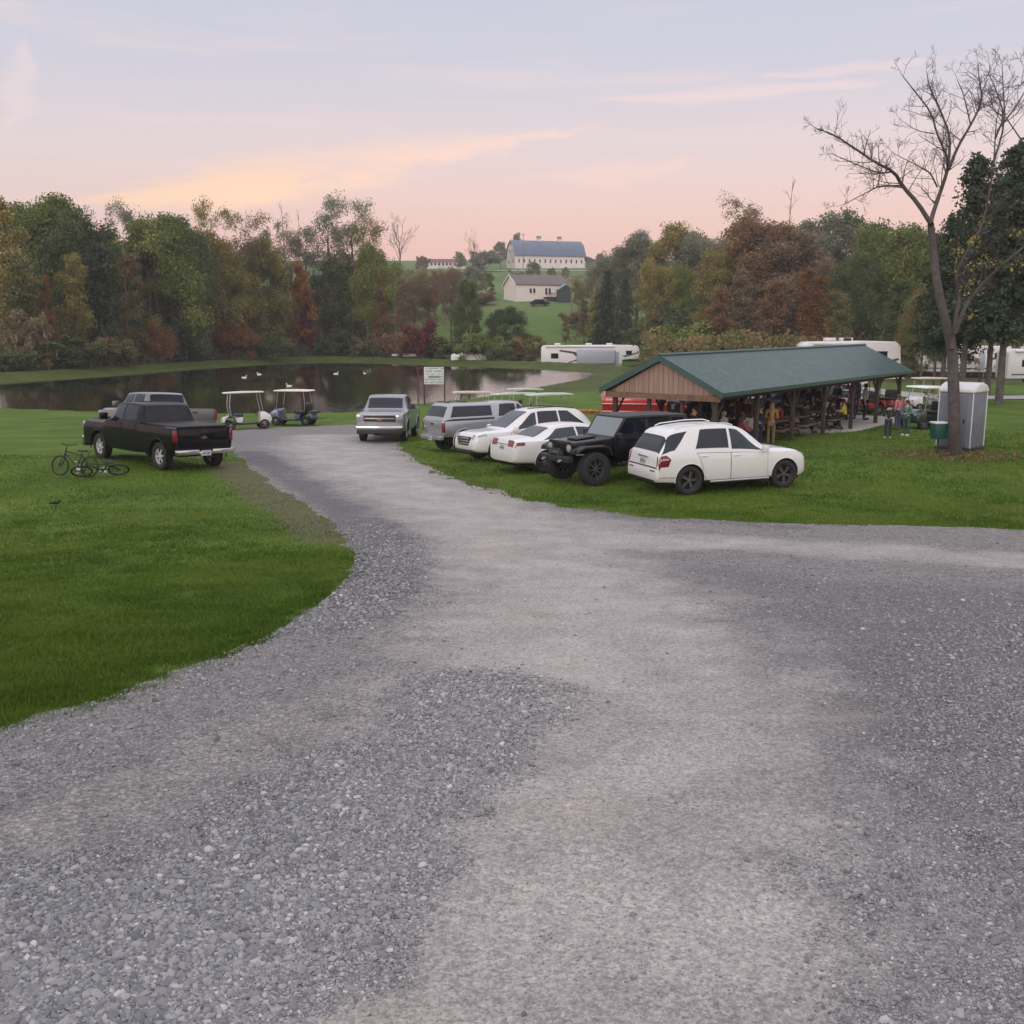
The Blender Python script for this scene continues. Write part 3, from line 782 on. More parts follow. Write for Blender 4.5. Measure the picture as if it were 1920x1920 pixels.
PROTO = {}
def proto(kind, seed, mat='green', bark=None):
    """one tree of a kind, built at the origin: trunk and crown meshes"""
    r = np.random.default_rng(seed); sk = Skel(seed); cr = None
    bark = bark or BARK
    if kind == 'round':
        H = 15
        sk.grow((0, 0, -.3), np.array([0, 0, 1.]), H * .8, .26, 0, .6, .1)
        trunk = sk.lines[0][0]; sk.tips = []
        for k in range(15):
            f = .22 + .75 * (k / 15); z = H * .8 * f
            i = min(int(f * 4), 3); q = trunk[i] + (trunk[i + 1] - trunk[i]) * (f * 4 - i)
            a = k * 2.4 + r.random(); e = .25 + .9 * f
            env = (1 - abs(f - .45) ** 1.7 * 1.5)
            sk.grow(q, np.array([math.cos(a), math.sin(a), e]), H * .30 * max(env, .3) * r.uniform(.75, 1.15), .09 * (1.2 - f), 2, .25, .3, (3, 4), .85, ratio=.6)
        C = np.array([p for p, d in sk.tips]); rad = r.uniform(.7, 1.5, len(C))
        cr = leaves(C, rad, 70, .18, seed)
    elif kind == 'airy':
        H = 18
        sk.grow((0, 0, -.3), np.array([0, 0, 1.]), H * .85, .22, 0, .6, .12)
        trunk = sk.lines[0][0]; sk.tips = []
        for k in range(12):
            f = .35 + .62 * (k / 12); i = min(int(f * 4), 3); q = trunk[i] + (trunk[i + 1] - trunk[i]) * (f * 4 - i)
            a = k * 2.4 + r.random()
            sk.grow(q, np.array([math.cos(a) * .6, math.sin(a) * .6, 1.0]), H * .24 * r.uniform(.7, 1.2), .07 * (1.3 - f), 2, .5, .3, (3, 4), .6, ratio=.6)
        C = np.array([p for p, d in sk.tips]); rad = r.uniform(.5, 1.25, len(C))
        cr = leaves(C, rad, 24, .15, seed)
    elif kind == 'slim':
        H = 14
        sk.grow((0, 0, -.3), np.array([0, 0, 1.]), H * .9, .16, 0, .6, .08)
        trunk = sk.lines[0][0]; sk.tips = []
        for k in range(20):
            f = .15 + .83 * (k / 20); i = min(int(f * 4), 3); q = trunk[i] + (trunk[i + 1] - trunk[i]) * (f * 4 - i)
            a = k * 2.4 + r.random()
            sk.grow(q, np.array([math.cos(a), math.sin(a), .9]), 2.2 * (1.15 - f * .75) * r.uniform(.7, 1.2), .04, 1, .4, .3, (3, 4), .7, ratio=.6)
        C = np.array([p for p, d in sk.tips]); rad = r.uniform(.4, .95, len(C))
        cr = leaves(C, rad, 62, .16, seed)
    elif kind in ('spruce', 'pine'):
        H = 14
        sk.grow((0, 0, -.3), np.array([0, 0, 1.]), H, .2, 0, .9, .03, taper=.08)
        sk.tips = []; C = []; rad = []
        nl = 26
        for k in range(nl):
            f0 = .06 if kind == 'spruce' else .30; f = f0 + (.99 - f0) * k / nl; z = H * f; Rm_ = 3.1 * (1 - f) ** .8 + .18
            for j in range(9):
                a = j * 2 * PI / 9 + k * .7 + r.normal(0, .3); L = Rm_ * r.uniform(.5, 1.2)
                p0 = np.array([0, 0, z + r.normal(0, .22)]); d_ = np.array([math.cos(a), math.sin(a), 0])
                p1 = p0 + d_ * L * .6 + np.array([0, 0, -.02 * L]); p2 = p0 + d_ * L + np.array([0, 0, -.16 * L])
                if L > .9: sk.lines.append(([p0, p1, p2], [.03, .02, .008]))
                for s_ in np.linspace(.3, 1, max(2, int(L / .38))):
                    C.append(p0 + (p2 - p0) * s_ + np.array([0, 0, -.05]) + r.normal(0, .08, 3)); rad.append(.26 + .2 * (1 - abs(s_ - .6)))
        cr = leaves(np.array(C), np.array(rad), 20, .17, seed, flat=.2, squash=.8, hang=.8)
    elif kind == 'bush':
        C = []; sk.lines = []
        for k in range(9):
            a = k * 2.4; d_ = np.array([math.cos(a) * .7, math.sin(a) * .7, 1.0])
            sk.grow((r.normal(0, .25), r.normal(0, .25), -.15), d_, 2.3 * r.uniform(.7, 1.2), .035, 2, .3, .35, (3, 4), .8, ratio=.6)
        C = np.array([p for p, d in sk.tips]); C = C[C[:, 2] > .1]; rad = r.uniform(.25, .55, len(C))
        cr = leaves(C, rad, 34, .15, seed)
    elif kind == 'bare':
        H = 15
        sk.grow((0, 0, -.3), np.array([.05, 0, 1.]), H * .55, .17, 0, .6, .12); trunk = sk.lines[0][0]
        for k in range(9):
            f = .45 + .55 * k / 9; i = min(int(f * 4), 3); q = trunk[i] + (trunk[i + 1] - trunk[i]) * (f * 4 - i); a = k * 2.4 + r.random()
            sk.grow(q, np.array([math.cos(a) * .5, math.sin(a) * .5, 1.]), H * .33 * r.uniform(.7, 1.15), .075, 3, .35, .3, (3, 4), .6, ratio=.58, min_r=.012)
    elif kind == 'pole':
        H = 16
        sk.grow((0, 0, -.3), np.array([.03, .02, 1.]), H, .12, 0, .9, .1, taper=.15); trunk = sk.lines[0][0]
        for k in range(11):
            f = .45 + .54 * k / 11; i = min(int(f * 4), 3); q = trunk[i] + (trunk[i + 1] - trunk[i]) * (f * 4 - i); a = k * 2.4 + r.random()
            sk.grow(q, np.array([math.cos(a) * .6, math.sin(a) * .6, .9]), 1.9 * (1.2 - f * .7), .03, 1, .4, .3, (2, 4), .6, min_r=.012)
    return sk, cr, bark
_seeds = {'round': (3, 14, 25, 36), 'airy': (4, 15, 26), 'slim': (5, 16, 27), 'spruce': (6, 17), 'pine': (41, 42), 'bush': (7, 18, 29), 'bare': (8, 19), 'pole': (9, 20)}
HT = {'round': 15.2, 'airy': 17.6, 'slim': 14, 'spruce': 14.2, 'pine': 14.2, 'bush': 3.2, 'bare': 14, 'pole': 16.5}
_mesh = {}
for kd, sds in _seeds.items():
    for i, sdv in enumerate(sds):
        sk, cr, bk = proto(kd, sdv)
        tr = sk.mesh('trunk', bk, minr=0 if kd in ('bare', 'pole') else .018)
        tm = tr.data; bpy.data.objects.remove(tr)
        zt_ = max(v_.co.z for v_ in tm.vertices)
        cm = None
        if cr is not None:
            co = np_mesh('crown', cr[0], cr[1], LEAF['green'], {'tint': cr[2]}); cm = co.data; bpy.data.objects.remove(co)
            zt_ = max(zt_, float(cr[0][:, 2].max()))
        _mesh[(kd, i)] = (tm, cm, zt_)

NTREE = 0
def tree(kind, px, top, w, leaf, label, name=None, cat='tree', group=None, wide=1.0, base=None, base_px=None, bark=None, var=None):
    """plant one tree: px/top = where its tip shows, w = its distance in metres"""
    global NTREE
    NTREE += 1
    vi = (var if var is not None else NTREE) % len(_seeds[kind])
    tm, cm, h0 = _mesh[(kind, vi)]
    if w < 175 and px < 1120: w = max(w, float(np.interp(px, [-100, 0, 200, 400, 550, 640, 800, 950, 1120], [95, 97, 109, 129, 146, 150, 139, 129, 119])) + (5.5 if 'golden-orange' in label or 'red sapling' in label else 7.5 if kind == 'bush' else 10))
    tip = at_w(px, top, w); x, y = tip[0], tip[1]
    zb = gz(x, y) if base is None else base
    h = tip[2] - zb; sc = h / h0
    o = thing(name or {'round': 'broadleaf_tree', 'airy': 'thin_tree', 'slim': 'slender_tree', 'spruce': 'spruce_tree', 'pine': 'spruce_tree', 'bush': 'shrub', 'bare': 'bare_tree', 'pole': 'dead_tree'}[kind], label, cat, (x, y, zb), (NTREE * 1.7) % 6.28, group)
    o.scale = (sc * wide, sc * wide, sc)
    a = link_mesh('trunk' if kind != 'bush' else 'stems', tm, o)
    if bark is not None: a.material_slots[0].link = 'OBJECT'; a.material_slots[0].material = bark
    if cm is not None:
        c = link_mesh('crown' if kind != 'bush' else 'foliage', cm, o); c.material_slots[0].link = 'OBJECT'; c.material_slots[0].material = LEAF[leaf]
    return o

GL = 'trees of the wood behind the pond'; GR = 'trees behind the pavilion'
TL = [
 ('slim', 12, 366, 112, 'olive', 'thin yellowish tree at the left edge of the wood', .9),
 ('round', 72, 356, 128, 'green', 'tall rounded blue-green tree, second crown from the left edge of the wood', 1.0),
 ('round', 135, 384, 124, 'deep', 'dark green tree right of the tall rounded tree at the left of the wood', .9),
 ('slim', 182, 455, 112, 'needle', 'narrow dark green tree left of the pale dead tree, standing close to the pond bank', 1.2),
 ('airy', 222, 366, 130, 'grey', 'wispy grey-green tree poking above the left wood', .8),
 ('round', 285, 392, 128, 'green', 'flat-topped green tree in the middle of the left wood', 1.0),
 ('round', 325, 400, 132, 'deep', 'dark tree behind the pale dead tree at the pond', .8),
 ('airy', 388, 364, 130, 'olive', 'tall olive tree with a rounded tip above the left wood', .9),
 ('round', 400, 420, 126, 'olive', 'olive-brown full tree just below the tall olive tip', .75),
 ('airy', 455, 392, 140, 'russet', 'sparse brownish tree with see-through crown left of the bare poles', .8),
 ('round', 480, 440, 138, 'olive', 'low olive-leaved tree in front of the sparse brownish crown', .8),
 ('airy', 505, 398, 142, 'grey', 'see-through grey-leaved tree beside two bare poles above the wood', .7),
 ('pole', 533, 376, 146, None, 'bare pole-like tree standing up between two leafy crowns', .8),
 ('pole', 552, 392, 150, None, 'shorter bare pole-like tree just left of the tall airy tree', .7),
 ('airy', 612, 360, 152, 'grey', 'tallest airy tree with a split crown, left half, above the orange maple', 1.0),
 ('airy', 655, 366, 154, 'grey', 'tall airy grey-brown tree, right half of the split crown pair', .95),
 ('airy', 690, 400, 156, 'olive', 'airy olive tree at the right end of the left wood skyline', .8),
 ('round', 700, 452, 150, 'green', 'green tree closing the left wood at its right end', .7),
 ('round', 640, 470, 150, 'deep', 'dark green tree below the tall split airy crown', .85),
 ('slim', 565, 487, 138, 'gold', 'narrow golden-orange maple glowing in the left wood', 1.0),
 ('slim', 574, 560, 136, 'crimson', 'short red sapling at the foot of the golden maple', 1.0),
 ('slim', 615, 500, 140, 'russet', 'brown slender tree right of the golden maple', .9),
 ('slim', 660, 505, 141, 'green', 'dark slender tree two right of the golden maple', 1.1),
 ('slim', 712, 510, 142, 'rust', 'orange-brown slender tree left of the pale slim trunk', 1.0),
 ('pole', 738, 500, 138, None, 'pale slim trunk in front of the orange-brown trees', .5),
 ('slim', 756, 516, 144, 'russet', 'brown tree just right of the pale slim trunk', 1.0),
 ('airy', 800, 496, 160, 'rust', 'thin reddish tree below the long red-roofed shed', 1.1),
 ('airy', 772, 500, 156, 'russet', 'thin brown tree at the left of the gap in the woods', 1.0),
 ('airy', 846, 494, 165, 'russet', 'purple-brown thin tree left of the beige house', 1.0),
 ('round', 878, 520, 150, 'deep', 'dark tree on a clear trunk left of the beige house', .6),
 ('bare', 750, 398, 330, None, 'leafless tree alone on the hill crest left of the barn', .9),
 ('bare', 888, 428, 300, None, 'leafless thin tree on the hill near the long shed', .6),
 ('bush', 905, 468, 400, 'grey', 'grey-green hedge tree directly left of the barn', 1.2),
 ('round', 938, 452, 428, 'grey', 'round grey tree touching the left gable of the barn', .9),
 ('round', 1000, 490, 330, 'grey', 'hazy tree in front of the barn wall', 1.3),
 ('round', 1035, 500, 320, 'olive', 'second hazy tree in front of the barn, right of the first', 1.0),
 ('round', 968, 434, 470, 'grey', 'tree top showing over the barn ridge at its left end', .6),
 ('round', 720, 492, 190, 'russet', 'brown tree at the left rim of the hill meadow', .9),
 ('airy', 745, 505, 185, 'rust', 'thin rust-coloured tree on the lower hill left of the meadow', 1.1),
 ('round', 775, 512, 200, 'russet', 'purplish brown tree on the lower hill left of the meadow', 1.0),
 ('round', 815, 508, 215, 'russet', 'wide brown tree on the hill below the long shed', 1.1),
 ('round', 850, 505, 225, 'rust', 'reddish tree on the hill below the long shed', 1.1),
 ('round', 885, 498, 250, 'grey', 'grey-green tree on the hill above and left of the beige house', 1.1),
 ('round', 912, 505, 262, 'green', 'green tree on the hill just above the beige house gable', 1.1),
 ('airy', 870, 520, 205, 'russet', 'thin dark brown tree on the hill left of the beige house', 1.2),
 ('bush', 908, 545, 240, 'rust', 'rusty hedge bush at the left wall of the beige house', 1.6),
 ('bush', 885, 548, 238, 'grey', 'dull bush two along from the left wall of the beige house', 1.6),
 ('round', 1085, 520, 225, 'olive', 'yellowish tree right of the dark shed', .8),
 ('round', 1110, 512, 235, 'olive', 'olive tree on the hill between the shed and the right wood', .9),
 ('bush', 1082, 575, 200, 'rust', 'orange-brown bush below the dark shed', 1.6),
 ('slim', 1062, 590, 175, 'olive', 'thin olive sapling below the dark shed', 1.0),
 ('slim', 1096, 560, 180, 'brush', 'dull sapling right of the rusty bush below the shed', 1.3),
 ('round', 1105, 480, 400, 'grey', 'hazy round tree at the right end of the barn', 1.0),
 ('round', 1125, 474, 420, 'grey', 'hazy tree further right of the barn end', 1.1),
 ('round', 1060, 500, 330, 'grey', 'hazy tree below the right half of the barn', 1.0),
 ('bush', 970, 505, 330, 'grey', 'hazy bush below the left end of the barn', 1.8),
 ('round', 862, 470, 380, 'grey', 'small dull tree on the crest left of the barn hedge', .9),
 ('bush', 792, 478, 420, 'russet', 'small reddish crest tree right of the lone leafless tree', .9),
 ('round', 950, 572, 148, 'deep', 'dark rounded evergreen in the meadow gap below the beige house', 1.25),
 ('bush', 900, 622, 140, 'green', 'green shrub at the pond bank below the meadow', 1.0),
 ('bush', 985, 625, 142, 'brush', 'olive shrub left of the long white camper', 1.1),
 ('bush', 935, 640, 136, 'deep', 'dark shrub between two lighter ones below the meadow', 1.2),
 ('bush', 860, 628, 146, 'deep', 'dark low shrub below the meadow, left of the green one', 1.3),
 ('bush', 790, 594, 146, 'crimson', 'magenta-red shrub at the right end of the left wood', .75),
 ('bush', 752, 605, 143, 'rust', 'rust shrub left of the magenta shrub', 1.0),
 ('slim', 82, 512, 108, 'orange', 'small orange-red tree low in the left wood', .6),
 ('bush', 50, 576, 106, 'russet', 'brownish shrub below the small orange tree at far left', .6),
 ('bush', 288, 596, 113, 'orange', 'orange-red shrub at the pond bank left of the dark fir', .6),
 ('bush', 436, 600, 122, 'orange', 'orange shrub at the pond bank right of the dark fir', .65),
 ('spruce', 356, 560, 112, 'needle', 'small dark fir at the foot of the pale dead tree', 1.15),
 ('bare', 338, 452, 114, None, 'pale dead tree with bare forked limbs in front of the left wood', .75),
 ('slim', 240, 470, 116, 'brush', 'dull green slender tree left of the orange pond-side shrub', 1.1),
 ('slim', 128, 470, 112, 'olive', 'olive slender tree above the left shore of the pond', 1.1),
 ('slim', 30, 470, 110, 'brush', 'brownish green slender tree at the far left shore', 1.2),
 ('slim', 420, 480, 122, 'brush', 'dull slender tree above the orange pond-side shrub', 1.0),
 ('slim', 470, 505, 128, 'olive', 'olive slender tree left of the golden maple', 1.1),
 ('slim', 520, 500, 130, 'brush', 'olive brown slender tree touching the golden maple on its left', 1.0),
 ('pole', 228, 440, 121, None, 'pale slim stem in the left wood below the wispy tree', .6),
 ('pole', 258, 455, 123, None, 'pale slim stem just right of another in the left wood', .6),
 ('pole', 276, 500, 122, None, 'short pale stem left of the pale dead tree', .6),
 ('pole', 438, 460, 135, None, 'pale slim stem above the orange pond-side shrub', .6),
 ('pole', 596, 430, 158, None, 'pale slim stem rising between the golden maple and the split airy crown', .6),
 ('pole', 686, 450, 158, None, 'pale slim stem at the right end of the left wood', .6),
 ('pole', 160, 480, 118, None, 'pale slim stem over the left shore', .6),
 ('airy', 580, 420, 158, 'grey', 'thin hazy tree filling the gap beside the bare poles', 1.0),
 ('airy', 540, 425, 156, 'russet', 'thin brown tree at the foot of the bare poles', 1.0),
 ('bush', 480, 620, 128, 'deep', 'dark shrub by the pond left of the golden maple', 1.5),
 ('bush', 630, 630, 138, 'deep', 'dark shrub by the pond right of the golden maple', 1.5),
 ('bush', 690, 625, 142, 'brush', 'olive shrub by the pond below the orange-brown trees', 1.4),
 ('bush', 200, 630, 108, 'brush', 'olive shrub by the pond in the left third', 1.5),
 ('bush', 110, 628, 104, 'deep', 'dark shrub by the left shore of the pond', 1.6),
 ('bush', 15, 640, 102, 'deep', 'dark shrub at the left edge of the picture by the pond', 1.6),
]
for k, px, top, w, lf, lab, wd in TL:
    near = px < 900 and w < 170
    tree(k, px, top, w, lf, lab, wide=wd, group=GL if near else None, cat='shrub' if k == 'bush' else 'tree', bark=BARK_PALE if (('pale' in lab) and k in ('bare', 'pole')) else None)
TR_ = [
 ('round', 1196, 424, 190, 'grey', 'bluish green round tree at the left end of the right wood', 1.1),
 ('round', 1148, 470, 200, 'grey', 'low hazy tree right of the barn at the end of the right wood', 1.1),
 ('round', 1265, 414, 180, 'olive', 'olive tree right of the bluish green round tree', 1.0),
 ('round', 1318, 424, 176, 'grey', 'grey-green tree left of the big rust-coloured tree', 1.0),
 ('spruce', 1140, 505, 158, 'needle', 'dark spruce at the left foot of the right wood, above the white camper', .95),
 ('spruce', 1172, 520, 155, 'needle', 'dark spruce right of the first one, above the white camper', .95),
 ('slim', 1120, 540, 160, 'olive', 'small yellowish tree left of the dark spruces', 1.0),
 ('round', 1232, 478, 160, 'olive', 'olive full tree above the right end of the white camper', .75),
 ('round', 1292, 492, 156, 'green', 'green tree above the pavilion gable', .75),
 ('airy', 1402, 352, 150, 'russet', 'tall thin tree rising behind the big rust-coloured tree', .9),
 ('pole', 1476, 330, 148, 'russet', 'tall leafless spire beside the thin tree above the rust-coloured crown', .9),
 ('round', 1420, 392, 138, 'rust', 'big rust-coloured tree behind the pavilion roof, left half', 1.05),
 ('round', 1488, 405, 134, 'russet', 'big brownish red tree behind the pavilion roof, right half', 1.0),
 ('round', 1360, 460, 140, 'olive', 'olive tree at the left shoulder of the rust-coloured tree', .9),
 ('round', 1545, 392, 150, 'grey', 'grey-green tree right of the rust-coloured trees', .9),
 ('round', 1600, 384, 152, 'deep', 'bluish dome-shaped tree between the rust-coloured trees and the bare tree', .9),
 ('round', 1660, 418, 128, 'green', 'fresh green tree left of the big bare tree', .9),
 ('round', 1722, 412, 120, 'green', 'fresh green tree directly behind the trunk of the bare tree', .85),
 ('round', 1610, 470, 120, 'deep', 'dark green tree above the right end of the pavilion roof', .8),
 ('slim', 1530, 500, 118, 'orange', 'orange-red low tree above the pavilion roof', 1.4),
 ('slim', 1450, 520, 120, 'rust', 'rust low tree above the middle of the pavilion roof', 1.4),
 ('slim', 1352, 532, 122, 'rust', 'rust low tree above the left part of the pavilion roof', 1.3),
 ('slim', 1400, 500, 126, 'russet', 'brown low tree between two rusty ones above the pavilion roof', 1.3),
 ('bush', 1262, 606, 128, 'brush', 'olive shrub behind the pavilion gable', 1.4),
 ('bush', 1330, 600, 124, 'green', 'green shrub behind the ridge of the pavilion', 1.4),
 ('bush', 1218, 612, 140, 'deep', 'dark shrub right of the white camper', 1.3),
 ('slim', 1580, 540, 108, 'brush', 'olive slender tree behind the camper at the pavilion end', 1.2),
 ('slim', 1690, 520, 100, 'deep', 'dark slender tree right of the camper at the pavilion end', 1.3),
 ('round', 1740, 520, 90, 'brush', 'olive brown tree left of the dark spruces', .7),
 ('slim', 1772, 425, 76, 'deep', 'dark leafy tree right behind the trunk of the bare tree', .75),
  ('pine', 1838, 282, 62, 'needle', 'tall dark spruce behind the bare tree', 1.05),
 ('pine', 1790, 400, 66, 'needle', 'shorter dark spruce left of the tall one behind the bare tree', 1.1),
 ('pine', 1915, 258, 60, 'needle', 'tallest dark spruce at the right edge of the picture', 1.15),
 ('pine', 1885, 330, 70, 'needle', 'dark spruce between the two tallest spruces at the right', 1.1),
]
for k, px, top, w, lf, lab, wd in TR_:
    tree(k, px, top, w, lf, lab, wide=wd, group=GR if k != 'pine' else 'dark spruces at the right', cat='shrub' if k == 'bush' else 'tree', var=None)

# ------------------------------------------------------------------ understory and far wood (uncountable masses)
def mass(name, label, n, xr, yr, hfun, keep, leafn, size, rad, mat, seed):
    r = np.random.default_rng(seed)
    X = r.uniform(*xr, n); Y = r.uniform(*yr, n); k = keep(X, Y); X, Y = X[k], Y[k]
    H = hfun(X, Y, r)
    Z = g(X, Y) + H * r.random(len(X)) ** .8
    V, Fq, ti = leaves(np.stack([X, Y, Z], -1), rad * r.uniform(.6, 1.2, len(X)), leafn, size, seed)
    tag(np_mesh(name, V, Fq, mat, {'tint': ti}), label, 'undergrowth', kind='stuff')
def psdf(X, Y): return -sdf(X, Y, POND)
mass('undergrowth', 'dark tangled undergrowth filling the wood behind the pond bank', 5200, (-95, 2), (92, 190),
     lambda X, Y, r: 1.2 + 4.2 * sstep((psdf(X, Y) - 6) / 14) * (.4 + .8 * fbm(X * .15, Y * .15, 2)) * np.clip(1.25 - (X + 25) / 30, .25, 1),
     lambda X, Y: (psdf(X, Y) > 8.5) & (psdf(X, Y) < 48) & (Y > 80) & ~((X > -13) & (Y > 158)), 34, .3, 1.1, LEAF['brush'], 91)
mass('wood', 'hazy mass of far trees closing the left wood', 3800, (-130, -24), (135, 200),
     lambda X, Y, r: 15 * np.clip(.55 + .5 * fbm(X * .08, Y * .08, 12), 0, 1.1) * np.clip(1.0 - (X + 55) / 75, .72, 1),
     lambda X, Y: (psdf(X, Y) > 22) & (X < -.14 * Y - 2), 40, .42, 1.9, LEAF['deep'], 92)
mass('right_undergrowth', 'dark undergrowth below the trees behind the pavilion', 3200, (14, 75), (112, 165),
     lambda X, Y, r: 5.5 * (.3 + .9 * fbm(X * .12, Y * .12, 22)), lambda X, Y: (X > .115 * Y + 1.5), 34, .32, 1.2, LEAF['brush'], 93)
mass('far_wood', 'hazy mass of far trees closing the right wood', 3200, (22, 120), (150, 215),
     lambda X, Y, r: 12 * np.clip(.5 + .6 * fbm(X * .08, Y * .08, 32), 0, 1.1), lambda X, Y: (X > .135 * Y), 40, .45, 1.9, LEAF['deep'], 94)

# ------------------------------------------------------------------ the big bare tree by the portable toilet
BT_W = 33.6
bt_base = ground_at(1790, 850)
sk = Skel(77)
def limb(pts, r0, r1, dep, twig=True, lift=.0):
    """pts: surveyed outline points of the limb; dep: how far it leans toward (-) or away (+) along the view, in metres"""
    P = [at_w(x, y, BT_W + dep * (i / max(len(pts) - 1, 1)) + .25 * math.sin(i * 1.9 + r0 * 40)) for i, (x, y) in enumerate(pts)]
    P = chaikin(np.array(P), 1, False)
    r0 = r0 * .8 if twig else r0; n = len(P); rs = [r0 + (r1 - r0) * i / (n - 1) for i in range(n)]
    sk.lines.append((list(P), rs))
    if twig:
        L = sum(np.linalg.norm(P[i + 1] - P[i]) for i in range(n - 1))
        for k in range(int(L * 4.6)):
            f = .18 + .82 * sk.r.random(); i = min(int(f * (n - 1)), n - 2); q = P[i] + (P[i + 1] - P[i]) * (f * (n - 1) - i)
            ax = P[i + 1] - P[i]; ax /= np.linalg.norm(ax); sd__ = rvec(sk.r); sd__ -= ax * sd__.dot(ax); sd__ /= np.linalg.norm(sd__)
            d_ = ax * .45 + sd__ * .9 + np.array([0, 0, .35])
            sk.grow(q, d_, sk.r.uniform(.45, 1.1) * (1.15 - .4 * f), min(.02, rs[i] * .5), 2, .22, .45, (2, 4), .75, ratio=.6, min_r=.0045)
        sk.grow(P[-1], P[-1] - P[-2], .5, max(r1 * .8, .006), 2, .2, .4, (3, 4), .7, min_r=.0045)
p0 = bt_base
sk.lines.append(([np.array([p0[0], p0[1], p0[2] - .3]), np.array([p0[0], p0[1], p0[2] + .12])], [.34, .225]))
limb([(1790, 846), (1789, 800), (1788, 720), (1785, 650), (1772, 600), (1758, 540), (1750, 470), (1745, 419)], .215, .105, 0, False)
limb([(1745, 419), (1721, 381), (1692, 349), (1677, 322), (1642, 305), (1604, 279), (1563, 252), (1531, 241)], .10, .012, -1.6)
limb([(1690, 348), (1648, 349), (1633, 357), (1581, 384)], .045, .01, -1.0)
limb([(1672, 322), (1650, 326), (1598, 305), (1563, 290)], .04, .01, .8)
limb([(1745, 419), (1747, 407), (1762, 363), (1776, 322), (1779, 302), (1782, 255), (1759, 197), (1743, 165), (1738, 138)], .105, .012, 1.4)
limb([(1757, 350), (1745, 325), (1730, 315), (1680, 290)], .04, .01, -1.0)
limb([(1777, 315), (1776, 293), (1756, 250), (1747, 212), (1715, 171), (1692, 142)], .06, .012, -1.2)
limb([(1779, 317), (1797, 273), (1820, 235), (1843, 190), (1836, 150), (1834, 118)], .075, .01, .9)
limb([(1820, 235), (1808, 180), (1795, 150)], .035, .01, -.6)
limb([(1752, 251), (1720, 246), (1692, 227)], .03, .008, .5)
limb([(1784, 655), (1791, 600), (1800, 560), (1791, 515), (1814, 468), (1840, 430), (1855, 366), (1864, 302), (1867, 235), (1872, 205)], .085, .012, 2.2)
limb([(1866, 260), (1884, 217), (1868, 170), (1855, 140)], .05, .01, .8)
limb([(1862, 310), (1885, 230), (1881, 170), (1879, 122)], .05, .01, 1.6)
limb([(1915, 262), (1884, 217)], .03, .02, 1.4, False)
limb([(1790, 625), (1812, 570), (1837, 538), (1870, 505), (1896, 483), (1935, 450), (1990, 380), (2020, 300)], .095, .02, -1.8)
limb([(1870, 245), (1905, 200), (1925, 165), (1940, 130)], .04, .01, .5)
bt = thing('bare_tree', 'big leafless tree with spreading forked limbs standing in front of the portable toilet', 'tree', bt_base)
t_o = sk.mesh('trunk', simple('bare_bark', (.075, .064, .062), .95, var=.4, vscale=5, bump=.9, bscale=18), nmax=12)
t_o.parent = bt; t_o.location = -Vector(bt.location)
rr_ = np.random.default_rng(4)
ids = rr_.choice(len(sk.tips), 90); C = np.array([sk.tips[i][0] for i in ids]); C = C[C[:, 2] < 9]
C = np.vstack([C, np.array([at_w(rr_.uniform(1780, 1860), rr_.uniform(440, 600), BT_W + rr_.uniform(-.6, 1.2)) for _ in range(22)])])
V, Fq, ti = leaves(C, np.full(len(C), .28), 7, .085, 6)
lo = np_mesh('last_leaves', V - np.array(bt.location), Fq, LEAF['olive'], {'tint': ti}, parent=bt)
# dead leaves under it
n = 900; a = rr_.random(n) * 2 * PI; d_ = rr_.random(n) ** .6 * 2.4
lx = bt_base[0] + np.cos(a) * d_ - .3; ly = bt_base[1] + np.sin(a) * d_ * .8 - .3
V, Fq, ti = leaves(np.stack([lx, ly, g(lx, ly) + .03], -1), np.full(n, .03), 1, .07, 8, flat=.7)
tag(np_mesh('fallen_leaves', V, Fq, LEAF['rust'], {'tint': ti}), 'brown dead leaves scattered on the grass round the bare tree', 'leaves', kind='stuff')

mass('added_reflection_trees', 'unseen line of trees added behind the camera for dark reflections', 2600, (-95, 95), (-84, -46),
     lambda X, Y, r: 10.5 * np.clip(.35 + 1.0 * fbm(X * .09, Y * .09, 52), .2, 1.15), lambda X, Y: np.abs(X) > -1, 22, .7, 1.9, LEAF['deep'], 95)  # added out of view to darken car reflections and block the low glow

mass('hedgerow', 'brown and grey brush on the far hillside round the meadow', 1500, (-60, 40), (172, 345),
     lambda X, Y, r: 1.0 + 3.6 * fbm(X * .06, Y * .06, 62), lambda X, Y: ((X < -.05 * Y) & (fbm(X * .05, Y * .05, 66) > .36)) | ((X > .058 * Y) & (fbm(X * .05, Y * .05, 67) > .32)) | ((Y > 300) & (fbm(X * .07, Y * .1, 68) > .5)), 30, .34, 1.5, LEAF['russet'], 96)
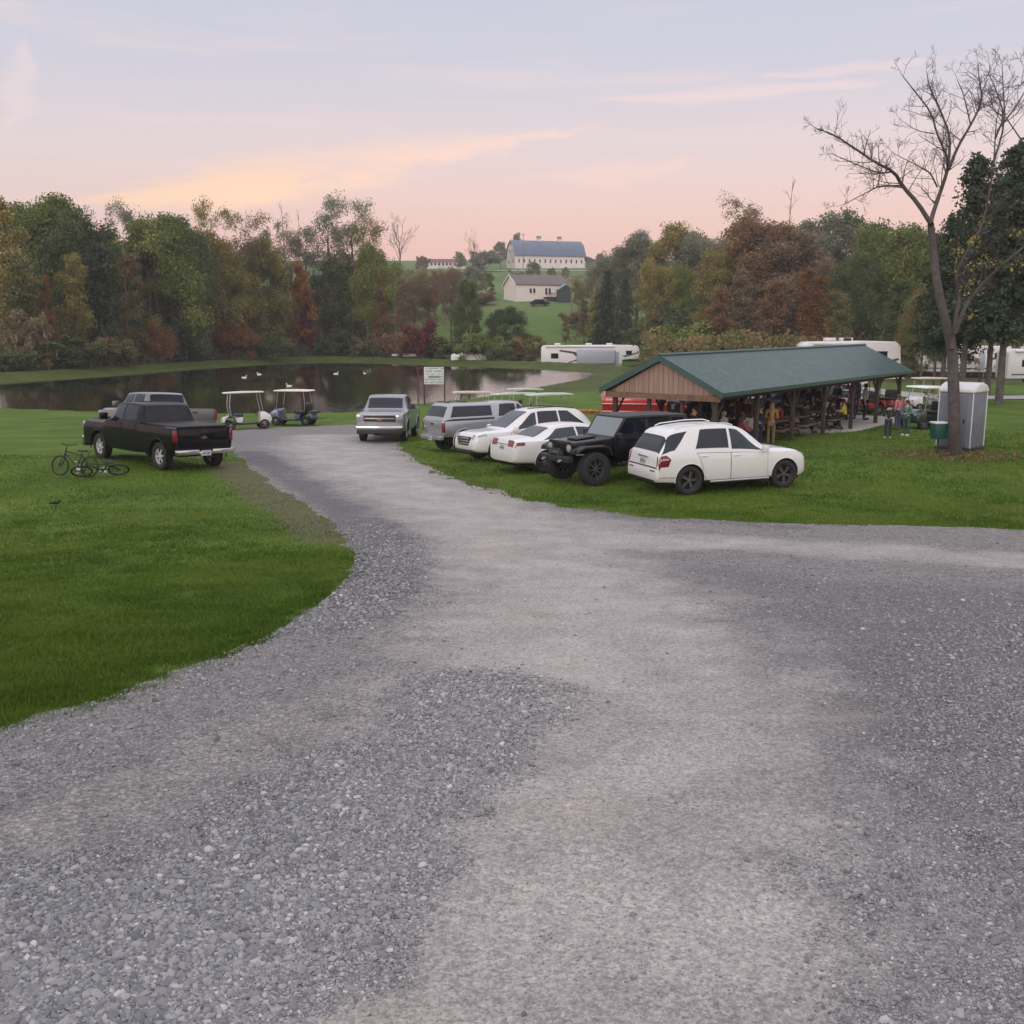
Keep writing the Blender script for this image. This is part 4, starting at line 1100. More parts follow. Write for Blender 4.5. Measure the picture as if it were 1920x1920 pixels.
# ------------------------------------------------------------------ vehicles
GLASS = None
def glass(name, col, rough=.05):
    return simple(name, col, rough, 0, 0, .6, 2.2, spec=.5)
G_DARK = glass('tinted_glass', (.007, .010, .017)); G_WIND = glass('window_glass', (.014, .024, .040))
RUB = simple('tyre_rubber', (.022, .022, .023), .85, var=.3, vscale=8); BLK = simple('black_plastic', (.018, .018, .02), .55, var=.15)
CHR = simple('chrome', (.62, .62, .64), .14, 1, var=0); ALU = simple('alloy', (.42, .42, .44), .35, .85, var=.1); DRIM = simple('dark_alloy', (.16, .16, .17), .35, .7, var=.1)
RED = simple('red_lens', (.16, .008, .012), .15, 0, .6, .15); LENS = simple('clear_lens', (.34, .35, .37), .12, .2, .8, .1); SEAM = simple('door_gap', (.008, .008, .008), .9, var=0)
PLATE = simple('licence_plate', (.55, .58, .62), .4, var=.1, vscale=30); PLTXT = simple('plate_ink', (.05, .07, .16), .5, var=0); WELL = simple('wheel_well', (.008, .008, .008), .95, var=0)
AMB = simple('amber_lens', (.5, .18, .03), .2, 0, .6, 0)

def pchip(xs, ys):
    xs = np.array(xs, float); ys = np.array(ys, float); h = np.diff(xs); d = np.diff(ys) / h; m = np.zeros(len(xs))
    for i in range(1, len(xs) - 1):
        if d[i - 1] * d[i] > 0:
            w1 = 2 * h[i] + h[i - 1]; w2 = h[i] + 2 * h[i - 1]; m[i] = (w1 + w2) / (w1 / d[i - 1] + w2 / d[i])
    m[0] = d[0]; m[-1] = d[-1]
    def f(x):
        i = int(np.clip(np.searchsorted(xs, x) - 1, 0, len(xs) - 2)); t_ = (x - xs[i]) / h[i]; t_ = min(max(t_, 0), 1)
        return ((1 + 2 * t_) * (1 - t_) ** 2) * ys[i] + t_ * (1 - t_) ** 2 * h[i] * m[i] + t_ * t_ * (3 - 2 * t_) * ys[i + 1] + t_ * t_ * (t_ - 1) * h[i] * m[i + 1]
    return f

class Body:
    """a car body surface from stations (x, underside z, half width, shoulder z, top z, half width of the top)"""
    def __init__(s, st, tumble=.0):
        s.st = st; s.cx = [q[0] for q in st]
        s.zb, s.w, s.zs, s.zt, s.wt = (pchip(s.cx, [q[i] for q in st]) for i in range(1, 6))
    def keys(s, x):
        zb, w, zs, zt, wt = s.zb(x), s.w(x), s.zs(x), s.zt(x), s.wt(x)
        zs = min(zs, zt - .012); H = zs - zb; rd = min(.09, (zt - zs) * .5)
        k6 = (w - .035, zs); k8 = (wt + .025, zt - rd)
        bul = .018 if zt - zs > .3 else 0
        k7 = ((k6[0] + k8[0]) / 2 + bul, (k6[1] + k8[1]) / 2)
        return [(0, zb), (w - .22, zb), (w - .055, zb + min(.04, H * .1)), (w - .012, zb + H * .22), (w, zb + H * .55), (w - .012, zs - H * .14), k6, k7, k8,
                (wt - .05, zt - rd * .22), (wt * .5, zt - rd * .03), (0, zt)]
    def yz(s, x, v):
        K = s.keys(x); v = min(max(v, 0), 11); i = min(int(v), 10); t_ = v - i
        p0, p1, p2, p3 = K[max(i - 1, 0)], K[i], K[i + 1], K[min(i + 2, 11)]
        if i == 0: p0 = (-p2[0], p2[1])
        if i == 10: p3 = (-p1[0], p1[1])
        if i in (0, 1, 5, 6): return (p1[0] + (p2[0] - p1[0]) * t_, p1[1] + (p2[1] - p1[1]) * t_)
        o = []
        for c in (0, 1):
            o.append(.5 * (2 * p1[c] + (p2[c] - p0[c]) * t_ + (2 * p0[c] - 5 * p1[c] + 4 * p2[c] - p3[c]) * t_ ** 2 + (3 * p1[c] - p0[c] - 3 * p2[c] + p3[c]) * t_ ** 3))
        return o[0], o[1]
    def P(s, x, v, side=1):
        y, z = s.yz(x, v); return Vector((x, side * y, z))
    def N(s, x, v, side=1):
        e = .01
        a = s.P(min(x + e, s.cx[-1]), v, side) - s.P(max(x - e, s.cx[0]), v, side); b_ = s.P(x, min(v + .05, 11), side) - s.P(x, max(v - .05, 0), side)
        n = a.cross(b_); 
        if n.length < 1e-9: return Vector((0, side, 0))
        n.normalize()
        c = s.P(x, v, side) - Vector((x, 0, (s.zb(x) + s.zt(x)) / 2))
        return n if n.dot(c) > 0 else -n
    def xs(s):
        o = []
        for a, b_ in zip(s.cx[:-1], s.cx[1:]):
            n = max(1, int((b_ - a) / .09)); o += [a + (b_ - a) * i / n for i in range(n)]
        return o + [s.cx[-1]]
    def mesh(s, name, mats, parent, wheels=(), wr=.4, ww=.3, cuts=()):
        vs = []; fs = []; vv = [0, .5, 1, 1.5, 2, 2.4, 3, 3.5, 4, 4.5, 5, 5.5, 6, 6.5, 7, 7.5, 8, 8.35, 8.7, 9, 9.5, 10, 10.5, 11]
        m = len(vv); ring = 2 * m - 2; X = s.xs()
        for x in X:
            L = [s.P(x, v, 1) for v in vv]; Rr = [s.P(x, v, -1) for v in vv[1:-1]][::-1]; vs += L + Rr
        n = len(X)
        for i in range(n - 1):
            for j in range(ring):
                k = (j + 1) % ring; fs.append((i * ring + j, i * ring + k, (i + 1) * ring + k, (i + 1) * ring + j))
        fs.append(list(range(ring))); fs.append([(n - 1) * ring + j for j in range(ring)])
        mb = MB(); mb.add(vs, fs); o = mb.build(name, mats, parent, smooth=38)
        ct = MB()
        for (wx, wz) in wheels:
            for sd__ in (1, -1):
                y0 = sd__ * (max(s.w(wx), .8) + .15); y1 = y0 - sd__ * (ww + .15)
                ct.lathe([(1e-3, min(y0, y1)), (wr, min(y0, y1)), (wr, max(y0, y1)), (1e-3, max(y0, y1))], (wx, 0, wz), 'y', 40)
        for c in cuts: ct.box(*c)
        if ct.v:
            c_o = ct.build('cutter', WELL); 
            md = o.modifiers.new('b', 'BOOLEAN'); md.operation = 'DIFFERENCE'; md.object = c_o; md.solver = 'EXACT'; md.material_mode = 'TRANSFER'
            c_o.parent = parent
            dg = bpy.context.evaluated_depsgraph_get(); dg.update()
            me = bpy.data.meshes.new_from_object(o.evaluated_get(dg)); o.modifiers.clear(); o.data = me
            me.set_sharp_from_angle(angle=R(38))
            bpy.data.objects.remove(c_o)
        return o
    def patch(s, mb, x0, x1, v0, v1, side=1, off=.004, nx=10, nv=6, both=False, rim=.008):
        """a sheet lying off proud of the surface; x0, x1 numbers or functions of v"""
        fx0 = x0 if callable(x0) else (lambda v: x0); fx1 = x1 if callable(x1) else (lambda v: x1)
        rows = []
        vlist = [(v0 + (v1 - v0) * j / nv, side) for j in range(nv + 1)]
        if both: vlist = [(v0 + (11 - v0) * j / nv, 1) for j in range(nv + 1)] + [(11 - (11 - v0) * j / nv, -1) for j in range(1, nv + 1)]
        for (v, sd__) in vlist:
            a, b_ = fx0(v), fx1(v); rows.append([(a + (b_ - a) * i / nx, v, sd__) for i in range(nx + 1)])
        top = [[s.P(*q) + s.N(*q) * off for q in r_] for r_ in rows]; bot = [[s.P(*q) + s.N(*q) * (off - rim) for q in r_] for r_ in rows]
        nr, nc = len(rows), nx + 1
        vs = [p for r_ in top for p in r_]; fs = [(i * nc + j, i * nc + j + 1, (i + 1) * nc + j + 1, (i + 1) * nc + j) for i in range(nr - 1) for j in range(nc - 1)]
        per = [(0, j) for j in range(nc)] + [(i, nc - 1) for i in range(1, nr)] + [(nr - 1, j) for j in range(nc - 2, -1, -1)] + [(i, 0) for i in range(nr - 2, 0, -1)]
        b0 = len(vs); vs += [bot[i][j] for i, j in per]; k = len(per)
        for a in range(k):
            c = (a + 1) % k; fs.append((per[a][0] * nc + per[a][1], per[c][0] * nc + per[c][1], b0 + c, b0 + a))
        mb.add(vs, fs); return mb

def lin(va, xa, vb, xb):
    return lambda v: xa + (xb - xa) * (v - va) / (vb - va)

_wc = {}
def wheel_meshes(r, w, spokes, rim_mat, rim_r, style):
    key = (r, w, spokes, rim_mat.name, rim_r, style)
    if key in _wc: return _wc[key]
    mb = MB(); h = w / 2
    mb.lathe([(rim_r * .97, -h * .78), (rim_r + .015, -h * .95), ((r + rim_r) / 2, -h), (r - .03, -h * .95), (r - .006, -h * .78), (r, -h * .4), (r, h * .4), (r - .006, h * .78), (r - .03, h * .95), ((r + rim_r) / 2, h), (rim_r + .015, h * .95), (rim_r * .97, h * .78), (rim_r * .97, -h * .78)], axis='y', n=36)
    nl = 40
    for i in range(nl):                                      # tread lugs
        a = 2 * PI * i / nl
        for sg in (-1, 1):
            mb.cbox((math.cos(a + sg * .04) * (r - .001), sg * h * .55, math.sin(a + sg * .04) * (r - .001)), (.012, h * .5, .045 * r / .38), Matrix.Rotation(-a, 3, 'Y'))
    ty = mb.build('wheel', RUB); tm = ty.data; bpy.data.objects.remove(ty)
    rm = MB(); f = h * .72
    rm.lathe([(rim_r, -f), (rim_r * .96, -f * 1.02), (rim_r * .9, -f * .6), (rim_r * .9, f * .6), (rim_r * .96, f * 1.02), (rim_r, f), (rim_r, -f)], axis='y', n=36)
    for sg in (-1, 1):
        rm.lathe([(1e-3, sg * f * .98), (rim_r * .2, sg * f * .95), (rim_r * .24, sg * f * .6), (1e-3, sg * f * .55)], axis='y', n=20)
        for i in range(spokes):
            a = 2 * PI * i / spokes + .3
            prs = [0] if style != 'twin' else [-.13, .13]
            for dlt in prs:
                a2 = a + dlt; wd = rim_r * (.2 if style == 'fat' else .12)
                c = rim_r * .55
                M = Matrix.Rotation(-a2, 3, 'Y')
                rm.cbox((math.cos(a2) * c, sg * f * .76, math.sin(a2) * c), (rim_r * .78, f * .24, wd), M)
    rm.cur = 1
    rm.lathe([(1e-3, -f * .2), (rim_r * .9, -f * .2), (rim_r * .9, f * .2), (1e-3, f * .2)], axis='y', n=24)
    ro = rm.build('rim', [rim_mat, WELL], smooth=30); rmm = ro.data; bpy.data.objects.remove(ro)
    _wc[key] = (tm, rmm); return _wc[key]

def add_wheels(root, xs_, y, r, w, spokes=6, rim_mat=None, rim_r=None, style=''):
    tm, rm = wheel_meshes(r, w, spokes, rim_mat or ALU, rim_r or r * .64, style)
    for x in xs_:
        for sd__ in (1, -1):
            t_ = link_mesh('wheel', tm, root); t_.location = (x, sd__ * y, r); t_.rotation_euler = (0, random.random() * 2, 0)
            link_mesh('rim', rm, t_)

def mirror_pair(root, x, y, z, mat, s=1.0):
    for sd__ in (1, -1):
        m = MB(); m.cbox((x, sd__ * (y + .11 * s), z), (.12 * s, .19 * s, .17 * s)); m.cbox((x + .02, sd__ * (y + .0), z - .06 * s), (.06, .12, .05))
        m.build('mirror', mat, root, bevel=.03)

def plate(root, x, y, z, rot=0, mat=None):
    m = MB(); m.cbox((x, y, z), (.012, .31, .16)); o = m.build('licence_plate', mat or PLATE, root, bevel=.004)
    k = MB()
    for i in range(7):
        if i == 3: continue
        k.cbox((x + (-.0085 if x < 0 else .0085), y + (i - 3) * .036, z - .005), (.004, .022, .055))
    k.cbox((x + (-.0085 if x < 0 else .0085), y, z + .055), (.004, .16, .016))
    k.build('plate_letters', PLTXT, o)

def put(root, localpts, pixels, zoff=0):
    """stand a thing so that two of its local ground points fall on two surveyed ground points"""
    A, B = (ground_at(*p) for p in pixels); a, b_ = (np.array(p) for p in localpts)
    th = math.atan2(*(B - A)[:2][::-1]) - math.atan2(*(b_ - a)[::-1])
    M = np.array([[math.cos(th), -math.sin(th)], [math.sin(th), math.cos(th)]])
    c = (A[:2] + B[:2]) / 2 - M @ ((a + b_) / 2)
    seat(root, c, th, zoff)
def put1(root, localpt, pixel, deg, zoff=0):
    A = ground_at(*pixel); th = R(deg); M = np.array([[math.cos(th), -math.sin(th)], [math.sin(th), math.cos(th)]])
    seat(root, A[:2] - M @ np.array(localpt), th, zoff)
def seat(root, c, th, zoff=0, L=1.4, W=.8):
    """rest on the slope: height, pitch and roll from the ground under the wheels"""
    M = np.array([[math.cos(th), -math.sin(th)], [math.sin(th), math.cos(th)]])
    hz = {}
    for i in (-1, 1):
        for j in (-1, 1):
            q = c + M @ np.array([i * L, j * W]); hz[(i, j)] = gz(*q) + (.015 if float(sdf(q[0:1], q[1:2], ROAD)[0]) > 0 else .012)
    z = sum(hz.values()) / 4; pit = math.atan2((hz[(1, 1)] + hz[(1, -1)] - hz[(-1, 1)] - hz[(-1, -1)]) / 2, 2 * L); rol = math.atan2((hz[(1, 1)] + hz[(-1, 1)] - hz[(1, -1)] - hz[(-1, -1)]) / 2, 2 * W)
    root.location = (float(c[0]), float(c[1]), z + zoff); root.rotation_euler = (rol, -pit, th)

WHITE = paint('white_paint', (.72, .72, .725), .3); BLACK = paint('black_paint', (.004, .004, .006), .5, dirt=.015, coat=.55); BLACK.node_tree.nodes['Principled BSDF'].inputs['Specular IOR Level'].default_value = .05; SILV = paint('silver_paint', (.36, .37, .40), .3, .6); GREY = paint('grey_paint', (.25, .26, .29), .3, .6); BEIGE = paint('champagne_paint', (.19, .185, .18), .32, .6)

def arches(bd, root, xs_, cz, r, mat, t_=.014):
    for sd__ in (1, -1):
        for x in xs_:
            pts = []
            for a in np.linspace(-.15, PI + .15, 22):
                xx = x + math.cos(a) * r; z = cz + math.sin(a) * r
                vs_ = np.linspace(2.2, 6, 40); q = min(vs_, key=lambda v: abs(bd.yz(xx, v)[1] - z)); pts.append((xx, sd__ * (bd.yz(xx, q)[0] - .004), z))
            m = MB(); m.tube(pts, t_, 6); m.build('arch_lip', mat, root)
def doors(bd, root, spans, paintm, v0=2.25, v1=6.0, handle=True, hz=5.35, hm=None):
    for sd__ in (1, -1):
        sm = MB(); xa = min(min(f(v) for v in (v0, v1)) if callable(f) else f for f, _ in spans); xb = max(max(f(v) for v in (v0, v1)) if callable(f) else f for _, f in spans)
        first, last = spans[0][0], spans[-1][1]
        ga = (lambda v: (first(v) if callable(first) else first) - .011); gb = (lambda v: (last(v) if callable(last) else last) + .011)
        bd.patch(sm, ga, gb, v0 - .1, v1 + .04, sd__, .0016, 24, 8, rim=.01); sm.build('door_gap', SEAM, root)
        for a, b_ in spans:
            m = MB(); bd.patch(m, a, b_, v0, v1, sd__, .006, 16, 8, rim=.012); d = m.build('door', paintm, root, smooth=50)
            if handle:
                xa_ = (a(hz) if callable(a) else a) + .06; q = bd.P(xa_ + .1, hz, sd__); h = MB(); h.cbox((q.x, q.y + sd__ * .022, q.z), (.19, .03, .032)); h.build('handle', hm or paintm, d, bevel=.01)

# ---- white SUV seen from its right rear
def suv():
    root = thing('suv', 'white SUV with dark alloy wheels parked nearest the camera, its tail toward the road', 'car')
    bd = Body([(-2.39, .44, .80, .60, .615, .72), (-2.375, .40, .86, .64, .66, .78), (-2.35, .37, .895, .72, .745, .80), (-2.325, .35, .905, .88, .90, .79), (-2.30, .34, .915, 1.02, 1.06, .77), (-2.27, .34, .92, 1.07, 1.15, .745),
               (-2.06, .33, .935, 1.09, 1.49, .66), (-1.96, .32, .94, 1.095, 1.63, .63), (-1.86, .31, .945, 1.10, 1.685, .625), (-1.6, .29, .95, 1.10, 1.735, .63), (-.75, .27, .955, 1.085, 1.80, .645), (-.15, .27, .955, 1.065, 1.785, .64),
               (.2, .27, .955, 1.055, 1.71, .62), (1.0, .27, .95, 1.035, 1.17, .68), (1.12, .27, .95, 1.025, 1.105, .70), (1.75, .28, .935, .99, 1.055, .70), (2.04, .30, .91, .935, .985, .69), (2.12, .32, .875, .885, .925, .66), (2.18, .34, .83, .79, .83, .62), (2.225, .38, .77, .66, .70, .58), (2.25, .43, .70, .57, .60, .52)])
    wx = (-1.42, 1.495)
    bd.mesh('body', [WHITE, WELL], root, [(x, .40) for x in wx], .435, .34)
    m = MB(); m.box(-2.2, 2.08, -.72, .72, .24, .36); m.build('underbody', WELL, root, bevel=.03)
    for sd__ in (1, -1):                                     # windows: rear side pane, then the two doors'
        for a, b_, gm in ((lin(6.3, -1.26, 7.95, -1.02), lin(6.3, -.25, 7.95, -.23), G_DARK), (lin(6.3, -.16, 7.95, -.15), lin(6.3, .86, 7.95, .10), G_WIND), (lin(6.4, -2.255, 7.9, -2.03), lin(6.4, -1.86, 7.9, -1.42), G_DARK)):
            m = MB(); bd.patch(m, a, b_, 6.4 if gm is G_DARK else 6.3, 7.95, sd__, .005, 10, 6); m.build('side_window', gm, root)
        m = MB(); bd.patch(m, lin(2.0, -1.0, 3, -1.0), 1.06, 1.75, 2.55, sd__, .018, 20, 3, rim=.03); m.build('sill_trim', BLK, root)
    m = MB(); bd.patch(m, -2.268, -2.02, 7.9, 11, off=.006, nx=8, nv=8, both=True); m.build('rear_window', G_DARK, root)
    m = MB(); bd.patch(m, .25, .99, 8.9, 11, off=.006, nx=8, nv=8, both=True); m.build('windscreen', G_WIND, root)
    doors(bd, root, [(lin(2.25, -.90, 6, -1.22), -.215), (-.195, lin(2.25, .92, 6, .93))], WHITE)
    for sd__ in (1, -1):
        m = MB(); bd.patch(m, lambda v: -2.33, lambda v: -1.98 - .12 * abs(v - 4.9) if v < 6.05 else -2.305, 4.15, 5.95, sd__, .007, 10, 8)
        bd.patch(m, -2.340, -2.300, 7.7, 8.75, sd__, .007, 3, 8); m.build('taillight', RED, root)
        m = MB(); bd.patch(m, -2.31, -2.06, 4.85, 5.1, sd__, .010, 8, 2); m.build('lamp_strip', LENS, root)
        m = MB(); m.cbox((-2.372, sd__ * .62, .66), (.03, .26, .035)); m.build('reflector', RED, root, bevel=.008)
        m = MB(); bd.patch(m, 2.0, 2.165, 5.6, 8.6, sd__, .006, 8, 6); m.build('headlight', LENS, root)
        m = MB(); m.tube([(-1.7, sd__ * .585, 1.72), (-1.55, sd__ * .59, 1.775), (-.75, sd__ * .60, 1.835), (-.2, sd__ * .60, 1.825), (.0, sd__ * .60, 1.77)], .016); m.build('roof_rail', WHITE, root)
        m = MB(); m.tube([(-.85, sd__ * .97, .33), (.95, sd__ * .97, .33)], .035); m.build('running_board', ALU, root)
    m = MB(); bd.patch(m, -2.353, -2.346, 8.1, 11, off=.003, nx=2, nv=10, both=True, rim=.006)
    for sd__ in (1, -1): bd.patch(m, lambda v: -2.352, lambda v: -1.86, 2.95, 3.02, sd__, .003, 8, 1, rim=.006)
    bd.patch(m, 1.115, 1.126, 8.2, 11, off=.003, nx=1, nv=8, both=True, rim=.006); m.build('panel_gap', SEAM, root)
    m = MB(); m.cbox((-2.335, 0, 1.00), (.04, .55, .03)); m.build('tailgate_trim', CHR, root, bevel=.008)
    m = MB(); m.cbox((-2.175, .12, 1.31), (.02, .4, .018), Matrix.Rotation(.1, 3, 'X')); m.build('wiper', BLK, root)
    m = MB(); m.box(-2.385, -2.2, -.70, .70, .34, .46); m.build('rear_valance', BLK, root, bevel=.03)
    m = MB(); m.box(2.16, 2.262, -.36, .36, .50, .74); m.build('grille', BLK, root, bevel=.03)
    arches(bd, root, wx, .40, .437, WHITE)
    plate(root, -2.345, 0.0, .87)
    mirror_pair(root, .78, .93, 1.13, WHITE)
    add_wheels(root, wx, .80, .385, .26, 5, DRIM, .265, 'twin')
    return root
o = suv(); put(o, [(-1.42, -.93), (1.495, -.93)], [(1290, 929), (1474, 916)])

# ---- pickups
def pickup(name, label, pm, L, W, H, wb, cab_rear, cab_front, cowl, rail, hood, wr, kind, light='tall', rimm=None, spokes=6, style='fat'):
    root = thing(name, label, 'pickup truck'); h = L / 2; w = W / 2
    wx = (-wb / 2 - .10, wb / 2 - .10)
    ft = hood - .06
    st = [(-h + .12, .60, w - .055, rail - .02, rail, w - .16), (-h + .16, .58, w - .03, rail - .015, rail + .01, w - .15), (-h + .5, .55, w - .01, rail - .01, rail + .02, w - .14), (cab_rear - .06, .42, w, rail, rail + .02, w - .14)]
    if kind != 'cap':
        st += [(cab_rear - .03, .42, w, rail, rail + .06, w - .2), (cab_rear + .06, .42, w, rail + .02, H - .08, w - .27), (cab_rear + .16, .40, w, rail + .03, H - .02, w - .26)]
    else:
        st = [(-h + .12, .60, w - .055, rail - .02, rail, w - .10), (-h + .15, .58, w - .03, rail - .015, rail + .05, w - .12), (-h + .42, .56, w - .015, rail - .01, H - .10, w - .22), (-h + .52, .55, w - .01, rail - .01, H - .02, w - .23), (cab_rear - .03, .42, w, rail, H - .03, w - .24), (cab_rear + .16, .40, w, rail + .02, H - .02, w - .25)]
    st += [((cab_rear + cab_front) / 2, .38, w, rail + .02, H, w - .25), (cab_front, .38, w, rail + .01, H - .04, w - .26), (cab_front + .12, .38, w, rail, H - .12, w - .27), (cowl - .06, .38, w, rail - .02, hood + .10, w - .24), (cowl + .06, .38, w, hood - .05, hood + .04, w - .2),
           (cowl + .5, .38, w - .01, hood - .07, hood + .02, w - .2), (h - .42, .40, w - .015, hood - .08, hood - .0, w - .2), (h - .2, .42, w - .03, ft - .07, ft + .03, w - .2), (h - .13, .44, w - .05, ft - .11, ft - .01, w - .2), (h - .11, .46, w - .07, ft - .2, ft - .1, w - .2)]
    bd = Body(st)
    cuts = [] if kind in ('cap', 'tonneau') else [(-h + .2, cab_rear - .14, -w + .16, w - .16, .75, rail + .3)]
    bd.mesh('body', [pm, WELL], root, [(x, wr + .03) for x in wx], wr + .075, .34, cuts)
    m = MB(); m.box(-h + .3, h - .3, -w + .28, w - .28, .42, .62); m.build('chassis', WELL, root, bevel=.03)
    ext = cab_rear + .95
    if kind == 'tonneau':
        m = MB(); m.box(-h + .17, cab_rear - .1, -w + .17, w - .17, rail + .0, rail + .045); m.build('bed_cover', simple('tonneau_vinyl', (.012, .012, .014), .6, var=.2), root, bevel=.015)
    for sd__ in (1, -1):
        for a, b_, gm in ((lin(6.3, cab_rear + .14, 7.95, cab_rear + .26), lin(6.3, ext - .05, 7.95, ext - .05), G_DARK), (lin(6.3, ext + .04, 7.95, ext + .04), lin(6.3, cowl - .16, 7.95, cab_front + .02), G_WIND)):
            m = MB(); bd.patch(m, a, b_, 6.3, 7.95, sd__, .005, 10, 6); m.build('side_window', gm, root)
        if kind == 'cap':
            m = MB(); bd.patch(m, lin(6.3, -h + .42, 7.9, -h + .62), cab_rear - .12, 6.5, 7.9, sd__, .005, 10, 6); m.build('cap_window', G_DARK, root)
            m = MB(); bd.patch(m, -h + .16, cab_rear - .05, 5.98, 6.25, sd__, .012, 10, 2); m.build('cap_rail', BLK, root)
        m = MB(); m.cbox((-h + .155, sd__ * (w - .085), rail - .24), (.11, .13, .36)); m.build('taillight', RED, root, bevel=.025)
        m = MB(); m.cbox((h - .175, sd__ * (w - .21), ft - .17), (.20, .32, .26)); m.build('headlight', LENS, root, bevel=.035)
    if kind == 'cap':
        m = MB(); bd.patch(m, -h + .20, -h + .40, 8.8, 11, off=.006, nx=6, nv=8, both=True); m.build('rear_window', G_DARK, root)
        m = MB(); m.tube([(-h + .6, -.5, H + .02), (-h + .6, .5, H + .02)], .02); m.tube([(-h + 1.3, -.5, H + .02), (-h + 1.3, .5, H + .02)], .02); m.build('roof_rack', BLK, root)
    else:
        m = MB(); bd.patch(m, cab_rear - .02, cab_rear + .055, 8.9, 11, off=.006, nx=4, nv=8, both=True); m.build('rear_window', G_DARK, root)
    m = MB(); bd.patch(m, cab_front + .15, cowl - .07, 8.9, 11, off=.006, nx=8, nv=8, both=True); m.build('windscreen', G_WIND if kind != 'front' else G_DARK, root)
    doors(bd, root, [(cab_rear + .12, ext - .012), (ext + .012, cowl + .02)], pm, v0=2.3, v1=6.0, hm=BLK if pm is BLACK else None)
    m = MB(); m.box(-h + .10, -h + .128, -w + .17, w - .17, .68, rail - .03); tg = m.build('tailgate', pm, root, bevel=.012)
    k = MB(); k.cbox((-h + .094, 0, rail - .13), (.02, .22, .06)); k.build('handle', BLK, tg, bevel=.01)
    m = MB(); m.box(-h - .02, -h + .16, -w + .06, -.22, .50, .66); m.box(-h - .02, -h + .16, .22, w - .06, .50, .66); m.box(-h + .0, -h + .16, -.22, .22, .46, .60); m.build('rear_bumper', CHR if light != 'silver' else pm, root, bevel=.03)
    plate(root, -h - .004, 0, .545)
    m = MB(); m.box(h - .16, h + .03, -w + .05, w - .05, .52, .68); m.build('front_bumper', CHR, root, bevel=.04); m = MB(); m.box(h - .2, h - .0, -w + .08, w - .08, .34, .52); m.build('front_valance', BLK, root, bevel=.03)
    m = MB(); m.box(h - .17, h - .07, -w + .37, w - .37, ft - .36, ft - .08); gr_ = m.build('grille', BLK, root, bevel=.02)
    m = MB(); m.cbox((h - .06, 0, ft - .22), (.03, W - .80, .06)); m.cbox((h - .06, 0, ft - .36), (.03, W - .80, .03)); m.cbox((h - .06, 0, ft - .085), (.03, W - .80, .025)); m.build('grille_bar', CHR if kind != 'front' else pm, root, bevel=.008)
    mirror_pair(root, cowl - .22, w - .02, rail + .13, BLK if kind == 'front' else pm, 1.25)
    add_wheels(root, wx, w - .16, wr, .27, spokes, rimm or ALU, wr * .62, style)
    for sd__ in (1, -1):
        for x in wx:
            m = MB(); m.tube([(x + math.cos(a) * (wr + .085), sd__ * (w + .0), wr + .03 + math.sin(a) * (wr + .085)) for a in np.linspace(-.25, PI + .25, 20)], .022, 6); m.build('arch_trim', pm, root)
    return root, wx, w, h

o, wx, w, h = pickup('pickup_truck', 'black pickup truck with a flat bed cover and bright wheels standing on the left lawn', BLACK, 5.85, 2.03, 1.92, 3.64, -.78, .70, 1.30, 1.30, 1.25, .41, 'tonneau', rimm=simple('bright_alloy', (.62, .62, .64), .4, .35, var=.1))
m = MB(); m.prism([(-.13, .0), (-.04, .0), (-.04, .035), (.04, .035), (.04, 0), (.13, 0), (.10, -.035), (.04, -.035), (.04, -.06), (-.04, -.06), (-.04, -.035), (-.10, -.035)], 'x', -h + .09, -h + .10)
e = m.build('emblem', CHR, o); e.location = (0, 0, 1.02)
m = MB(); m.box(-.30, .75, .002, .012, .0, .035)
put(o, [(wx[0], w - .03), (wx[1], w - .03)], [(309, 884), (177, 859)])
blk = o
o, wx, w, h = pickup('pickup_truck', 'grey-brown pickup truck partly hidden behind the black pickup', BEIGE, 5.8, 2.03, 1.95, 3.7, -.85, .72, 1.32, 1.32, 1.27, .41, 'open', light='silver')
put1(o, (-2.5, -.8), (392, 832), math.degrees(blk.rotation_euler.z) + 1)
o, wx, w, h = pickup('pickup_truck', 'silver pickup truck facing the camera on the gravel by the pond', GREY, 5.8, 2.03, 1.92, 3.64, -.78, .70, 1.30, 1.30, 1.25, .41, 'front')
put1(o, (wx[1] + .25, 0), (718, 828), -91.5)
m = MB(); m.prism([(-.13, .0), (-.04, .0), (-.04, .035), (.04, .035), (.04, 0), (.13, 0), (.10, -.035), (.04, -.035), (.04, -.06), (-.04, -.06), (-.04, -.035), (-.10, -.035)], 'x', h - .045, h - .035)
e = m.build('emblem', AMB, o); e.location = (0, 0, .95)
o, wx, w, h = pickup('pickup_truck', 'silver pickup truck with a windowed bed cap, tail toward the road', SILV, 5.39, 1.89, 1.84, 3.24, -.40, .70, 1.25, 1.20, 1.12, .385, 'cap', light='silver')
put1(o, (wx[0], -.93), (872, 849), 29)

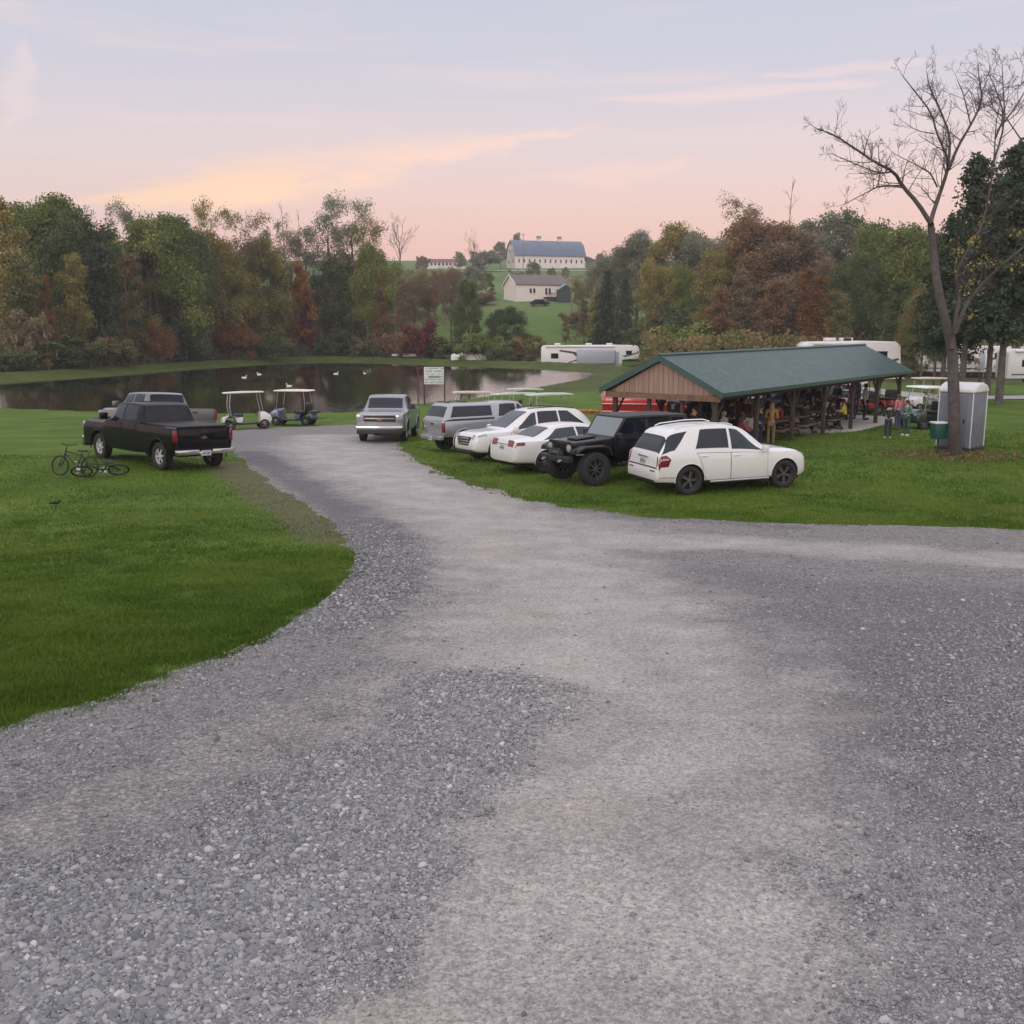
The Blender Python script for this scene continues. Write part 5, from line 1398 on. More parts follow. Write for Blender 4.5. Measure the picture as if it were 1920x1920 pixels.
# ---- white crossover, nose to the road
def crossover():
    root = thing('crossover', 'white crossover with a chromed grille, nose toward the road between silver pickup and white sedan', 'car')
    bd = Body([(-2.39, .44, .78, .66, .70, .7), (-2.36, .36, .86, .86, .92, .76), (-2.30, .34, .90, 1.02, 1.10, .74), (-2.0, .32, .93, 1.10, 1.50, .66), (-1.75, .30, .945, 1.10, 1.66, .62), (-.9, .28, .96, 1.07, 1.73, .64), (-.3, .27, .96, 1.045, 1.735, .64), (.15, .27, .96, 1.03, 1.66, .62),
               (1.12, .27, .955, 1.0, 1.13, .68), (1.25, .28, .95, .99, 1.075, .70), (1.9, .30, .93, .97, 1.03, .70), (2.2, .33, .89, .92, .97, .68), (2.30, .36, .84, .82, .87, .64), (2.36, .40, .78, .68, .72, .6), (2.385, .44, .72, .58, .62, .55)])
    wx = (-1.40, 1.45); bd.mesh('body', [WHITE, WELL], root, [(x, .39) for x in wx], .42, .34)
    m = MB(); m.box(-2.2, 2.2, -.72, .72, .24, .36); m.build('underbody', WELL, root, bevel=.03)
    for sd__ in (1, -1):
        for a, b_, gm in ((lin(6.3, -1.9, 7.9, -1.35), lin(6.3, -.95, 7.9, -.95), G_DARK), (lin(6.3, -.88, 7.95, -.88), lin(6.3, -.06, 7.95, -.12), G_DARK), (lin(6.3, .02, 7.95, -.05), lin(6.3, .98, 7.95, .10), G_WIND)):
            m = MB(); bd.patch(m, a, b_, 6.3, 7.95, sd__, .005, 10, 6); m.build('side_window', gm, root)
        m = MB(); bd.patch(m, lambda v: 1.92 + .05 * (v - 5.6), lambda v: 2.30, 5.25, 6.0, sd__, .008, 8, 4); bd.patch(m, 2.24, 2.33, 7.6, 9.2, sd__, .008, 4, 4); m.build('headlight', LENS, root)
        m = MB(); m.cbox((2.30, sd__ * .60, .52), (.12, .24, .16)); m.build('fog_light', BLK, root, bevel=.04)
        m = MB(); bd.patch(m, -2.32, -2.0, 5.0, 5.9, sd__, .008, 6, 4); m.build('taillight', RED, root)
        m = MB(); bd.patch(m, -1.0, 1.05, 1.8, 2.6, sd__, .014, 20, 3, rim=.03); m.build('sill_trim', BLK, root)
    m = MB(); bd.patch(m, .22, 1.11, 8.9, 11, off=.006, nx=8, nv=8, both=True); m.build('windscreen', G_WIND, root)
    m = MB(); bd.patch(m, -2.25, -1.82, 8.9, 11, off=.006, nx=8, nv=8, both=True); m.build('rear_window', G_DARK, root)
    doors(bd, root, [(lin(2.25, -.82, 6, -1.0), -.045), (-.025, lin(2.25, .95, 6, 1.02))], WHITE)
    arches(bd, root, wx, .39, .425, BLK, .018)
    m = MB(); m.prism([(-.50, .86), (.50, .86), (.40, .56), (-.40, .56)], 'x', 2.28, 2.395); m.build('grille', BLK, root, bevel=.02)
    for z, q in ((.81, .47), (.72, .44), (.63, .41)):
        m = MB(); m.cbox((2.40, 0, z), (.03, 2 * q, .045)); m.build('grille_bar', CHR, root, bevel=.01)
    m = MB(); m.box(2.15, 2.39, -.66, .66, .30, .44); m.build('front_valance', BLK, root, bevel=.04)
    for sd__ in (1, -1):
        m = MB(); m.tube([(-1.6, sd__ * .6, 1.70), (-.9, sd__ * .6, 1.765), (.2, sd__ * .6, 1.74)], .015); m.build('roof_rail', BLK, root)
    mirror_pair(root, .88, .94, 1.08, WHITE)
    add_wheels(root, wx, .80, .37, .25, 10, ALU, .255)
    return root
o = crossover(); put1(o, (1.45, .92), (938, 867), 207)

# ---- white sedan, tail to the road
def sedan():
    root = thing('sedan', 'low white sedan with red tail lamps parked between white crossover and black off-roader', 'car')
    bd = Body([(-2.44, .42, .76, .66, .68, .66), (-2.42, .36, .84, .84, .87, .68), (-2.36, .33, .88, .98, 1.03, .67), (-2.0, .30, .91, .99, 1.08, .66), (-1.75, .28, .92, .99, 1.10, .65), (-1.05, .25, .925, .97, 1.37, .56), (-.75, .24, .925, .96, 1.435, .55), (-.2, .24, .925, .94, 1.46, .56), (.3, .24, .925, .92, 1.43, .56),
               (.55, .24, .925, .92, 1.35, .56), (1.3, .24, .92, .90, 1.02, .64), (1.42, .25, .92, .89, .97, .66), (1.95, .27, .89, .83, .88, .65), (2.25, .30, .82, .72, .77, .6), (2.36, .34, .72, .60, .65, .5), (2.42, .40, .6, .50, .53, .4)])
    wx = (-1.38, 1.40); bd.mesh('body', [WHITE, WELL], root, [(x, .345) for x in wx], .375, .32)
    m = MB(); m.box(-2.2, 2.2, -.70, .70, .20, .32); m.build('underbody', WELL, root, bevel=.03)
    for sd__ in (1, -1):
        for a, b_ in ((lin(6.3, -1.45, 7.9, -.85), lin(6.3, -.22, 7.9, -.22)), (lin(6.3, -.15, 7.9, -.15), lin(6.3, 1.1, 7.9, .45))):
            m = MB(); bd.patch(m, a, b_, 6.35, 7.85, sd__, .005, 10, 6); m.build('side_window', G_WIND, root)
        m = MB(); bd.patch(m, lambda v: -2.41, lambda v: -2.08 - .1 * abs(v - 5.4), 4.9, 5.9, sd__, .008, 8, 5); bd.patch(m, -2.425, -2.365, 8.0, 9.9, sd__, .008, 4, 6); m.build('taillight', RED, root)
        m = MB(); bd.patch(m, 1.95, 2.3, 5.2, 6.0, sd__, .008, 6, 4); m.build('headlight', LENS, root)
    m = MB(); bd.patch(m, -1.70, -1.08, 8.9, 11, off=.006, nx=8, nv=8, both=True); m.build('rear_window', G_DARK, root)
    m = MB(); bd.patch(m, .6, 1.28, 8.9, 11, off=.006, nx=8, nv=8, both=True); m.build('windscreen', G_WIND, root)
    m = MB(); m.cbox((-2.425, 0, .90), (.03, .7, .03)); m.build('boot_trim', CHR, root, bevel=.008)
    doors(bd, root, [(lin(2.25, -.85, 6, -1.1), -.2), (-.18, lin(2.25, 1.0, 6, 1.1))], WHITE)
    arches(bd, root, wx, .345, .378, WHITE)
    plate(root, -2.432, 0, .78)
    mirror_pair(root, .95, .9, 1.0, WHITE, .85)
    add_wheels(root, wx, .79, .335, .22, 10, ALU, .235)
    return root
o = sedan(); put1(o, (-1.38, -.90), (1024, 888), 28)

# ---- black off-roader
def offroader():
    root = thing('off_roader', 'lifted black off-road vehicle with big knobbly tyres and round headlights beside the white SUV', 'off-roader')
    pm = BLACK; tr = .47; zf = .62
    m = MB()
    m.prism([(-2.0, .75), (-1.5, .75), (-1.45, zf), (.62, zf), (.75, .80), (.75, 1.30), (-2.05, 1.30)], 'y', -.80, .80); m.build('tub', pm, root, bevel=.035)
    # bonnet tapers to the grille
    m = MB(); a, b_ = .74, .60
    vs = [(.74, -a, .85), (.74, a, .85), (.74, a, 1.30), (.74, -a, 1.30), (2.02, -b_, .88), (2.02, b_, .88), (2.02, b_, 1.20), (2.02, -b_, 1.20)]
    m.add(vs, [(0, 1, 2, 3), (4, 5, 6, 7), (0, 4, 7, 3), (1, 5, 6, 2), (3, 2, 6, 7), (0, 1, 5, 4)]); m.build('bonnet', pm, root, bevel=.05, seg=3)
    m = MB(); m.cbox((1.35, 0, 1.285), (.7, .5, .05), Matrix.Rotation(.075, 3, 'Y')); m.build('bonnet_scoop', BLK, root, bevel=.02)
    m = MB(); m.prism([(-.63, .78), (.63, .78), (.60, 1.19), (.52, 1.24), (-.52, 1.24), (-.60, 1.19)], 'x', 2.02, 2.09); gl_ = m.build('grille', pm, root, bevel=.02)
    m = MB()
    for i in range(7): m.cbox((2.094, (i - 3) * .083, 1.03), (.012, .042, .27))
    m.build('grille_slots', WELL, gl_, bevel=.004)
    for sd__ in (1, -1):
        m = MB(); m.lathe([(.105, 2.09), (.105, 2.12), (.085, 2.125), (.04, 2.14), (1e-3, 2.142)], (0, sd__ * .48, 1.05), 'x', 24); m.build('headlight', LENS, root)
        # flat flares over the wheels
        for x0, x1 in ((.98, 2.12), (-1.98, -.92)):
            m = MB(); m.prism([(x0 - .08, .82), (x0 + .05, 1.07), (x0 + .2, 1.12), (x1 - .25, 1.12), (x1 - .05, 1.05), (x1 + .02, .92), (x1 - .04, .92), (x1 - .1, 1.0), (x1 - .27, 1.07), (x0 + .22, 1.07), (x0 + .09, 1.03), (x0 - .02, .82)], 'y', min(sd__ * .60, sd__ * .98), max(sd__ * .60, sd__ * .98)); m.build('wheel_flare', BLK, root, bevel=.015)
        m = MB(); m.cbox((2.13, sd__ * .82, 1.0), (.05, .12, .08)); m.build('indicator', BLK, root, bevel=.01)
        for x0, x1, nm in ((-.42, .66, 'door'), (-1.40, -.45, 'door')):
            m = MB(); m.cbox(((x0 + x1) / 2, sd__ * .803, .98), (x1 - x0 - .03, .03, .58)); d = m.build(nm, pm, root, bevel=.03)
            k = MB(); k.cbox((x0 + .14, sd__ * .832, 1.18), (.14, .03, .035)); k.build('handle', BLK, d, bevel=.008)
        m = MB(); m.tube([(-.9, sd__ * .93, .58), (.6, sd__ * .93, .58)], .045); m.build('rock_slider', BLK, root)
    # hard top and windows
    m = MB(); m.prism([(-2.04, 1.30), (-1.92, 1.86), (-.2, 1.90), (.30, 1.88), (.34, 1.84), (.30, 1.80), (-.4, 1.80), (-1.2, 1.80), (-1.25, 1.30)], 'y', -.74, .74); m.build('hard_top', BLK, root, bevel=.04)
    for sd__ in (1, -1):
        m = MB(); m.prism([(.72, 1.30), (.33, 1.84), (.26, 1.84), (.62, 1.30)], 'y', min(sd__ * .66, sd__ * .76), max(sd__ * .66, sd__ * .76)); m.build('windscreen_pillar', pm, root, bevel=.01)
        m = MB(); m.prism([(.60, 1.305), (.28, 1.79), (-.38, 1.79), (-.38, 1.305)], 'y', min(sd__ * .715, sd__ * .725), max(sd__ * .715, sd__ * .725)); m.prism([(-.46, 1.305), (-.46, 1.79), (-1.22, 1.79), (-1.26, 1.305)], 'y', min(sd__ * .715, sd__ * .725), max(sd__ * .715, sd__ * .725)); m.build('side_window', G_DARK, root)
        m = MB(); m.prism([(-.38, 1.30), (-.38, 1.80), (-.46, 1.80), (-.46, 1.30)], 'y', min(sd__ * .69, sd__ * .74), max(sd__ * .69, sd__ * .74)); m.build('door_pillar', BLK, root)
        m = MB(); m.prism([(-1.88, 1.38), (-1.80, 1.78), (-1.36, 1.78), (-1.40, 1.38)], 'y', min(sd__ * .742, sd__ * .748), max(sd__ * .742, sd__ * .748)); m.build('rear_side_window', G_DARK, root)
    m = MB(); m.prism([(.70, 1.31), (.345, 1.82), (.355, 1.825), (.71, 1.315)], 'y', -.66, .66); m.build('windscreen', simple('pale_glass', (.14, .18, .20), .06, 0, .5, 0), root)
    m = MB(); m.prism([(.75, 1.295), (.70, 1.33), (.69, 1.32), (.73, 1.285)], 'y', -.72, .72); m.build('windscreen_frame', pm, root)
    m = MB(); m.box(2.1, 2.32, -.72, .72, .66, .84); m.build('front_bumper', BLK, root, bevel=.03)
    m = MB(); m.tube([(2.24, -.34, .84), (2.28, -.3, 1.02), (2.28, .3, 1.02), (2.24, .34, .84)], .025); m.build('bull_bar', BLK, root)
    m = MB(); m.lathe([(.07, -.16), (.07, .16)], (2.22, 0, .91), 'y', 16); m.cbox((2.22, .22, .91), (.16, .1, .15)); m.cbox((2.22, -.22, .91), (.16, .1, .15)); m.build('winch', simple('winch_metal', (.10, .10, .11), .4, .6), root, bevel=.01)
    for sd__ in (1, -1):
        m = MB(); m.tube([(2.34, sd__ * .42 - .05, .74), (2.40, sd__ * .42 - .04, .70), (2.41, sd__ * .42, .68), (2.40, sd__ * .42 + .04, .70), (2.34, sd__ * .42 + .05, .74)], .016); m.build('tow_hook', ALU, root)
    m = MB(); m.box(-2.2, -2.0, -.75, .75, .64, .80); m.build('rear_bumper', BLK, root, bevel=.03)
    m = MB(); m.box(-1.9, 1.9, -.45, .45, .52, .70); m.tube([(1.48, -.8, tr), (1.48, .8, tr)], .05); m.tube([(-1.45, -.8, tr), (-1.45, .8, tr)], .05); m.build('chassis', WELL, root)
    tm, rm = wheel_meshes(.43, .32, 8, DRIM, .26, ''); sp = link_mesh('spare_wheel', tm, root); sp.location = (-2.22, 0, 1.12); sp.rotation_euler = (0, 0, PI / 2); link_mesh('rim', rm, sp)
    mirror_pair(root, .62, .76, 1.36, BLK, .9)
    add_wheels(root, (-1.45, 1.48), .82, tr, .34, 8, DRIM, .27)
    return root
o = offroader(); put(o, [(1.48, .95), (1.48, -.68)], [(1119, 912), (1058, 899)])
# ------------------------------------------------------------------ pavilion
WOOD = simple('weathered_wood', (.17, .105, .072), .85, var=.35, vscale=4); WOODD = simple('dark_timber', (.055, .040, .032), .85, var=.3, vscale=5)
CONC = simple('concrete', (.40, .38, .36), .9, var=.15, vscale=2, bump=.3)
def board_mat():
    t = NT('barn_boards'); b = t.b; tc = t.n('ShaderNodeTexCoord'); mp_ = t.n('ShaderNodeMapping'); t.l(tc.outputs['Object'], mp_.inputs['Vector']); mp_.inputs['Scale'].default_value = (1, 6.5, .35)
    n1 = t.noise(2.2, 5, .65, mp_.outputs['Vector']); sx = t.n('ShaderNodeSeparateXYZ'); t.l(tc.outputs['Object'], sx.inputs[0])
    fr = t.math('FRACT', t.math('MULTIPLY', sx.outputs['Y'], 5.2)); gp_ = t.math('LESS_THAN', fr, .09)
    cell = t.math('FLOOR', t.math('MULTIPLY', sx.outputs['Y'], 5.2)); wn = t.n('ShaderNodeTexWhiteNoise', noise_dimensions='1D'); t.l(cell, wn.inputs['W'])
    c = t.ramp(n1.outputs['Fac'], [(.3, (.22, .135, .105)), (.5, (.31, .205, .165)), (.72, (.40, .295, .25))])
    c2 = t.mix(t.math('MULTIPLY', wn.outputs['Value'], .4), c.outputs['Color'], (.30, .22, .18)); c3 = t.mix(gp_, c2, (.15, .10, .08))
    t.l(c3, b.inputs['Base Color']); b.inputs['Roughness'].default_value = .85
    return t.mat
BOARD = board_mat()
def metal_roof(name, col, ribs, axis='X', rough=.42):
    t = NT(name); b = t.b; tc = t.n('ShaderNodeTexCoord'); sx = t.n('ShaderNodeSeparateXYZ'); t.l(tc.outputs['Object'], sx.inputs[0])
    n1 = t.noise(.9, 5, .6, tc.outputs['Object'])
    c = t.ramp(n1.outputs['Fac'], [(.3, tuple(v_ * .85 for v_ in col)), (.7, tuple(v_ * 1.15 for v_ in col))])
    t.l(c.outputs['Color'], b.inputs['Base Color']); b.inputs['Roughness'].default_value = rough; b.inputs['Metallic'].default_value = .2
    fr = t.math('PINGPONG', t.math('MULTIPLY', sx.outputs[axis], ribs), .5); hh = t.ramp(fr, [(.0, (1, 1, 1)), (.16, (0, 0, 0))])
    t.l(t.bump(hh.outputs['Color'], .9, .04), b.inputs['Normal'])
    n2 = t.noise(5, 5, .7, tc.outputs['Object']); t.l(t.math('MULTIPLY_ADD', n2.outputs['Fac'], .4, rough - .2), b.inputs['Roughness']); return t.mat
ROOFG = metal_roof('green_metal_roof', (.036, .078, .074), 3.3)
pd = np.array([.593, .805]); pd /= np.linalg.norm(pd)
def at_pav(px, py, z): return at_z(px, py, z)
EAVE = 2.32; RIDGE = 3.50
R0 = at_z(1355, 737, EAVE)[:2]; R1 = at_z(1710, 694, EAVE)[:2]
pd = (R1 - R0) / np.linalg.norm(R1 - R0); LEN = float(np.linalg.norm(R1 - R0)); pn = np.array([-pd[1], pd[0]])
A0 = at_z(1222, 665, RIDGE)[:2]; L0 = at_z(1116, 722, EAVE)[:2]
HW = float(np.dot(A0 - R0, pn)); WID = min(max(float(np.dot(L0 - R0, pn)), 4.4), 4.75)
print('pavilion', LEN, HW, WID)
HW = WID / 2
pav = thing('pavilion', 'open picnic pavilion with a green metal roof and weathered board gable full of people', 'pavilion', (R0[0], R0[1], 0), math.atan2(pd[1], pd[0]))
# local: x along the ridge from the near gable, y from the right eave (0) to the left eave (WID)
m = MB(); th = .06
m.prism([(0, EAVE), (HW, RIDGE), (WID, EAVE), (WID, EAVE - th), (HW, RIDGE - th), (0, EAVE - th)], 'x', 0, LEN); m.build('roof', ROOFG, pav)
GTRIM = simple('green_trim', (.035, .085, .075), .4, var=.1)
m = MB()
for y0, y1 in ((-.02, HW), (WID + .02, HW)):
    m.prism([(y0, EAVE - .20), (y0, EAVE + .012), (y1, RIDGE + .03), (y1, RIDGE - .19)], 'x', -.05, -.003)
m.build('rake_trim', GTRIM, pav)
m = MB(); m.tube([(-.05, HW, RIDGE + .01), (LEN + .05, HW, RIDGE + .01)], .06, 8); m.build('ridge_cap', GTRIM, pav)
m = MB(); m.cbox((LEN / 2, -.03, EAVE - .07), (LEN, .05, .14)); m.cbox((LEN / 2, WID + .03, EAVE - .07), (LEN, .05, .14)); m.build('fascia', GTRIM, pav)
for x in (.18, LEN - .25):
    m = MB(); m.prism([(.32, EAVE - .10), (HW, RIDGE - .16), (WID - .32, EAVE - .10), (WID - .32, EAVE - .17), (.32, EAVE - .17)], 'x', x, x + .04); m.build('gable_boards', BOARD, pav)
    m = MB(); m.cbox((x - .02, HW, EAVE - .22), (.10, WID - .3, .2)); m.build('gable_beam', WOOD, pav)
npost = 7; ins = .42
for j, y in enumerate((ins, WID - ins)):
    m = MB(); m.cbox((LEN / 2, y, EAVE - .20), (LEN - .3, .14, .22)); m.build('eave_beam', WOODD, pav)
    for i in range(npost):
        x = .35 + (LEN - .75) * i / (npost - 1)
        m = MB(); m.cbox((x, y, (EAVE - .30) / 2 - .02), (.15, .15, EAVE - .30 + .04)); m.build('post', WOODD, pav, bevel=.01)
        for sg in (-1, 1):
            if (i == 0 and sg < 0) or (i == npost - 1 and sg > 0): continue
            m = MB(); m.tube([(x + sg * .07, y, EAVE - .95), (x + sg * .62, y, EAVE - .32)], .05, 4); m.build('brace', WOODD, pav)
for yy in (HW - .75, HW + .55):
    m = MB(); m.cbox((.30, yy, (EAVE - .30) / 2), (.12, .12, EAVE - .3)); m.build('post', WOODD, pav, bevel=.01)
for i in range(9):
    x = .35 + (LEN - .75) * i / 8
    m = MB(); m.tube([(x, .25, EAVE - .1), (x, HW, RIDGE - .13)], .05, 4); m.tube([(x, WID - .25, EAVE - .1), (x, HW, RIDGE - .13)], .05, 4); m.tube([(x, .3, EAVE - .12), (x, WID - .3, EAVE - .12)], .05, 4); m.build('truss', WOODD, pav)
m = MB(); m.box(.0, LEN - .1, .0, WID, -.45, .0); m.build('slab', CONC, pav, bevel=.02)
pM = np.array([pd, pn]).T
def pav_w(x, y): return R0 + pM @ np.array([x, y])
def pav_near(px, off=.8):
    """distance along the pavilion of the point that shows at px when it stands off metres inside the right eave"""
    best = min(np.arange(0, LEN, .05), key=lambda x: abs(project((*pav_w(x, off), .8))[0] - px)); return float(best)
PAV_ROT = math.atan2(pd[1], pd[0])

# picnic tables
def picnic(label):
    root = thing('picnic_table', label, 'picnic table', group='picnic tables under the pavilion roof')
    for y in (-.29, -.145, 0, .145, .29):
        pass
    m = MB()
    for y in (-.29, -.145, 0, .145, .29): m.cbox((0, y, .745), (1.9, .135, .04))
    m.build('tabletop', WOOD, root, bevel=.006)
    for sd__ in (1, -1):
        m = MB(); m.cbox((0, sd__ * .62, .45), (1.9, .135, .04)); m.cbox((0, sd__ * .77, .45), (1.9, .135, .04)); m.build('bench', WOOD, root, bevel=.006)
        m = MB(); x = sd__ * .68
        m.tube([(x, -.64, 0), (x, -.22, .72)], .045, 4); m.tube([(x, .64, 0), (x, .22, .72)], .045, 4); m.cbox((x, 0, .41), (.05, 1.66, .09)); m.cbox((x, 0, .70), (.05, .72, .07)); m.build('leg_frame', WOODD, root)
    return root
tabs = []
p0_ = picnic('picnic table at the near end of the pavilion behind the white SUV')
for i, (fx, y, lab) in enumerate([(None, None, None), (1, 0, 'picnic table beside the person in the ochre jacket'), (2, 0, 'picnic table with pale bench in the middle of the open side'), (3, 0, 'picnic table behind the seated person in yellow'), (4, 1, 'picnic table on the far side near the gable'), (5, 1, 'picnic table on the far side in the middle'), (6, 1, 'picnic table on the far side at the far end')]):
    t_ = p0_ if i == 0 else dup(p0_, label=lab)
    X_ = [3.4, 7.4, 9.9, 13.2, 5.2, 10.2, 15.2][i]; Y_ = [1.5, 1.45, 1.5, 1.5, WID - 1.4, WID - 1.4, WID - 1.4][i]
    q = pav_w(X_, Y_); t_.location = (q[0], q[1], 0.0); t_.rotation_euler = (0, 0, PAV_ROT)

# ------------------------------------------------------------------ people
SKIN = simple('skin', (.42, .24, .17), .6, var=.08)
def cloth(n, c): return simple('cloth_' + n, c, .9, var=.15, vscale=14)
def skin_mesh(verts, edges, radii, sub=1):
    me = bpy.data.meshes.new('tmp'); me.from_pydata(verts, edges, []); o = bpy.data.objects.new('tmp', me); COL.objects.link(o)
    md = o.modifiers.new('s', 'SKIN'); md.use_smooth_shade = True
    for i, r_ in enumerate(radii): o.data.skin_vertices[0].data[i].radius = r_ if hasattr(r_, '__len__') else (r_, r_)
    o.data.skin_vertices[0].data[0].use_root = True
    s_ = o.modifiers.new('u', 'SUBSURF'); s_.levels = sub; s_.render_levels = sub
    dg = bpy.context.evaluated_depsgraph_get(); dg.update()
    r_ = bpy.data.meshes.new_from_object(o.evaluated_get(dg)); bpy.data.objects.remove(o)
    return r_
def figure(pose):
    """joints of a 1.72 m figure facing +x; returns skeleton chains"""
    J = {}
    if pose == 'sit':
        J['pel'] = (0, 0, .52); J['waist'] = (.01, 0, .68); J['chest'] = (.05, 0, .86); J['neckb'] = (.07, 0, 1.01); J['neck'] = (.09, 0, 1.07); J['head'] = (.11, 0, 1.15); J['top'] = (.11, 0, 1.25)
        for s_, n in ((1, 'l'), (-1, 'r')):
            J['hip' + n] = (.02, s_ * .10, .50); J['knee' + n] = (.44, s_ * .13, .50); J['ank' + n] = (.42, s_ * .13, .08); J['toe' + n] = (.57, s_ * .14, .035)
            J['sho' + n] = (.06, s_ * .19, .98); J['elb' + n] = (.16, s_ * .25, .74); J['wri' + n] = (.38, s_ * .15, .78)
    else:
        st_ = {'stand': (0, 0), 'carry': (0, 1), 'walk': (.14, 0), 'lean': (.05, 1)}[pose]
        J['pel'] = (0, 0, .92); J['waist'] = (0, 0, 1.08); J['chest'] = (.01, 0, 1.27); J['neckb'] = (.0, 0, 1.44); J['neck'] = (.015, 0, 1.50); J['head'] = (.03, 0, 1.585); J['top'] = (.02, 0, 1.68)
        for s_, n in ((1, 'l'), (-1, 'r')):
            k = s_ * st_[0]
            J['hip' + n] = (0, s_ * .095, .88); J['knee' + n] = (.03 + k * .9, s_ * .10, .49); J['ank' + n] = (-.02 + k * 1.3, s_ * .105, .08); J['toe' + n] = (.15 + k * 1.3, s_ * .12, .03)
            J['sho' + n] = (0, s_ * .185, 1.40)
            if st_[1]: J['elb' + n] = (.02, s_ * .24, 1.12); J['wri' + n] = (.25, s_ * .14, 1.10)
            else: J['elb' + n] = (-.02 - k * .5, s_ * .245, 1.11); J['wri' + n] = (.05 - k * .8, s_ * .25, .86)
    return J
RAD = {'pel': (.135, .105), 'waist': (.125, .095), 'chest': (.15, .105), 'neckb': (.075, .07), 'neck': .055, 'head': (.088, .105), 'top': (.072, .085), 'hip': .085, 'knee': .058, 'ank': .04, 'toe': (.04, .025), 'sho': .062, 'elb': .043, 'wri': .028}
def chains(J, parts, grow=0, hands=False):
    vs = []; ed = []; rd = []; ix = {}
    def v(n):
        if n in ix: return ix[n]
        ix[n] = len(vs); vs.append(J[n]); r_ = RAD[n if n in RAD else n[:-1]]; r_ = r_ if hasattr(r_, '__len__') else (r_, r_); rd.append(tuple(q + grow for q in r_)); return ix[n]
    for c in parts:
        for a, b_ in zip(c[:-1], c[1:]): ed.append((v(a), v(b_)))
    if hands:
        for n in 'lr':
            w_ = np.array(J['wri' + n]); e = np.array(J['elb' + n]); d = (w_ - e) / np.linalg.norm(w_ - e); sgn = 1 if n == 'l' else -1
            side = np.cross(d, [0, sgn, 0]); side /= np.linalg.norm(side) + 1e-9
            palm = w_ + d * .055; i0 = len(vs); vs.append(tuple(palm)); rd.append((.03, .018)); ed.append((v('wri' + n), i0))
            bend = np.array([.0, -sgn, 0]) * .5
            for f, L in ((-1.5, .062), (-.5, .075), (.5, .078), (1.5, .068)):
                b0 = palm + d * .035 + side * f * .017; k = len(vs); k1 = b0 + d * L * .5; k2 = k1 + (d + bend) / np.linalg.norm(d + bend) * L * .5
                vs.extend([tuple(b0), tuple(k1), tuple(k2)]); rd.extend([(.009, .009), (.0085, .0085), (.0075, .0075)]); ed.extend([(i0, k), (k, k + 1), (k + 1, k + 2)])
            b0 = palm - d * .02 + side * .03; k = len(vs); vs.extend([tuple(b0), tuple(b0 + side * .025 + d * .03), tuple(b0 + side * .03 + d * .06)]); rd.extend([(.011, .011), (.01, .01), (.009, .009)]); ed.extend([(i0, k), (k, k + 1), (k + 1, k + 2)])
    return vs, ed, rd
def face(mesh_o): pass
_fig = {}
def fig_meshes(pose):
    if pose in _fig: return _fig[pose]
    J = figure(pose)
    spine = ['pel', 'waist', 'chest', 'neckb', 'neck', 'head', 'top']
    body = skin_mesh(*chains(J, [spine] + [['pel', 'hip' + n, 'knee' + n, 'ank' + n, 'toe' + n] for n in 'lr'] + [['neckb', 'sho' + n, 'elb' + n, 'wri' + n] for n in 'lr'], 0, True))
    # face: nose, brow and ears grown out of the head mesh by moving its own vertices
    hc = Vector(J['head'])
    for v_ in body.vertices:
        d = v_.co - hc
        if d.length < .16 and d.x > .04:
            v_.co.x += .018 * math.exp(-((d.y / .018) ** 2 + ((d.z + .01) / .025) ** 2))
    top = skin_mesh(*chains(J, [['pel', 'waist', 'chest', 'neckb']] + [['neckb', 'sho' + n, 'elb' + n, 'wri' + n] for n in 'lr'], .016))
    leg = skin_mesh(*chains(J, [['pel', 'hip' + n, 'knee' + n, 'ank' + n] for n in 'lr'], .014))
    sh = MB()
    for n in 'lr':
        t_ = J['toe' + n]; a_ = J['ank' + n]; c = ((t_[0] * .6 + a_[0] * .4), t_[1], .045); sh.ball(c, (.145, .055, .05), 12, 8)
    so = sh.build('shoes', BLK, smooth=80); sm_ = so.data; bpy.data.objects.remove(so)
    h = J['head']; hb = MB(); hb.ball((h[0] - .024, 0, h[2] + .055), (.108, .102, .108), 14, 10)
    ho = hb.build('hair', BLK, smooth=80); hm = ho.data; bpy.data.objects.remove(ho)
    hl = MB(); hl.ball((h[0] - .024, 0, h[2] + .055), (.108, .102, .108), 14, 10); hl.ball((h[0] - .07, 0, h[2] - .09), (.06, .10, .16), 12, 8)
    lo_ = hl.build('hair', BLK, smooth=80); lm = lo_.data; bpy.data.objects.remove(lo_)
    ey = MB()
    for s_ in (1, -1): ey.ball((h[0] + .09, s_ * .034, h[2] + .02), (.010, .013, .008), 8, 6)
    ey.cbox((h[0] + .088, 0, h[2] - .045), (.012, .045, .008))
    eo = ey.build('face_features', BLK); em = eo.data; bpy.data.objects.remove(eo)
    _fig[pose] = (body, top, leg, sm_, hm, lm, em); return _fig[pose]
HAIRD = simple('dark_hair', (.02, .014, .011), .7, var=.2); HAIRB = simple('brown_hair', (.075, .045, .025), .7, var=.2); HAIRL = simple('fair_hair', (.30, .20, .10), .7, var=.2)
EYE = simple('eye_dark', (.03, .015, .012), .4, var=0)
def person(label, pose, loc, rot, shirt, trousers, hair=None, long=False, scale=1.0, shoes=None):
    b_, tp, lg, sh, hs, hl, em = fig_meshes(pose)
    o = thing('person', label, 'person', loc, rot); o.scale = (scale,) * 3
    for nm, me, mt in (('body', b_, SKIN), ('jacket', tp, shirt), ('trousers', lg, trousers), ('shoes', sh, shoes or BLK), ('hair', hl if long else hs, hair or HAIRD), ('face_features', em, EYE)):
        c = link_mesh(nm, me, o)
        if not me.materials: me.materials.append(mt)
        c.material_slots[0].link = 'OBJECT'; c.material_slots[0].material = mt
    return o
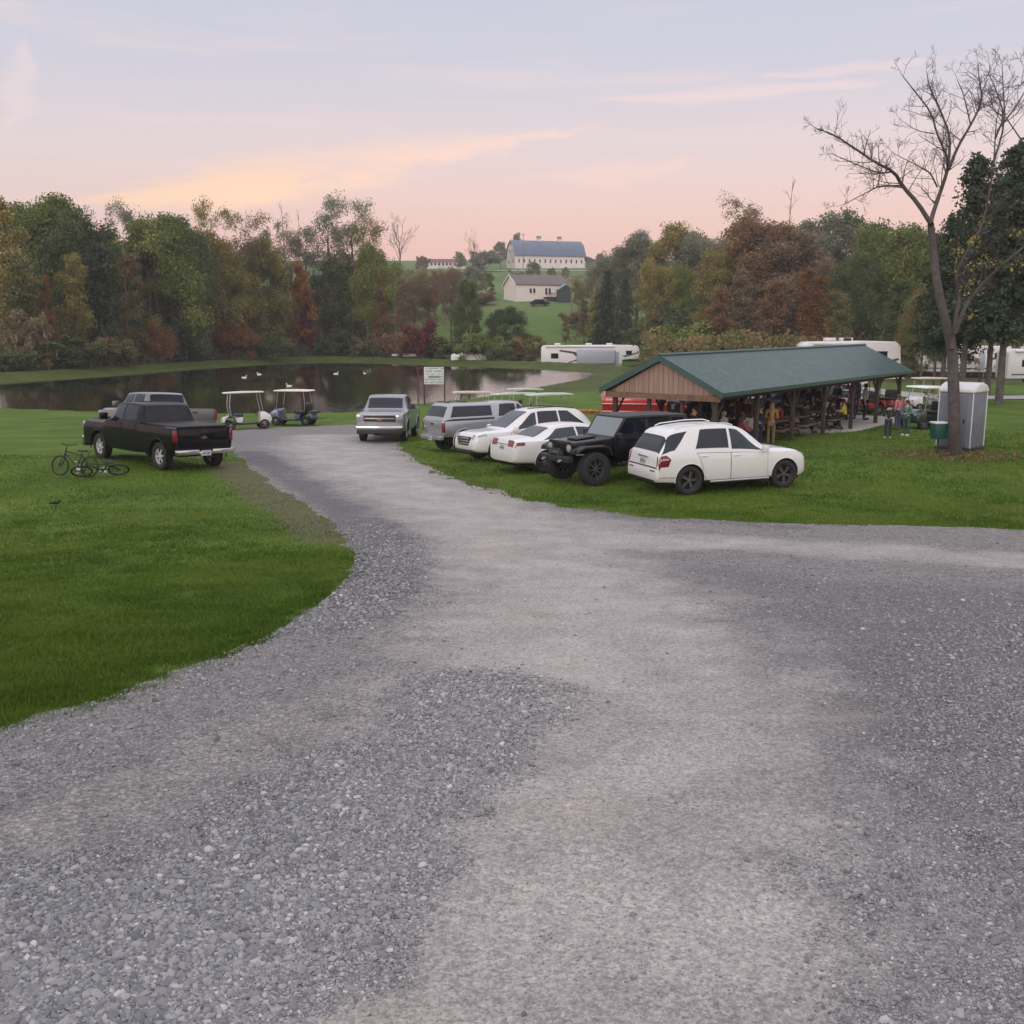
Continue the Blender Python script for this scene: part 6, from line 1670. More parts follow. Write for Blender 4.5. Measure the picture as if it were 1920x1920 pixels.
JEAN = cloth('denim', (.05, .065, .12)); DARKC = cloth('black', (.014, .014, .017)); GREYC = cloth('grey', (.12, .12, .13)); NAVY = cloth('navy', (.02, .03, .07))
def pp(px, inset): x = pav_near(px, inset); return (*pav_w(x, inset), 0.0)
PF = PAV_ROT
PEOPLE = [
 ('person in a bright yellow shirt sitting at the open side of the pavilion', 'sit', pp(1585, .75), PF + 2.0, cloth('yellow', (.62, .55, .06)), DARKC, HAIRB, False, 1.0),
 ('person in an ochre jacket standing behind the front of the white SUV', 'carry', pp(1446, .62), PF + .5, cloth('ochre', (.34, .19, .06)), cloth('khaki', (.22, .15, .09)), HAIRL, True, .95),
 ('person in a red sweatshirt seated behind the one in ochre', 'sit', pp(1464, 1.9), PF + 2.6, cloth('red', (.38, .045, .05)), JEAN, HAIRD, False, 1.0),
 ('person in a white top sitting behind the white SUV bonnet', 'sit', pp(1408, 1.4), PF + 1.2, cloth('white', (.6, .6, .6)), JEAN, HAIRB, True, 1.0),
 ('person in a pink-red plaid top left of the one in white', 'sit', pp(1388, .9), PF - .6, cloth('plaid_red', (.30, .07, .09)), DARKC, HAIRB, True, 1.0),
 ('person in a pale blue-grey jacket above the white SUV roof', 'stand', pp(1356, .8), PF + 1.5, cloth('blue_grey', (.22, .26, .31)), JEAN, HAIRL, False, .9),
 ('person in a navy coat with back turned beside the ochre jacket', 'stand', pp(1424, .75), PF - 1.6, NAVY, NAVY, HAIRD, False, .93),
 ('person in black standing under the near end of the pavilion roof', 'stand', pp(1302, 1.6), PF + 2.8, DARKC, DARKC, HAIRD, False, 1.02),
 ('person in a grey hooded top standing deep under the roof', 'stand', pp(1420, 3.0), PF + 1.0, GREYC, DARKC, HAIRB, False, 1.0),
 ('person in dark red standing by the far row of tables', 'carry', pp(1380, 3.2), PF - 1.0, cloth('dark_red', (.12, .03, .03)), DARKC, HAIRD, True, 1.0),
 ('person in black standing between two posts in the middle of the pavilion', 'stand', pp(1516, 2.6), PF + 2.2, DARKC, JEAN, HAIRB, False, 1.05),
 ('person in a dark purple top seated in the middle of the open side', 'sit', pp(1555, 1.1), PF - .8, cloth('plum', (.05, .03, .06)), DARKC, HAIRD, True, 1.0),
 ('person in a blue jacket standing right of the one in yellow', 'stand', pp(1602, 2.0), PF + 2.5, cloth('blue', (.05, .12, .26)), JEAN, HAIRB, False, 1.05),
 ('person in a grey T-shirt with white lettering-like stripes by the far posts', 'stand', pp(1622, 1.4), PF - 1.4, cloth('pale_grey', (.30, .30, .32)), DARKC, HAIRD, False, 1.0),
 ('person in black with raised dark hair at the far end of the pavilion', 'stand', pp(1634, 2.6), PF + 1.4, DARKC, DARKC, HAIRD, True, 1.08),
 ('person in brown seated at the far row of tables', 'sit', pp(1490, 3.4), PF + 1.5, cloth('brown', (.10, .06, .04)), JEAN, HAIRB, False, 1.0),
]
for a in PEOPLE: person(*a)
MORE = [
 ('person in black with a pale face standing beside the post nearest the gable', 'stand', pp(1338, 2.2), PF + 2.0, DARKC, DARKC, HAIRD, False, 1.05),
 ('person in a charcoal coat standing behind the pale blue-grey jacket', 'carry', pp(1372, 2.0), PF + .3, cloth('charcoal', (.035, .035, .04)), DARKC, HAIRB, False, 1.03),
 ('person in a wine-red hooded top standing in the second row from the gable', 'stand', pp(1396, 2.4), PF - 2.0, cloth('wine', (.10, .02, .03)), JEAN, HAIRD, False, 1.02),
 ('person in a black jacket standing just behind the one in ochre', 'stand', pp(1440, 1.9), PF + 1.8, DARKC, DARKC, HAIRB, False, 1.04),
 ('tall person in a dark green coat standing behind the red sweatshirt', 'stand', pp(1478, 2.5), PF + .8, cloth('forest', (.02, .04, .025)), DARKC, HAIRD, False, 1.08),
 ('person in dark grey seated at the table in the middle of the open side', 'sit', pp(1505, 1.5), PF - 1.2, cloth('slate', (.05, .05, .06)), JEAN, HAIRD, False, 1.0),
 ('person in a black dress-like coat standing at the far table in the middle', 'stand', pp(1536, 3.0), PF + 1.1, DARKC, DARKC, HAIRL, True, .98),
 ('person in a dim blue top standing behind the one in yellow', 'carry', pp(1570, 2.7), PF + 2.7, cloth('dim_blue', (.04, .06, .10)), DARKC, HAIRB, False, 1.02),
 ('person in a black cap-like dark hair and black shirt left of the one in yellow', 'sit', pp(1566, 1.0), PF + 1.6, DARKC, NAVY, HAIRD, False, 1.0),
 ('person in a striped-looking white and red top at the far right table', 'sit', pp(1606, 3.0), PF - 1.0, cloth('pale_red', (.40, .16, .15)), JEAN, HAIRB, True, 1.0),
]
for a in MORE: person(*a)
q = ground_at(1664, 822); person('child in dark clothes and white shoes walking on the lawn beside the pavilion slab', 'carry', q, PF + .4, cloth('dark_navy', (.025, .03, .045)), NAVY, HAIRD, False, .80, cloth('white', (.6, .6, .6)))
q = ground_at(1698, 817); person('child in a teal-green top standing on the lawn left of the green bin', 'carry', q, PF + 2.9, cloth('teal', (.09, .19, .18)), cloth('grey_teal', (.05, .09, .09)), HAIRD, True, .84, cloth('white', (.6, .6, .6)))
q = ground_at(1682, 806); person('person in a pink top on the grass behind the two children', 'stand', q, PF + 1.2, cloth('pink', (.42, .16, .20)), JEAN, HAIRB, True, .9)
q = at_z(982, 790, -.55); person('person with a plum-coloured top riding in the middle roofed cart', 'sit', (q[0], q[1], 0), 0, cloth('plum_light', (.14, .05, .08)), DARKC, HAIRB, False, 1.0)
rider = [o_ for o_ in bpy.data.objects if o_.get('label', '').startswith('person with a plum-coloured')][0]

# ------------------------------------------------------------------ golf carts
def cart(label, bodym, roofm, seatm, group='golf carts', back=False, hl=True):
    root = thing('golf_cart', label, 'golf cart', group=group); r = .235
    wx = (-.80, .83)
    m = MB(); m.box(-1.05, 1.0, -.56, .56, .24, .32); m.build('floor', BLK, root, bevel=.02)
    m = MB(); m.prism([(.62, .30), (1.12, .28), (1.22, .42), (1.16, .66), (.90, .84), (.72, .86), (.66, .74), (.66, .45)], 'y', -.56, .56); m.build('front_cowl', bodym, root, bevel=.05, seg=3)
    m = MB(); m.prism([(-1.18, .40), (-1.08, .34), (-1.02, .56), (-.80, .66), (-.56, .56), (-.48, .34), (-.22, .34), (-.18, .62), (-1.12, .66)], 'y', -.58, .58); m.build('rear_body', bodym, root, bevel=.04)
    m = MB(); m.cbox((-.42, 0, .70), (.52, 1.0, .14)); m.build('seat', seatm, root, bevel=.05, seg=3)
    m = MB(); m.cbox((-.70, 0, .98), (.12, 1.0, .42), Matrix.Rotation(-.15, 3, 'Y')); m.build('backrest', seatm, root, bevel=.05, seg=3)
    if back:
        m = MB(); m.cbox((-1.08, 0, .70), (.42, .98, .12)); m.cbox((-.84, 0, .96), (.10, .98, .36)); m.build('rear_seat', seatm, root, bevel=.04)
        m = MB(); m.box(-1.62, -1.2, -.5, .5, .34, .38); m.build('rear_step', BLK, root, bevel=.01)
    m = MB(); n = 9
    m.prism([(-1.02, 1.80), (-.95, 1.86), (.0, 1.885), (.82, 1.86), (.92, 1.80), (.86, 1.785), (-.96, 1.785)], 'y', -.62, .62); m.build('roof', roofm, root, bevel=.035, seg=3)
    for sd__ in (1, -1):
        m = MB(); m.tube([(.80, sd__ * .52, .80), (.66, sd__ * .54, 1.80)], .018); m.build('post', ALU if roofm is not BLK else BLK, root)
        m = MB(); m.tube([(-.74, sd__ * .53, .66), (-.80, sd__ * .54, 1.2), (-.72, sd__ * .54, 1.80)], .018); m.build('post', ALU if roofm is not BLK else BLK, root)
        m = MB(); m.cbox((1.165, sd__ * .36, .60), (.05, .18, .10), Matrix.Rotation(.3, 3, 'Y')); m.build('headlight', LENS, root, bevel=.02)
        m = MB(); m.tube([(-.2, sd__ * .52, .70), (-.22, sd__ * .53, .86), (-.62, sd__ * .53, .88)], .016); m.build('armrest', BLK, root)
    m = MB(); m.tube([(.62, .26, .60), (.38, .26, .98)], .018); st_ = m.build('steering_column', BLK, root)
    m = MB(); m.lathe([(.165 + .016 * math.cos(a), .016 * math.sin(a)) for a in np.linspace(0, 2 * PI, 9)], n=24); m.cbox((0, 0, 0), (.32, .03, .012)); sw = m.build('steering_wheel', BLK, root); sw.location = (.37, .26, .99); sw.rotation_euler = (0, -R(35), 0)
    add_wheels(root, wx, .50, r, .20, 5, ALU, .14)
    return root
WRF = simple('white_roof', (.72, .72, .69), .4, var=.06); WBD = paint('cart_white', (.70, .70, .68), .3, 0, .3); NBD = paint('cart_navy', (.02, .03, .07), .25, 0, .1); SLB = paint('cart_slate', (.10, .13, .22), .3, .2, .2)
TANR = simple('tan_roof', (.55, .46, .33), .5, var=.08); REDB = paint('cart_red', (.40, .025, .03), .25, 0, .1); GRNB = paint('cart_dark_green', (.012, .03, .03), .3, 0, .1); NSE = simple('navy_vinyl', (.02, .025, .05), .5, var=.1); BSE = simple('black_vinyl', (.016, .016, .017), .5, var=.1); PSE = simple('pale_vinyl', (.45, .43, .40), .5, var=.1)
GRR = simple('pale_green_roof', (.46, .56, .47), .4, var=.06)
def cput(o, px, py, deg, zoff=0):
    q = ground_at(px, py); seat(o, np.array(q[:2]), R(deg), zoff, .8, .5)
cput(cart('white golf cart with a white roof beside the parked pickups on the gravel', WBD, WRF, NSE), 462, 805, 22)
cput(cart('slate-blue golf cart with a flat white roof and an open front by the pond', SLB, WRF, BSE, back=True), 552, 797, 172)
cput(cart('dark golf cart with a thin black-edged roof behind the capped silver pickup', NBD, TANR, BSE), 884, 806, 190)
oc = cart('golf cart with a pale green roof left of the person riding in it', WBD, GRR, PSE); cput(oc, 962, 812, 200)
cput(cart('golf cart with a curved pale green roof behind the white crossover', WBD, GRR, PSE), 1032, 818, 15)
cput(cart('golf cart with a thin bare frame roof behind the row of cars', NBD, GRR, BSE), 985, 792, 10)
cput(cart('red golf cart with a tan roof at the far end of the pavilion', REDB, TANR, BSE), 1650, 772, 200)
cput(cart('red golf cart in front of the tan-roofed one, its roof hidden by the pavilion eave', REDB, BLK, BSE), 1612, 776, 190)
cput(cart('dark green utility cart with a white roof left of the portable toilet', GRNB, WRF, BSE, back=True), 1738, 803, 205)
cput(cart('golf cart with a long cream roof parked behind the dark green utility cart', WBD, TANR, PSE), 1742, 772, 185)
rider.location = Vector(oc.location) + Vector((math.cos(R(200)) * -.45, math.sin(R(200)) * -.45, .24)); rider.rotation_euler = (0, 0, R(200))

# ------------------------------------------------------------------ portable toilet, bin
q = ground_at(1830, 846); tr_ang = R(-62)
pt = thing('portable_toilet', 'grey-blue portable toilet with a domed white roof behind the bare tree', 'portable toilet', (q[0] - .35, q[1] + .5, gz(q[0] - .35, q[1] + .5)), R(-46))
PTW = simple('toilet_grey', (.17, .19, .23), .5, var=.12, vscale=2); PTR = simple('toilet_roof_white', (.62, .63, .64), .45, var=.06)
m = MB(); m.box(-.56, .56, -.56, .56, .12, 1.98); m.build('cabin', PTW, pt, bevel=.03)
m = MB()
for k in range(5): m.cbox((.566, -.40 + .2 * k, 1.05), (.02, .1, 1.7)); m.cbox((-.40 + .2 * k, -.566, 1.05), (.1, .02, 1.7))
m.build('wall_ribs', PTW, pt, bevel=.006)
m = MB(); m.cbox((0, -.585, 1.0), (.80, .03, 1.72)); d = m.build('door', simple('toilet_door', (.13, .15, .18), .5, var=.1), pt, bevel=.01)
k = MB(); k.cbox((.32, -.61, 1.02), (.05, .03, .14)); k.build('handle', BLK, d, bevel=.008)
m = MB(); m.prism([(-.62, 1.96), (-.60, 2.08), (-.40, 2.22), (-.15, 2.29), (.15, 2.29), (.40, 2.22), (.60, 2.08), (.62, 1.96)], 'x', -.62, .62); m.build('roof', PTR, pt, bevel=.06, seg=3)
for sx__ in (1, -1):
    for sy__ in (1, -1):
        m = MB(); m.cbox((sx__ * .57, sy__ * .57, 1.03), (.035, .035, 1.86)); m.build('corner_strip', PTR, pt, bevel=.008)
m = MB(); m.box(-.60, .60, -.60, .60, 0, .13); m.build('base', BLK, pt, bevel=.02)
m = MB(); m.tube([(.35, .35, 2.1), (.35, .35, 2.42)], .045); m.build('vent_pipe', BLK, pt)
q = ground_at(1757, 852)
bn = thing('waste_bin', 'dark green box bin with a white lid on a post left of the bare tree', 'bin', q, R(8))
GBN = simple('bin_green', (.012, .075, .062), .45, var=.12)
m = MB(); m.tube([(0, 0, -.2), (0, 0, .62)], .035, 8); m.build('post', WOODD, bn)
m = MB(); m.prism([(-.20, .52), (.20, .52), (.22, 1.02), (-.22, 1.02)], 'y', -.19, .19); m.build('box', GBN, bn, bevel=.025)
m = MB(); m.cbox((0, 0, 1.05), (.47, .42, .06)); m.build('lid', PTR, bn, bevel=.015)

# dark vehicles standing beyond the pavilion, seen between its posts
def recolour(o, frm, to):
    for c in kids(o):
        if c.type == 'MESH':
            for ms in c.material_slots:
                if ms.material is frm: ms.link = 'OBJECT'; ms.material = to
        recolour(c, frm, to)
_suv = [o_ for o_ in bpy.data.objects if o_.parent is None and o_.name == 'suv'][0]; _crs = [o_ for o_ in bpy.data.objects if o_.parent is None and o_.name == 'crossover'][0]
DKB = paint('dark_blue_paint', (.010, .014, .025), .3, 0, .05, .3); DKG = paint('dark_grey_paint', (.022, .022, .024), .3, 0, .05, .3)
for src, lab, px, wv, deg, pmt in ((_suv, 'black SUV parked beyond the near half of the pavilion', 1352, 47, 12, BLACK), (_crs, 'dark blue crossover parked beyond the middle of the pavilion', 1452, 53, 190, DKB), (_suv, 'dark grey SUV parked beyond the far half of the pavilion', 1532, 59, 8, DKG)):
    o = dup(src, label=lab); recolour(o, WHITE, pmt); q = at_w(px, 770, wv); seat(o, np.array(q[:2]), R(deg))
# ------------------------------------------------------------------ red wagon, pumpkins beyond the gable
q0 = at_z(1131, 772, .1); q1 = at_z(1246, 774, .1)
rw = at_w(1190, 760, 46); gz_ = gz(rw[0], rw[1])
wg = thing('farm_wagon', 'red farm wagon with a pale top rail seen under the pavilion gable', 'wagon', (rw[0], rw[1], gz_), R(-8))
REDP = paint('wagon_red', (.52, .035, .05), .3, 0, .1); PNK = simple('wagon_pale_red', (.58, .22, .23), .5, var=.1)
Lw = 1.42
m = MB(); m.prism([(-.55, .75), (.55, .75), (.85, 1.25), (.85, 1.45), (-.85, 1.45), (-.85, 1.25)], 'x', -Lw, Lw); m.build('box', REDP, wg, bevel=.03)
m = MB()
for i in range(5): m.cbox((-Lw + .1 + i * (2 * Lw - .2) / 4, -.86, 1.32), (.06, .05, .36))
m.build('box_ribs', REDP, wg, bevel=.01)
m = MB(); m.cbox((0, -.87, 1.56), (2 * Lw + .1, .05, .20)); m.cbox((0, .87, 1.56), (2 * Lw + .1, .05, .20)); m.build('top_board', PNK, wg, bevel=.01)
m = MB(); m.cbox((0, -.90, 1.22), (2 * Lw, .03, .05)); m.cbox((0, -.62, .86), (2 * Lw, .05, .05)); m.build('rail', simple('rail_pale', (.6, .4, .4), .35, .3), wg, bevel=.008)
m = MB(); m.cbox((0, 0, .58), (2.2, .12, .14)); m.cbox((-.9, 0, .5), (.1, 1.3, .1)); m.cbox((.9, 0, .5), (.1, 1.3, .1)); m.tube([(1.3, 0, .5), (2.4, 0, .35)], .04); m.build('chassis', WOODD, wg)
add_wheels(wg, (-.9, .9), .62, .36, .18, 6, REDP, .2)
rk = at_w(1092, 776, 47); gz_ = gz(rk[0], rk[1])
ht = thing('display_table', 'long low wooden table carrying orange pumpkins left of the pavilion', 'table', (rk[0], rk[1], gz_), R(-6))
m = MB(); m.cbox((0, 0, .86), (1.7, .6, .05)); m.build('tabletop', WOOD, ht, bevel=.01)
for sx__ in (1, -1):
    for sy__ in (1, -1):
        m = MB(); m.cbox((sx__ * .75, sy__ * .24, .42), (.07, .07, .84)); m.build('leg', WOODD, ht)
PUM = simple('pumpkin', (.55, .17, .03), .5, var=.15, vscale=5); STEM = simple('pumpkin_stem', (.10, .12, .04), .8)
def pumpkin():
    o = thing('pumpkin', 'orange pumpkin in the row on the low table left of the pavilion', 'pumpkin', group='pumpkins in a row on the table')
    mb = MB(); nu, nv = 32, 10; vs = []
    for i in range(nv + 1):
        th_ = PI * i / nv
        for j in range(nu):
            a = 2 * PI * j / nu; r_ = math.sin(th_) * (1 + .06 * abs(math.cos(a * 4)) - .03); vs.append((r_ * math.cos(a) * .15 + 1e-4 * math.cos(a), r_ * math.sin(a) * .15 + 1e-4 * math.sin(a), .12 - .12 * math.cos(th_) * (1 - .15 * math.exp(-(r_ / .3) ** 2))))
    fs = [(i * nu + j, i * nu + (j + 1) % nu, (i + 1) * nu + (j + 1) % nu, (i + 1) * nu + j) for i in range(nv) for j in range(nu)]
    mb.add(vs, fs); mb.build('flesh', PUM, o, smooth=80)
    k = MB(); k.tube([(0, 0, .20), (.01, 0, .26), (.03, 0, .29)], [.022, .016, .018], 6); k.build('stem', STEM, o)
    return o
pk = pumpkin()
for i in range(10):
    o = pk if i == 0 else dup(pk)
    a = R(-6); lx = -.72 + .16 * i; ly = .07 * (-1) ** i
    o.location = (rk[0] + lx * math.cos(a) - ly * math.sin(a), rk[1] + lx * math.sin(a) + ly * math.cos(a), gz_ + .885); o.scale = (random.uniform(.5, .72),) * 3; o.rotation_euler = (0, 0, i * 1.3)

# ------------------------------------------------------------------ bicycles
def bicycle(label, fm):
    root = thing('bicycle', label, 'bicycle'); r = .30
    def ring(x, nm):
        m = MB(); m.lathe([(r - .022 + .022 * math.cos(a), .022 * math.sin(a)) for a in np.linspace(0, 2 * PI, 9)], (0, 0, 0), 'y', 32); w_ = m.build(nm, RUB, root); w_.location = (x, 0, r)
        k = MB(); k.lathe([(r - .05, -.012), (r - .035, -.012), (r - .035, .012), (r - .05, .012), (r - .05, -.012)], axis='y', n=32)
        for i in range(14): a = 2 * PI * i / 14; k.tube([(0, 0, 0), (math.cos(a) * (r - .045), (-1) ** i * .008, math.sin(a) * (r - .045))], .0035, 3)
        k.lathe([(1e-3, -.03), (.02, -.03), (.02, .03), (1e-3, .03)], axis='y', n=10); k.build('spokes', BLK, w_)
    ring(-.48, 'wheel'); ring(.50, 'wheel')
    m = MB(); m.tube([(-.48, .06, r), (-.08, 0, .27)], .012); m.tube([(-.48, -.06, r), (-.08, 0, .27)], .012); m.tube([(-.48, .05, r), (-.2, 0, .62)], .011); m.tube([(-.48, -.05, r), (-.2, 0, .62)], .011)
    m.tube([(-.08, 0, .27), (-.22, 0, .70)], .017); m.tube([(-.08, 0, .27), (.34, 0, .66)], .020); m.tube([(-.2, 0, .62), (.33, 0, .72)], .017); m.tube([(.31, 0, .80), (.36, 0, .60)], .022); m.build('frame', fm, root)
    m = MB(); m.tube([(.36, 0, .60), (.40, .06, .5), (.50, .06, r)], .014); m.tube([(.36, 0, .60), (.40, -.06, .5), (.50, -.06, r)], .014); m.build('fork', fm, root)
    m = MB(); m.tube([(.31, 0, .80), (.29, 0, .88)], .014); m.tube([(.22, .30, .93), (.30, .14, .90), (.30, -.14, .90), (.22, -.30, .93)], .013); m.build('handlebar', BLK, root)
    m = MB(); m.prism([(-.36, -.07), (-.36, .07), (-.18, .03), (-.08, .015), (-.08, -.015), (-.18, -.03)], 'z', .72, .77); m.build('saddle', BLK, root, bevel=.012)
    m = MB(); m.lathe([(1e-3, -.01), (.09, -.01), (.09, .01), (1e-3, .01)], (-.08, -.05, .27), 'y', 20); m.tube([(-.08, -.06, .27), (-.02, -.08, .12)], .01); m.cbox((-.02, -.12, .11), (.09, .08, .02)); m.tube([(-.08, .06, .27), (-.14, .08, .42)], .01); m.cbox((-.14, .12, .43), (.09, .08, .02)); m.build('crank', ALU, root)
    return root
b1 = bicycle('black bicycle standing on the lawn beside the black pickup, handlebar turned up', BLK); q = ground_at(140, 893); b1.location = (q[0], q[1], q[2] - .01); b1.rotation_euler = (R(10), 0, R(165))
b2 = bicycle('black bicycle leaning low on the grass nearer the front wheel of the black pickup', simple('frame_dark_green', (.012, .02, .016), .4)); q = ground_at(190, 892); b2.location = (q[0], q[1], q[2] + .0); b2.rotation_euler = (R(-52), 0, R(200))

# ------------------------------------------------------------------ pond-side sign, posts, ducks
SGN = simple('sign_white', (.60, .63, .61), .6, var=.08); TEAL = simple('sign_teal', (.12, .30, .30), .6, var=0); SGD = simple('sign_dark', (.16, .22, .24), .6, var=0)
ql = at_z(796, 757, -1.0); qr = at_z(834, 757, -1.0)
sg = thing('notice_board', 'white notice board with faint rows of writing on two thin posts at the pond edge', 'sign', (ql[0], ql[1], gz(ql[0], ql[1])), math.atan2(qr[1] - ql[1], qr[0] - ql[0]))
D = float(np.hypot(*(qr - ql)[:2])); ZT = at_w(815, 687, np.dot(ql - np.array([0, 0, CAMZ]), [0, CP, -SP]))[2] - gz(ql[0], ql[1])
m = MB(); m.tube([(0, 0, -.3), (0, 0, ZT)], .05, 8); m.build('post', WOODD, sg)
m = MB(); m.tube([(D, 0, -.3), (D, 0, ZT + .03)], .05, 8); m.build('post', WOODD, sg)
m = MB(); m.cbox((D / 2 - .02, -.06, ZT - .62), (D - .04, .03, 1.2)); bd_ = m.build('board', SGN, sg, bevel=.005)
m = MB(); random.seed(9); zz0 = ZT - .12
for row in range(6):
    x = .12; hgt = .11 if row in (0, 1) else .07
    while x < D - .14:
        wl = random.uniform(.05, .13)
        if random.random() < .85: m.cbox((x + wl / 2, -.079, zz0), (wl * .8, .004, hgt))
        x += wl + .02
    zz0 -= .19
m.build('writing', [SGD], bd_)
m = MB(); m.cbox((D / 2, -.0785, ZT - .70), (D * .55, .004, .16)); m.build('colour_patch', TEAL, bd_)
qp = at_z(784, 757, -1.0)
ps = thing('post', 'reddish leaning wooden post with a cross piece just left of the notice board', 'post', (qp[0], qp[1], gz(qp[0], qp[1])))
m = MB(); m.tube([(0, 0, -.3), (.03, 0, 2.6)], .05, 8); m.build('upright', simple('red_wood', (.12, .05, .04), .8, var=.3), ps); m = MB(); m.tube([(-.15, 0, 2.45), (.45, 0, 2.62)], .04, 6); m.build('cross_piece', simple('red_wood', (.12, .05, .04), .8), ps)
qb = at_z(880, 745, -1.05)
fr = thing('braced_post', 'tall wooden post with a diagonal brace at the near shore of the pond', 'post', (qb[0], qb[1], gz(qb[0], qb[1])))
m = MB(); m.tube([(0, 0, -.3), (.0, 0, 2.35)], .07, 8); m.build('upright', WOODD, fr); m = MB(); m.tube([(-.75, 0, -.1), (-.08, 0, 1.9)], .05, 8); m.build('brace', WOODD, fr)
DW = simple('white_feathers', (.75, .74, .70), .7, var=.05)
def duck(label):
    o = thing('duck', label, 'duck', group='white ducks on the pond')
    m = MB(); m.ball((0, 0, .08), (.30, .16, .13), 14, 10); m.tube([(.18, 0, .12), (.25, 0, .26), (.26, 0, .34)], [.07, .045, .05], 10); m.ball((.28, 0, .37), (.075, .055, .06), 12, 8); m.tube([(-.22, 0, .12), (-.38, 0, .19)], [.07, .01], 8)
    m.build('body', DW, o, smooth=80)
    k = MB(); k.tube([(.34, 0, .36), (.42, 0, .345)], [.025, .012], 8); k.build('bill', AMB, o)
    return o
dk0 = duck('white duck furthest left on the dark water')
for i, (px, py, rot, lab) in enumerate([(458, 706, 20, None), (486, 700, 170, 'white duck just right of the leftmost one'), (542, 722, 190, 'white duck above the slate-blue cart roof'), (630, 699, 10, 'white duck in the middle of the pond'), (684, 698, 150, 'white duck nearest the notice board')]):
    o = dk0 if i == 0 else dup(dk0, label=lab)
    q = at_z(px, py + 3, WATER_Z); o.location = (q[0], q[1], WATER_Z - .02); o.rotation_euler = (0, 0, R(rot)); o.scale = (.78 if i < 4 else .55,) * 3

# ------------------------------------------------------------------ boats drawn up on the far bank
BOATW = simple('boat_white', (.62, .63, .60), .45, var=.1)
def boat(label, px0, px1, py, w, h, tarp=False):
    a = at_w(px0, py, w); b_ = at_w(px1, py, w); L = float(np.linalg.norm((b_ - a)[:2])); c = (a + b_) / 2
    o = thing('boat', label, 'boat', (c[0], c[1], c[2]), math.atan2(b_[1] - a[1], b_[0] - a[0]))
    mb = MB(); n = 13; vs = []; k = 9
    for i in range(n):
        s_ = i / (n - 1) * 2 - 1; wd = .75 * (1 - max(s_, -.8) ** 4 * .85 if s_ > 0 else 1 - abs(s_) ** 6 * .3); hh = h * (1 - .25 * s_ * s_) * (1 + (.18 * math.sin(i * 2.1) if tarp else 0))
        for j in range(k): a_ = PI * j / (k - 1); vs.append((s_ * L / 2, math.cos(a_) * wd, math.sin(a_) ** .7 * hh))
    fs = [(i * k + j, i * k + j + 1, (i + 1) * k + j + 1, (i + 1) * k + j) for i in range(n - 1) for j in range(k - 1)] + [list(range(k)), [(n - 1) * k + j for j in range(k)]]
    fs += [(i * k, i * k + k - 1, (i + 1) * k + k - 1, (i + 1) * k) for i in range(n - 1)]
    mb.add(vs, fs); mb.build('cover' if tarp else 'hull', BOATW, o, smooth=50)
    if not tarp:
        r_ = MB(); r_.tube([(-L / 2, 0, h * .75), (0, 0, h * 1.02), (L / 2, 0, h * .75)], .03, 6); r_.build('keel', ALU, o)
    return o
boat('small white upturned boat on the far bank, the leftmost of the pale shapes', 735, 750, 667, 150, .35)
boat('longer white upturned boat on the far bank right of the small one', 756, 790, 668, 150, .55)
boat('white covered boat under a lumpy pale cover on the far bank', 846, 912, 675, 141, .95, True)

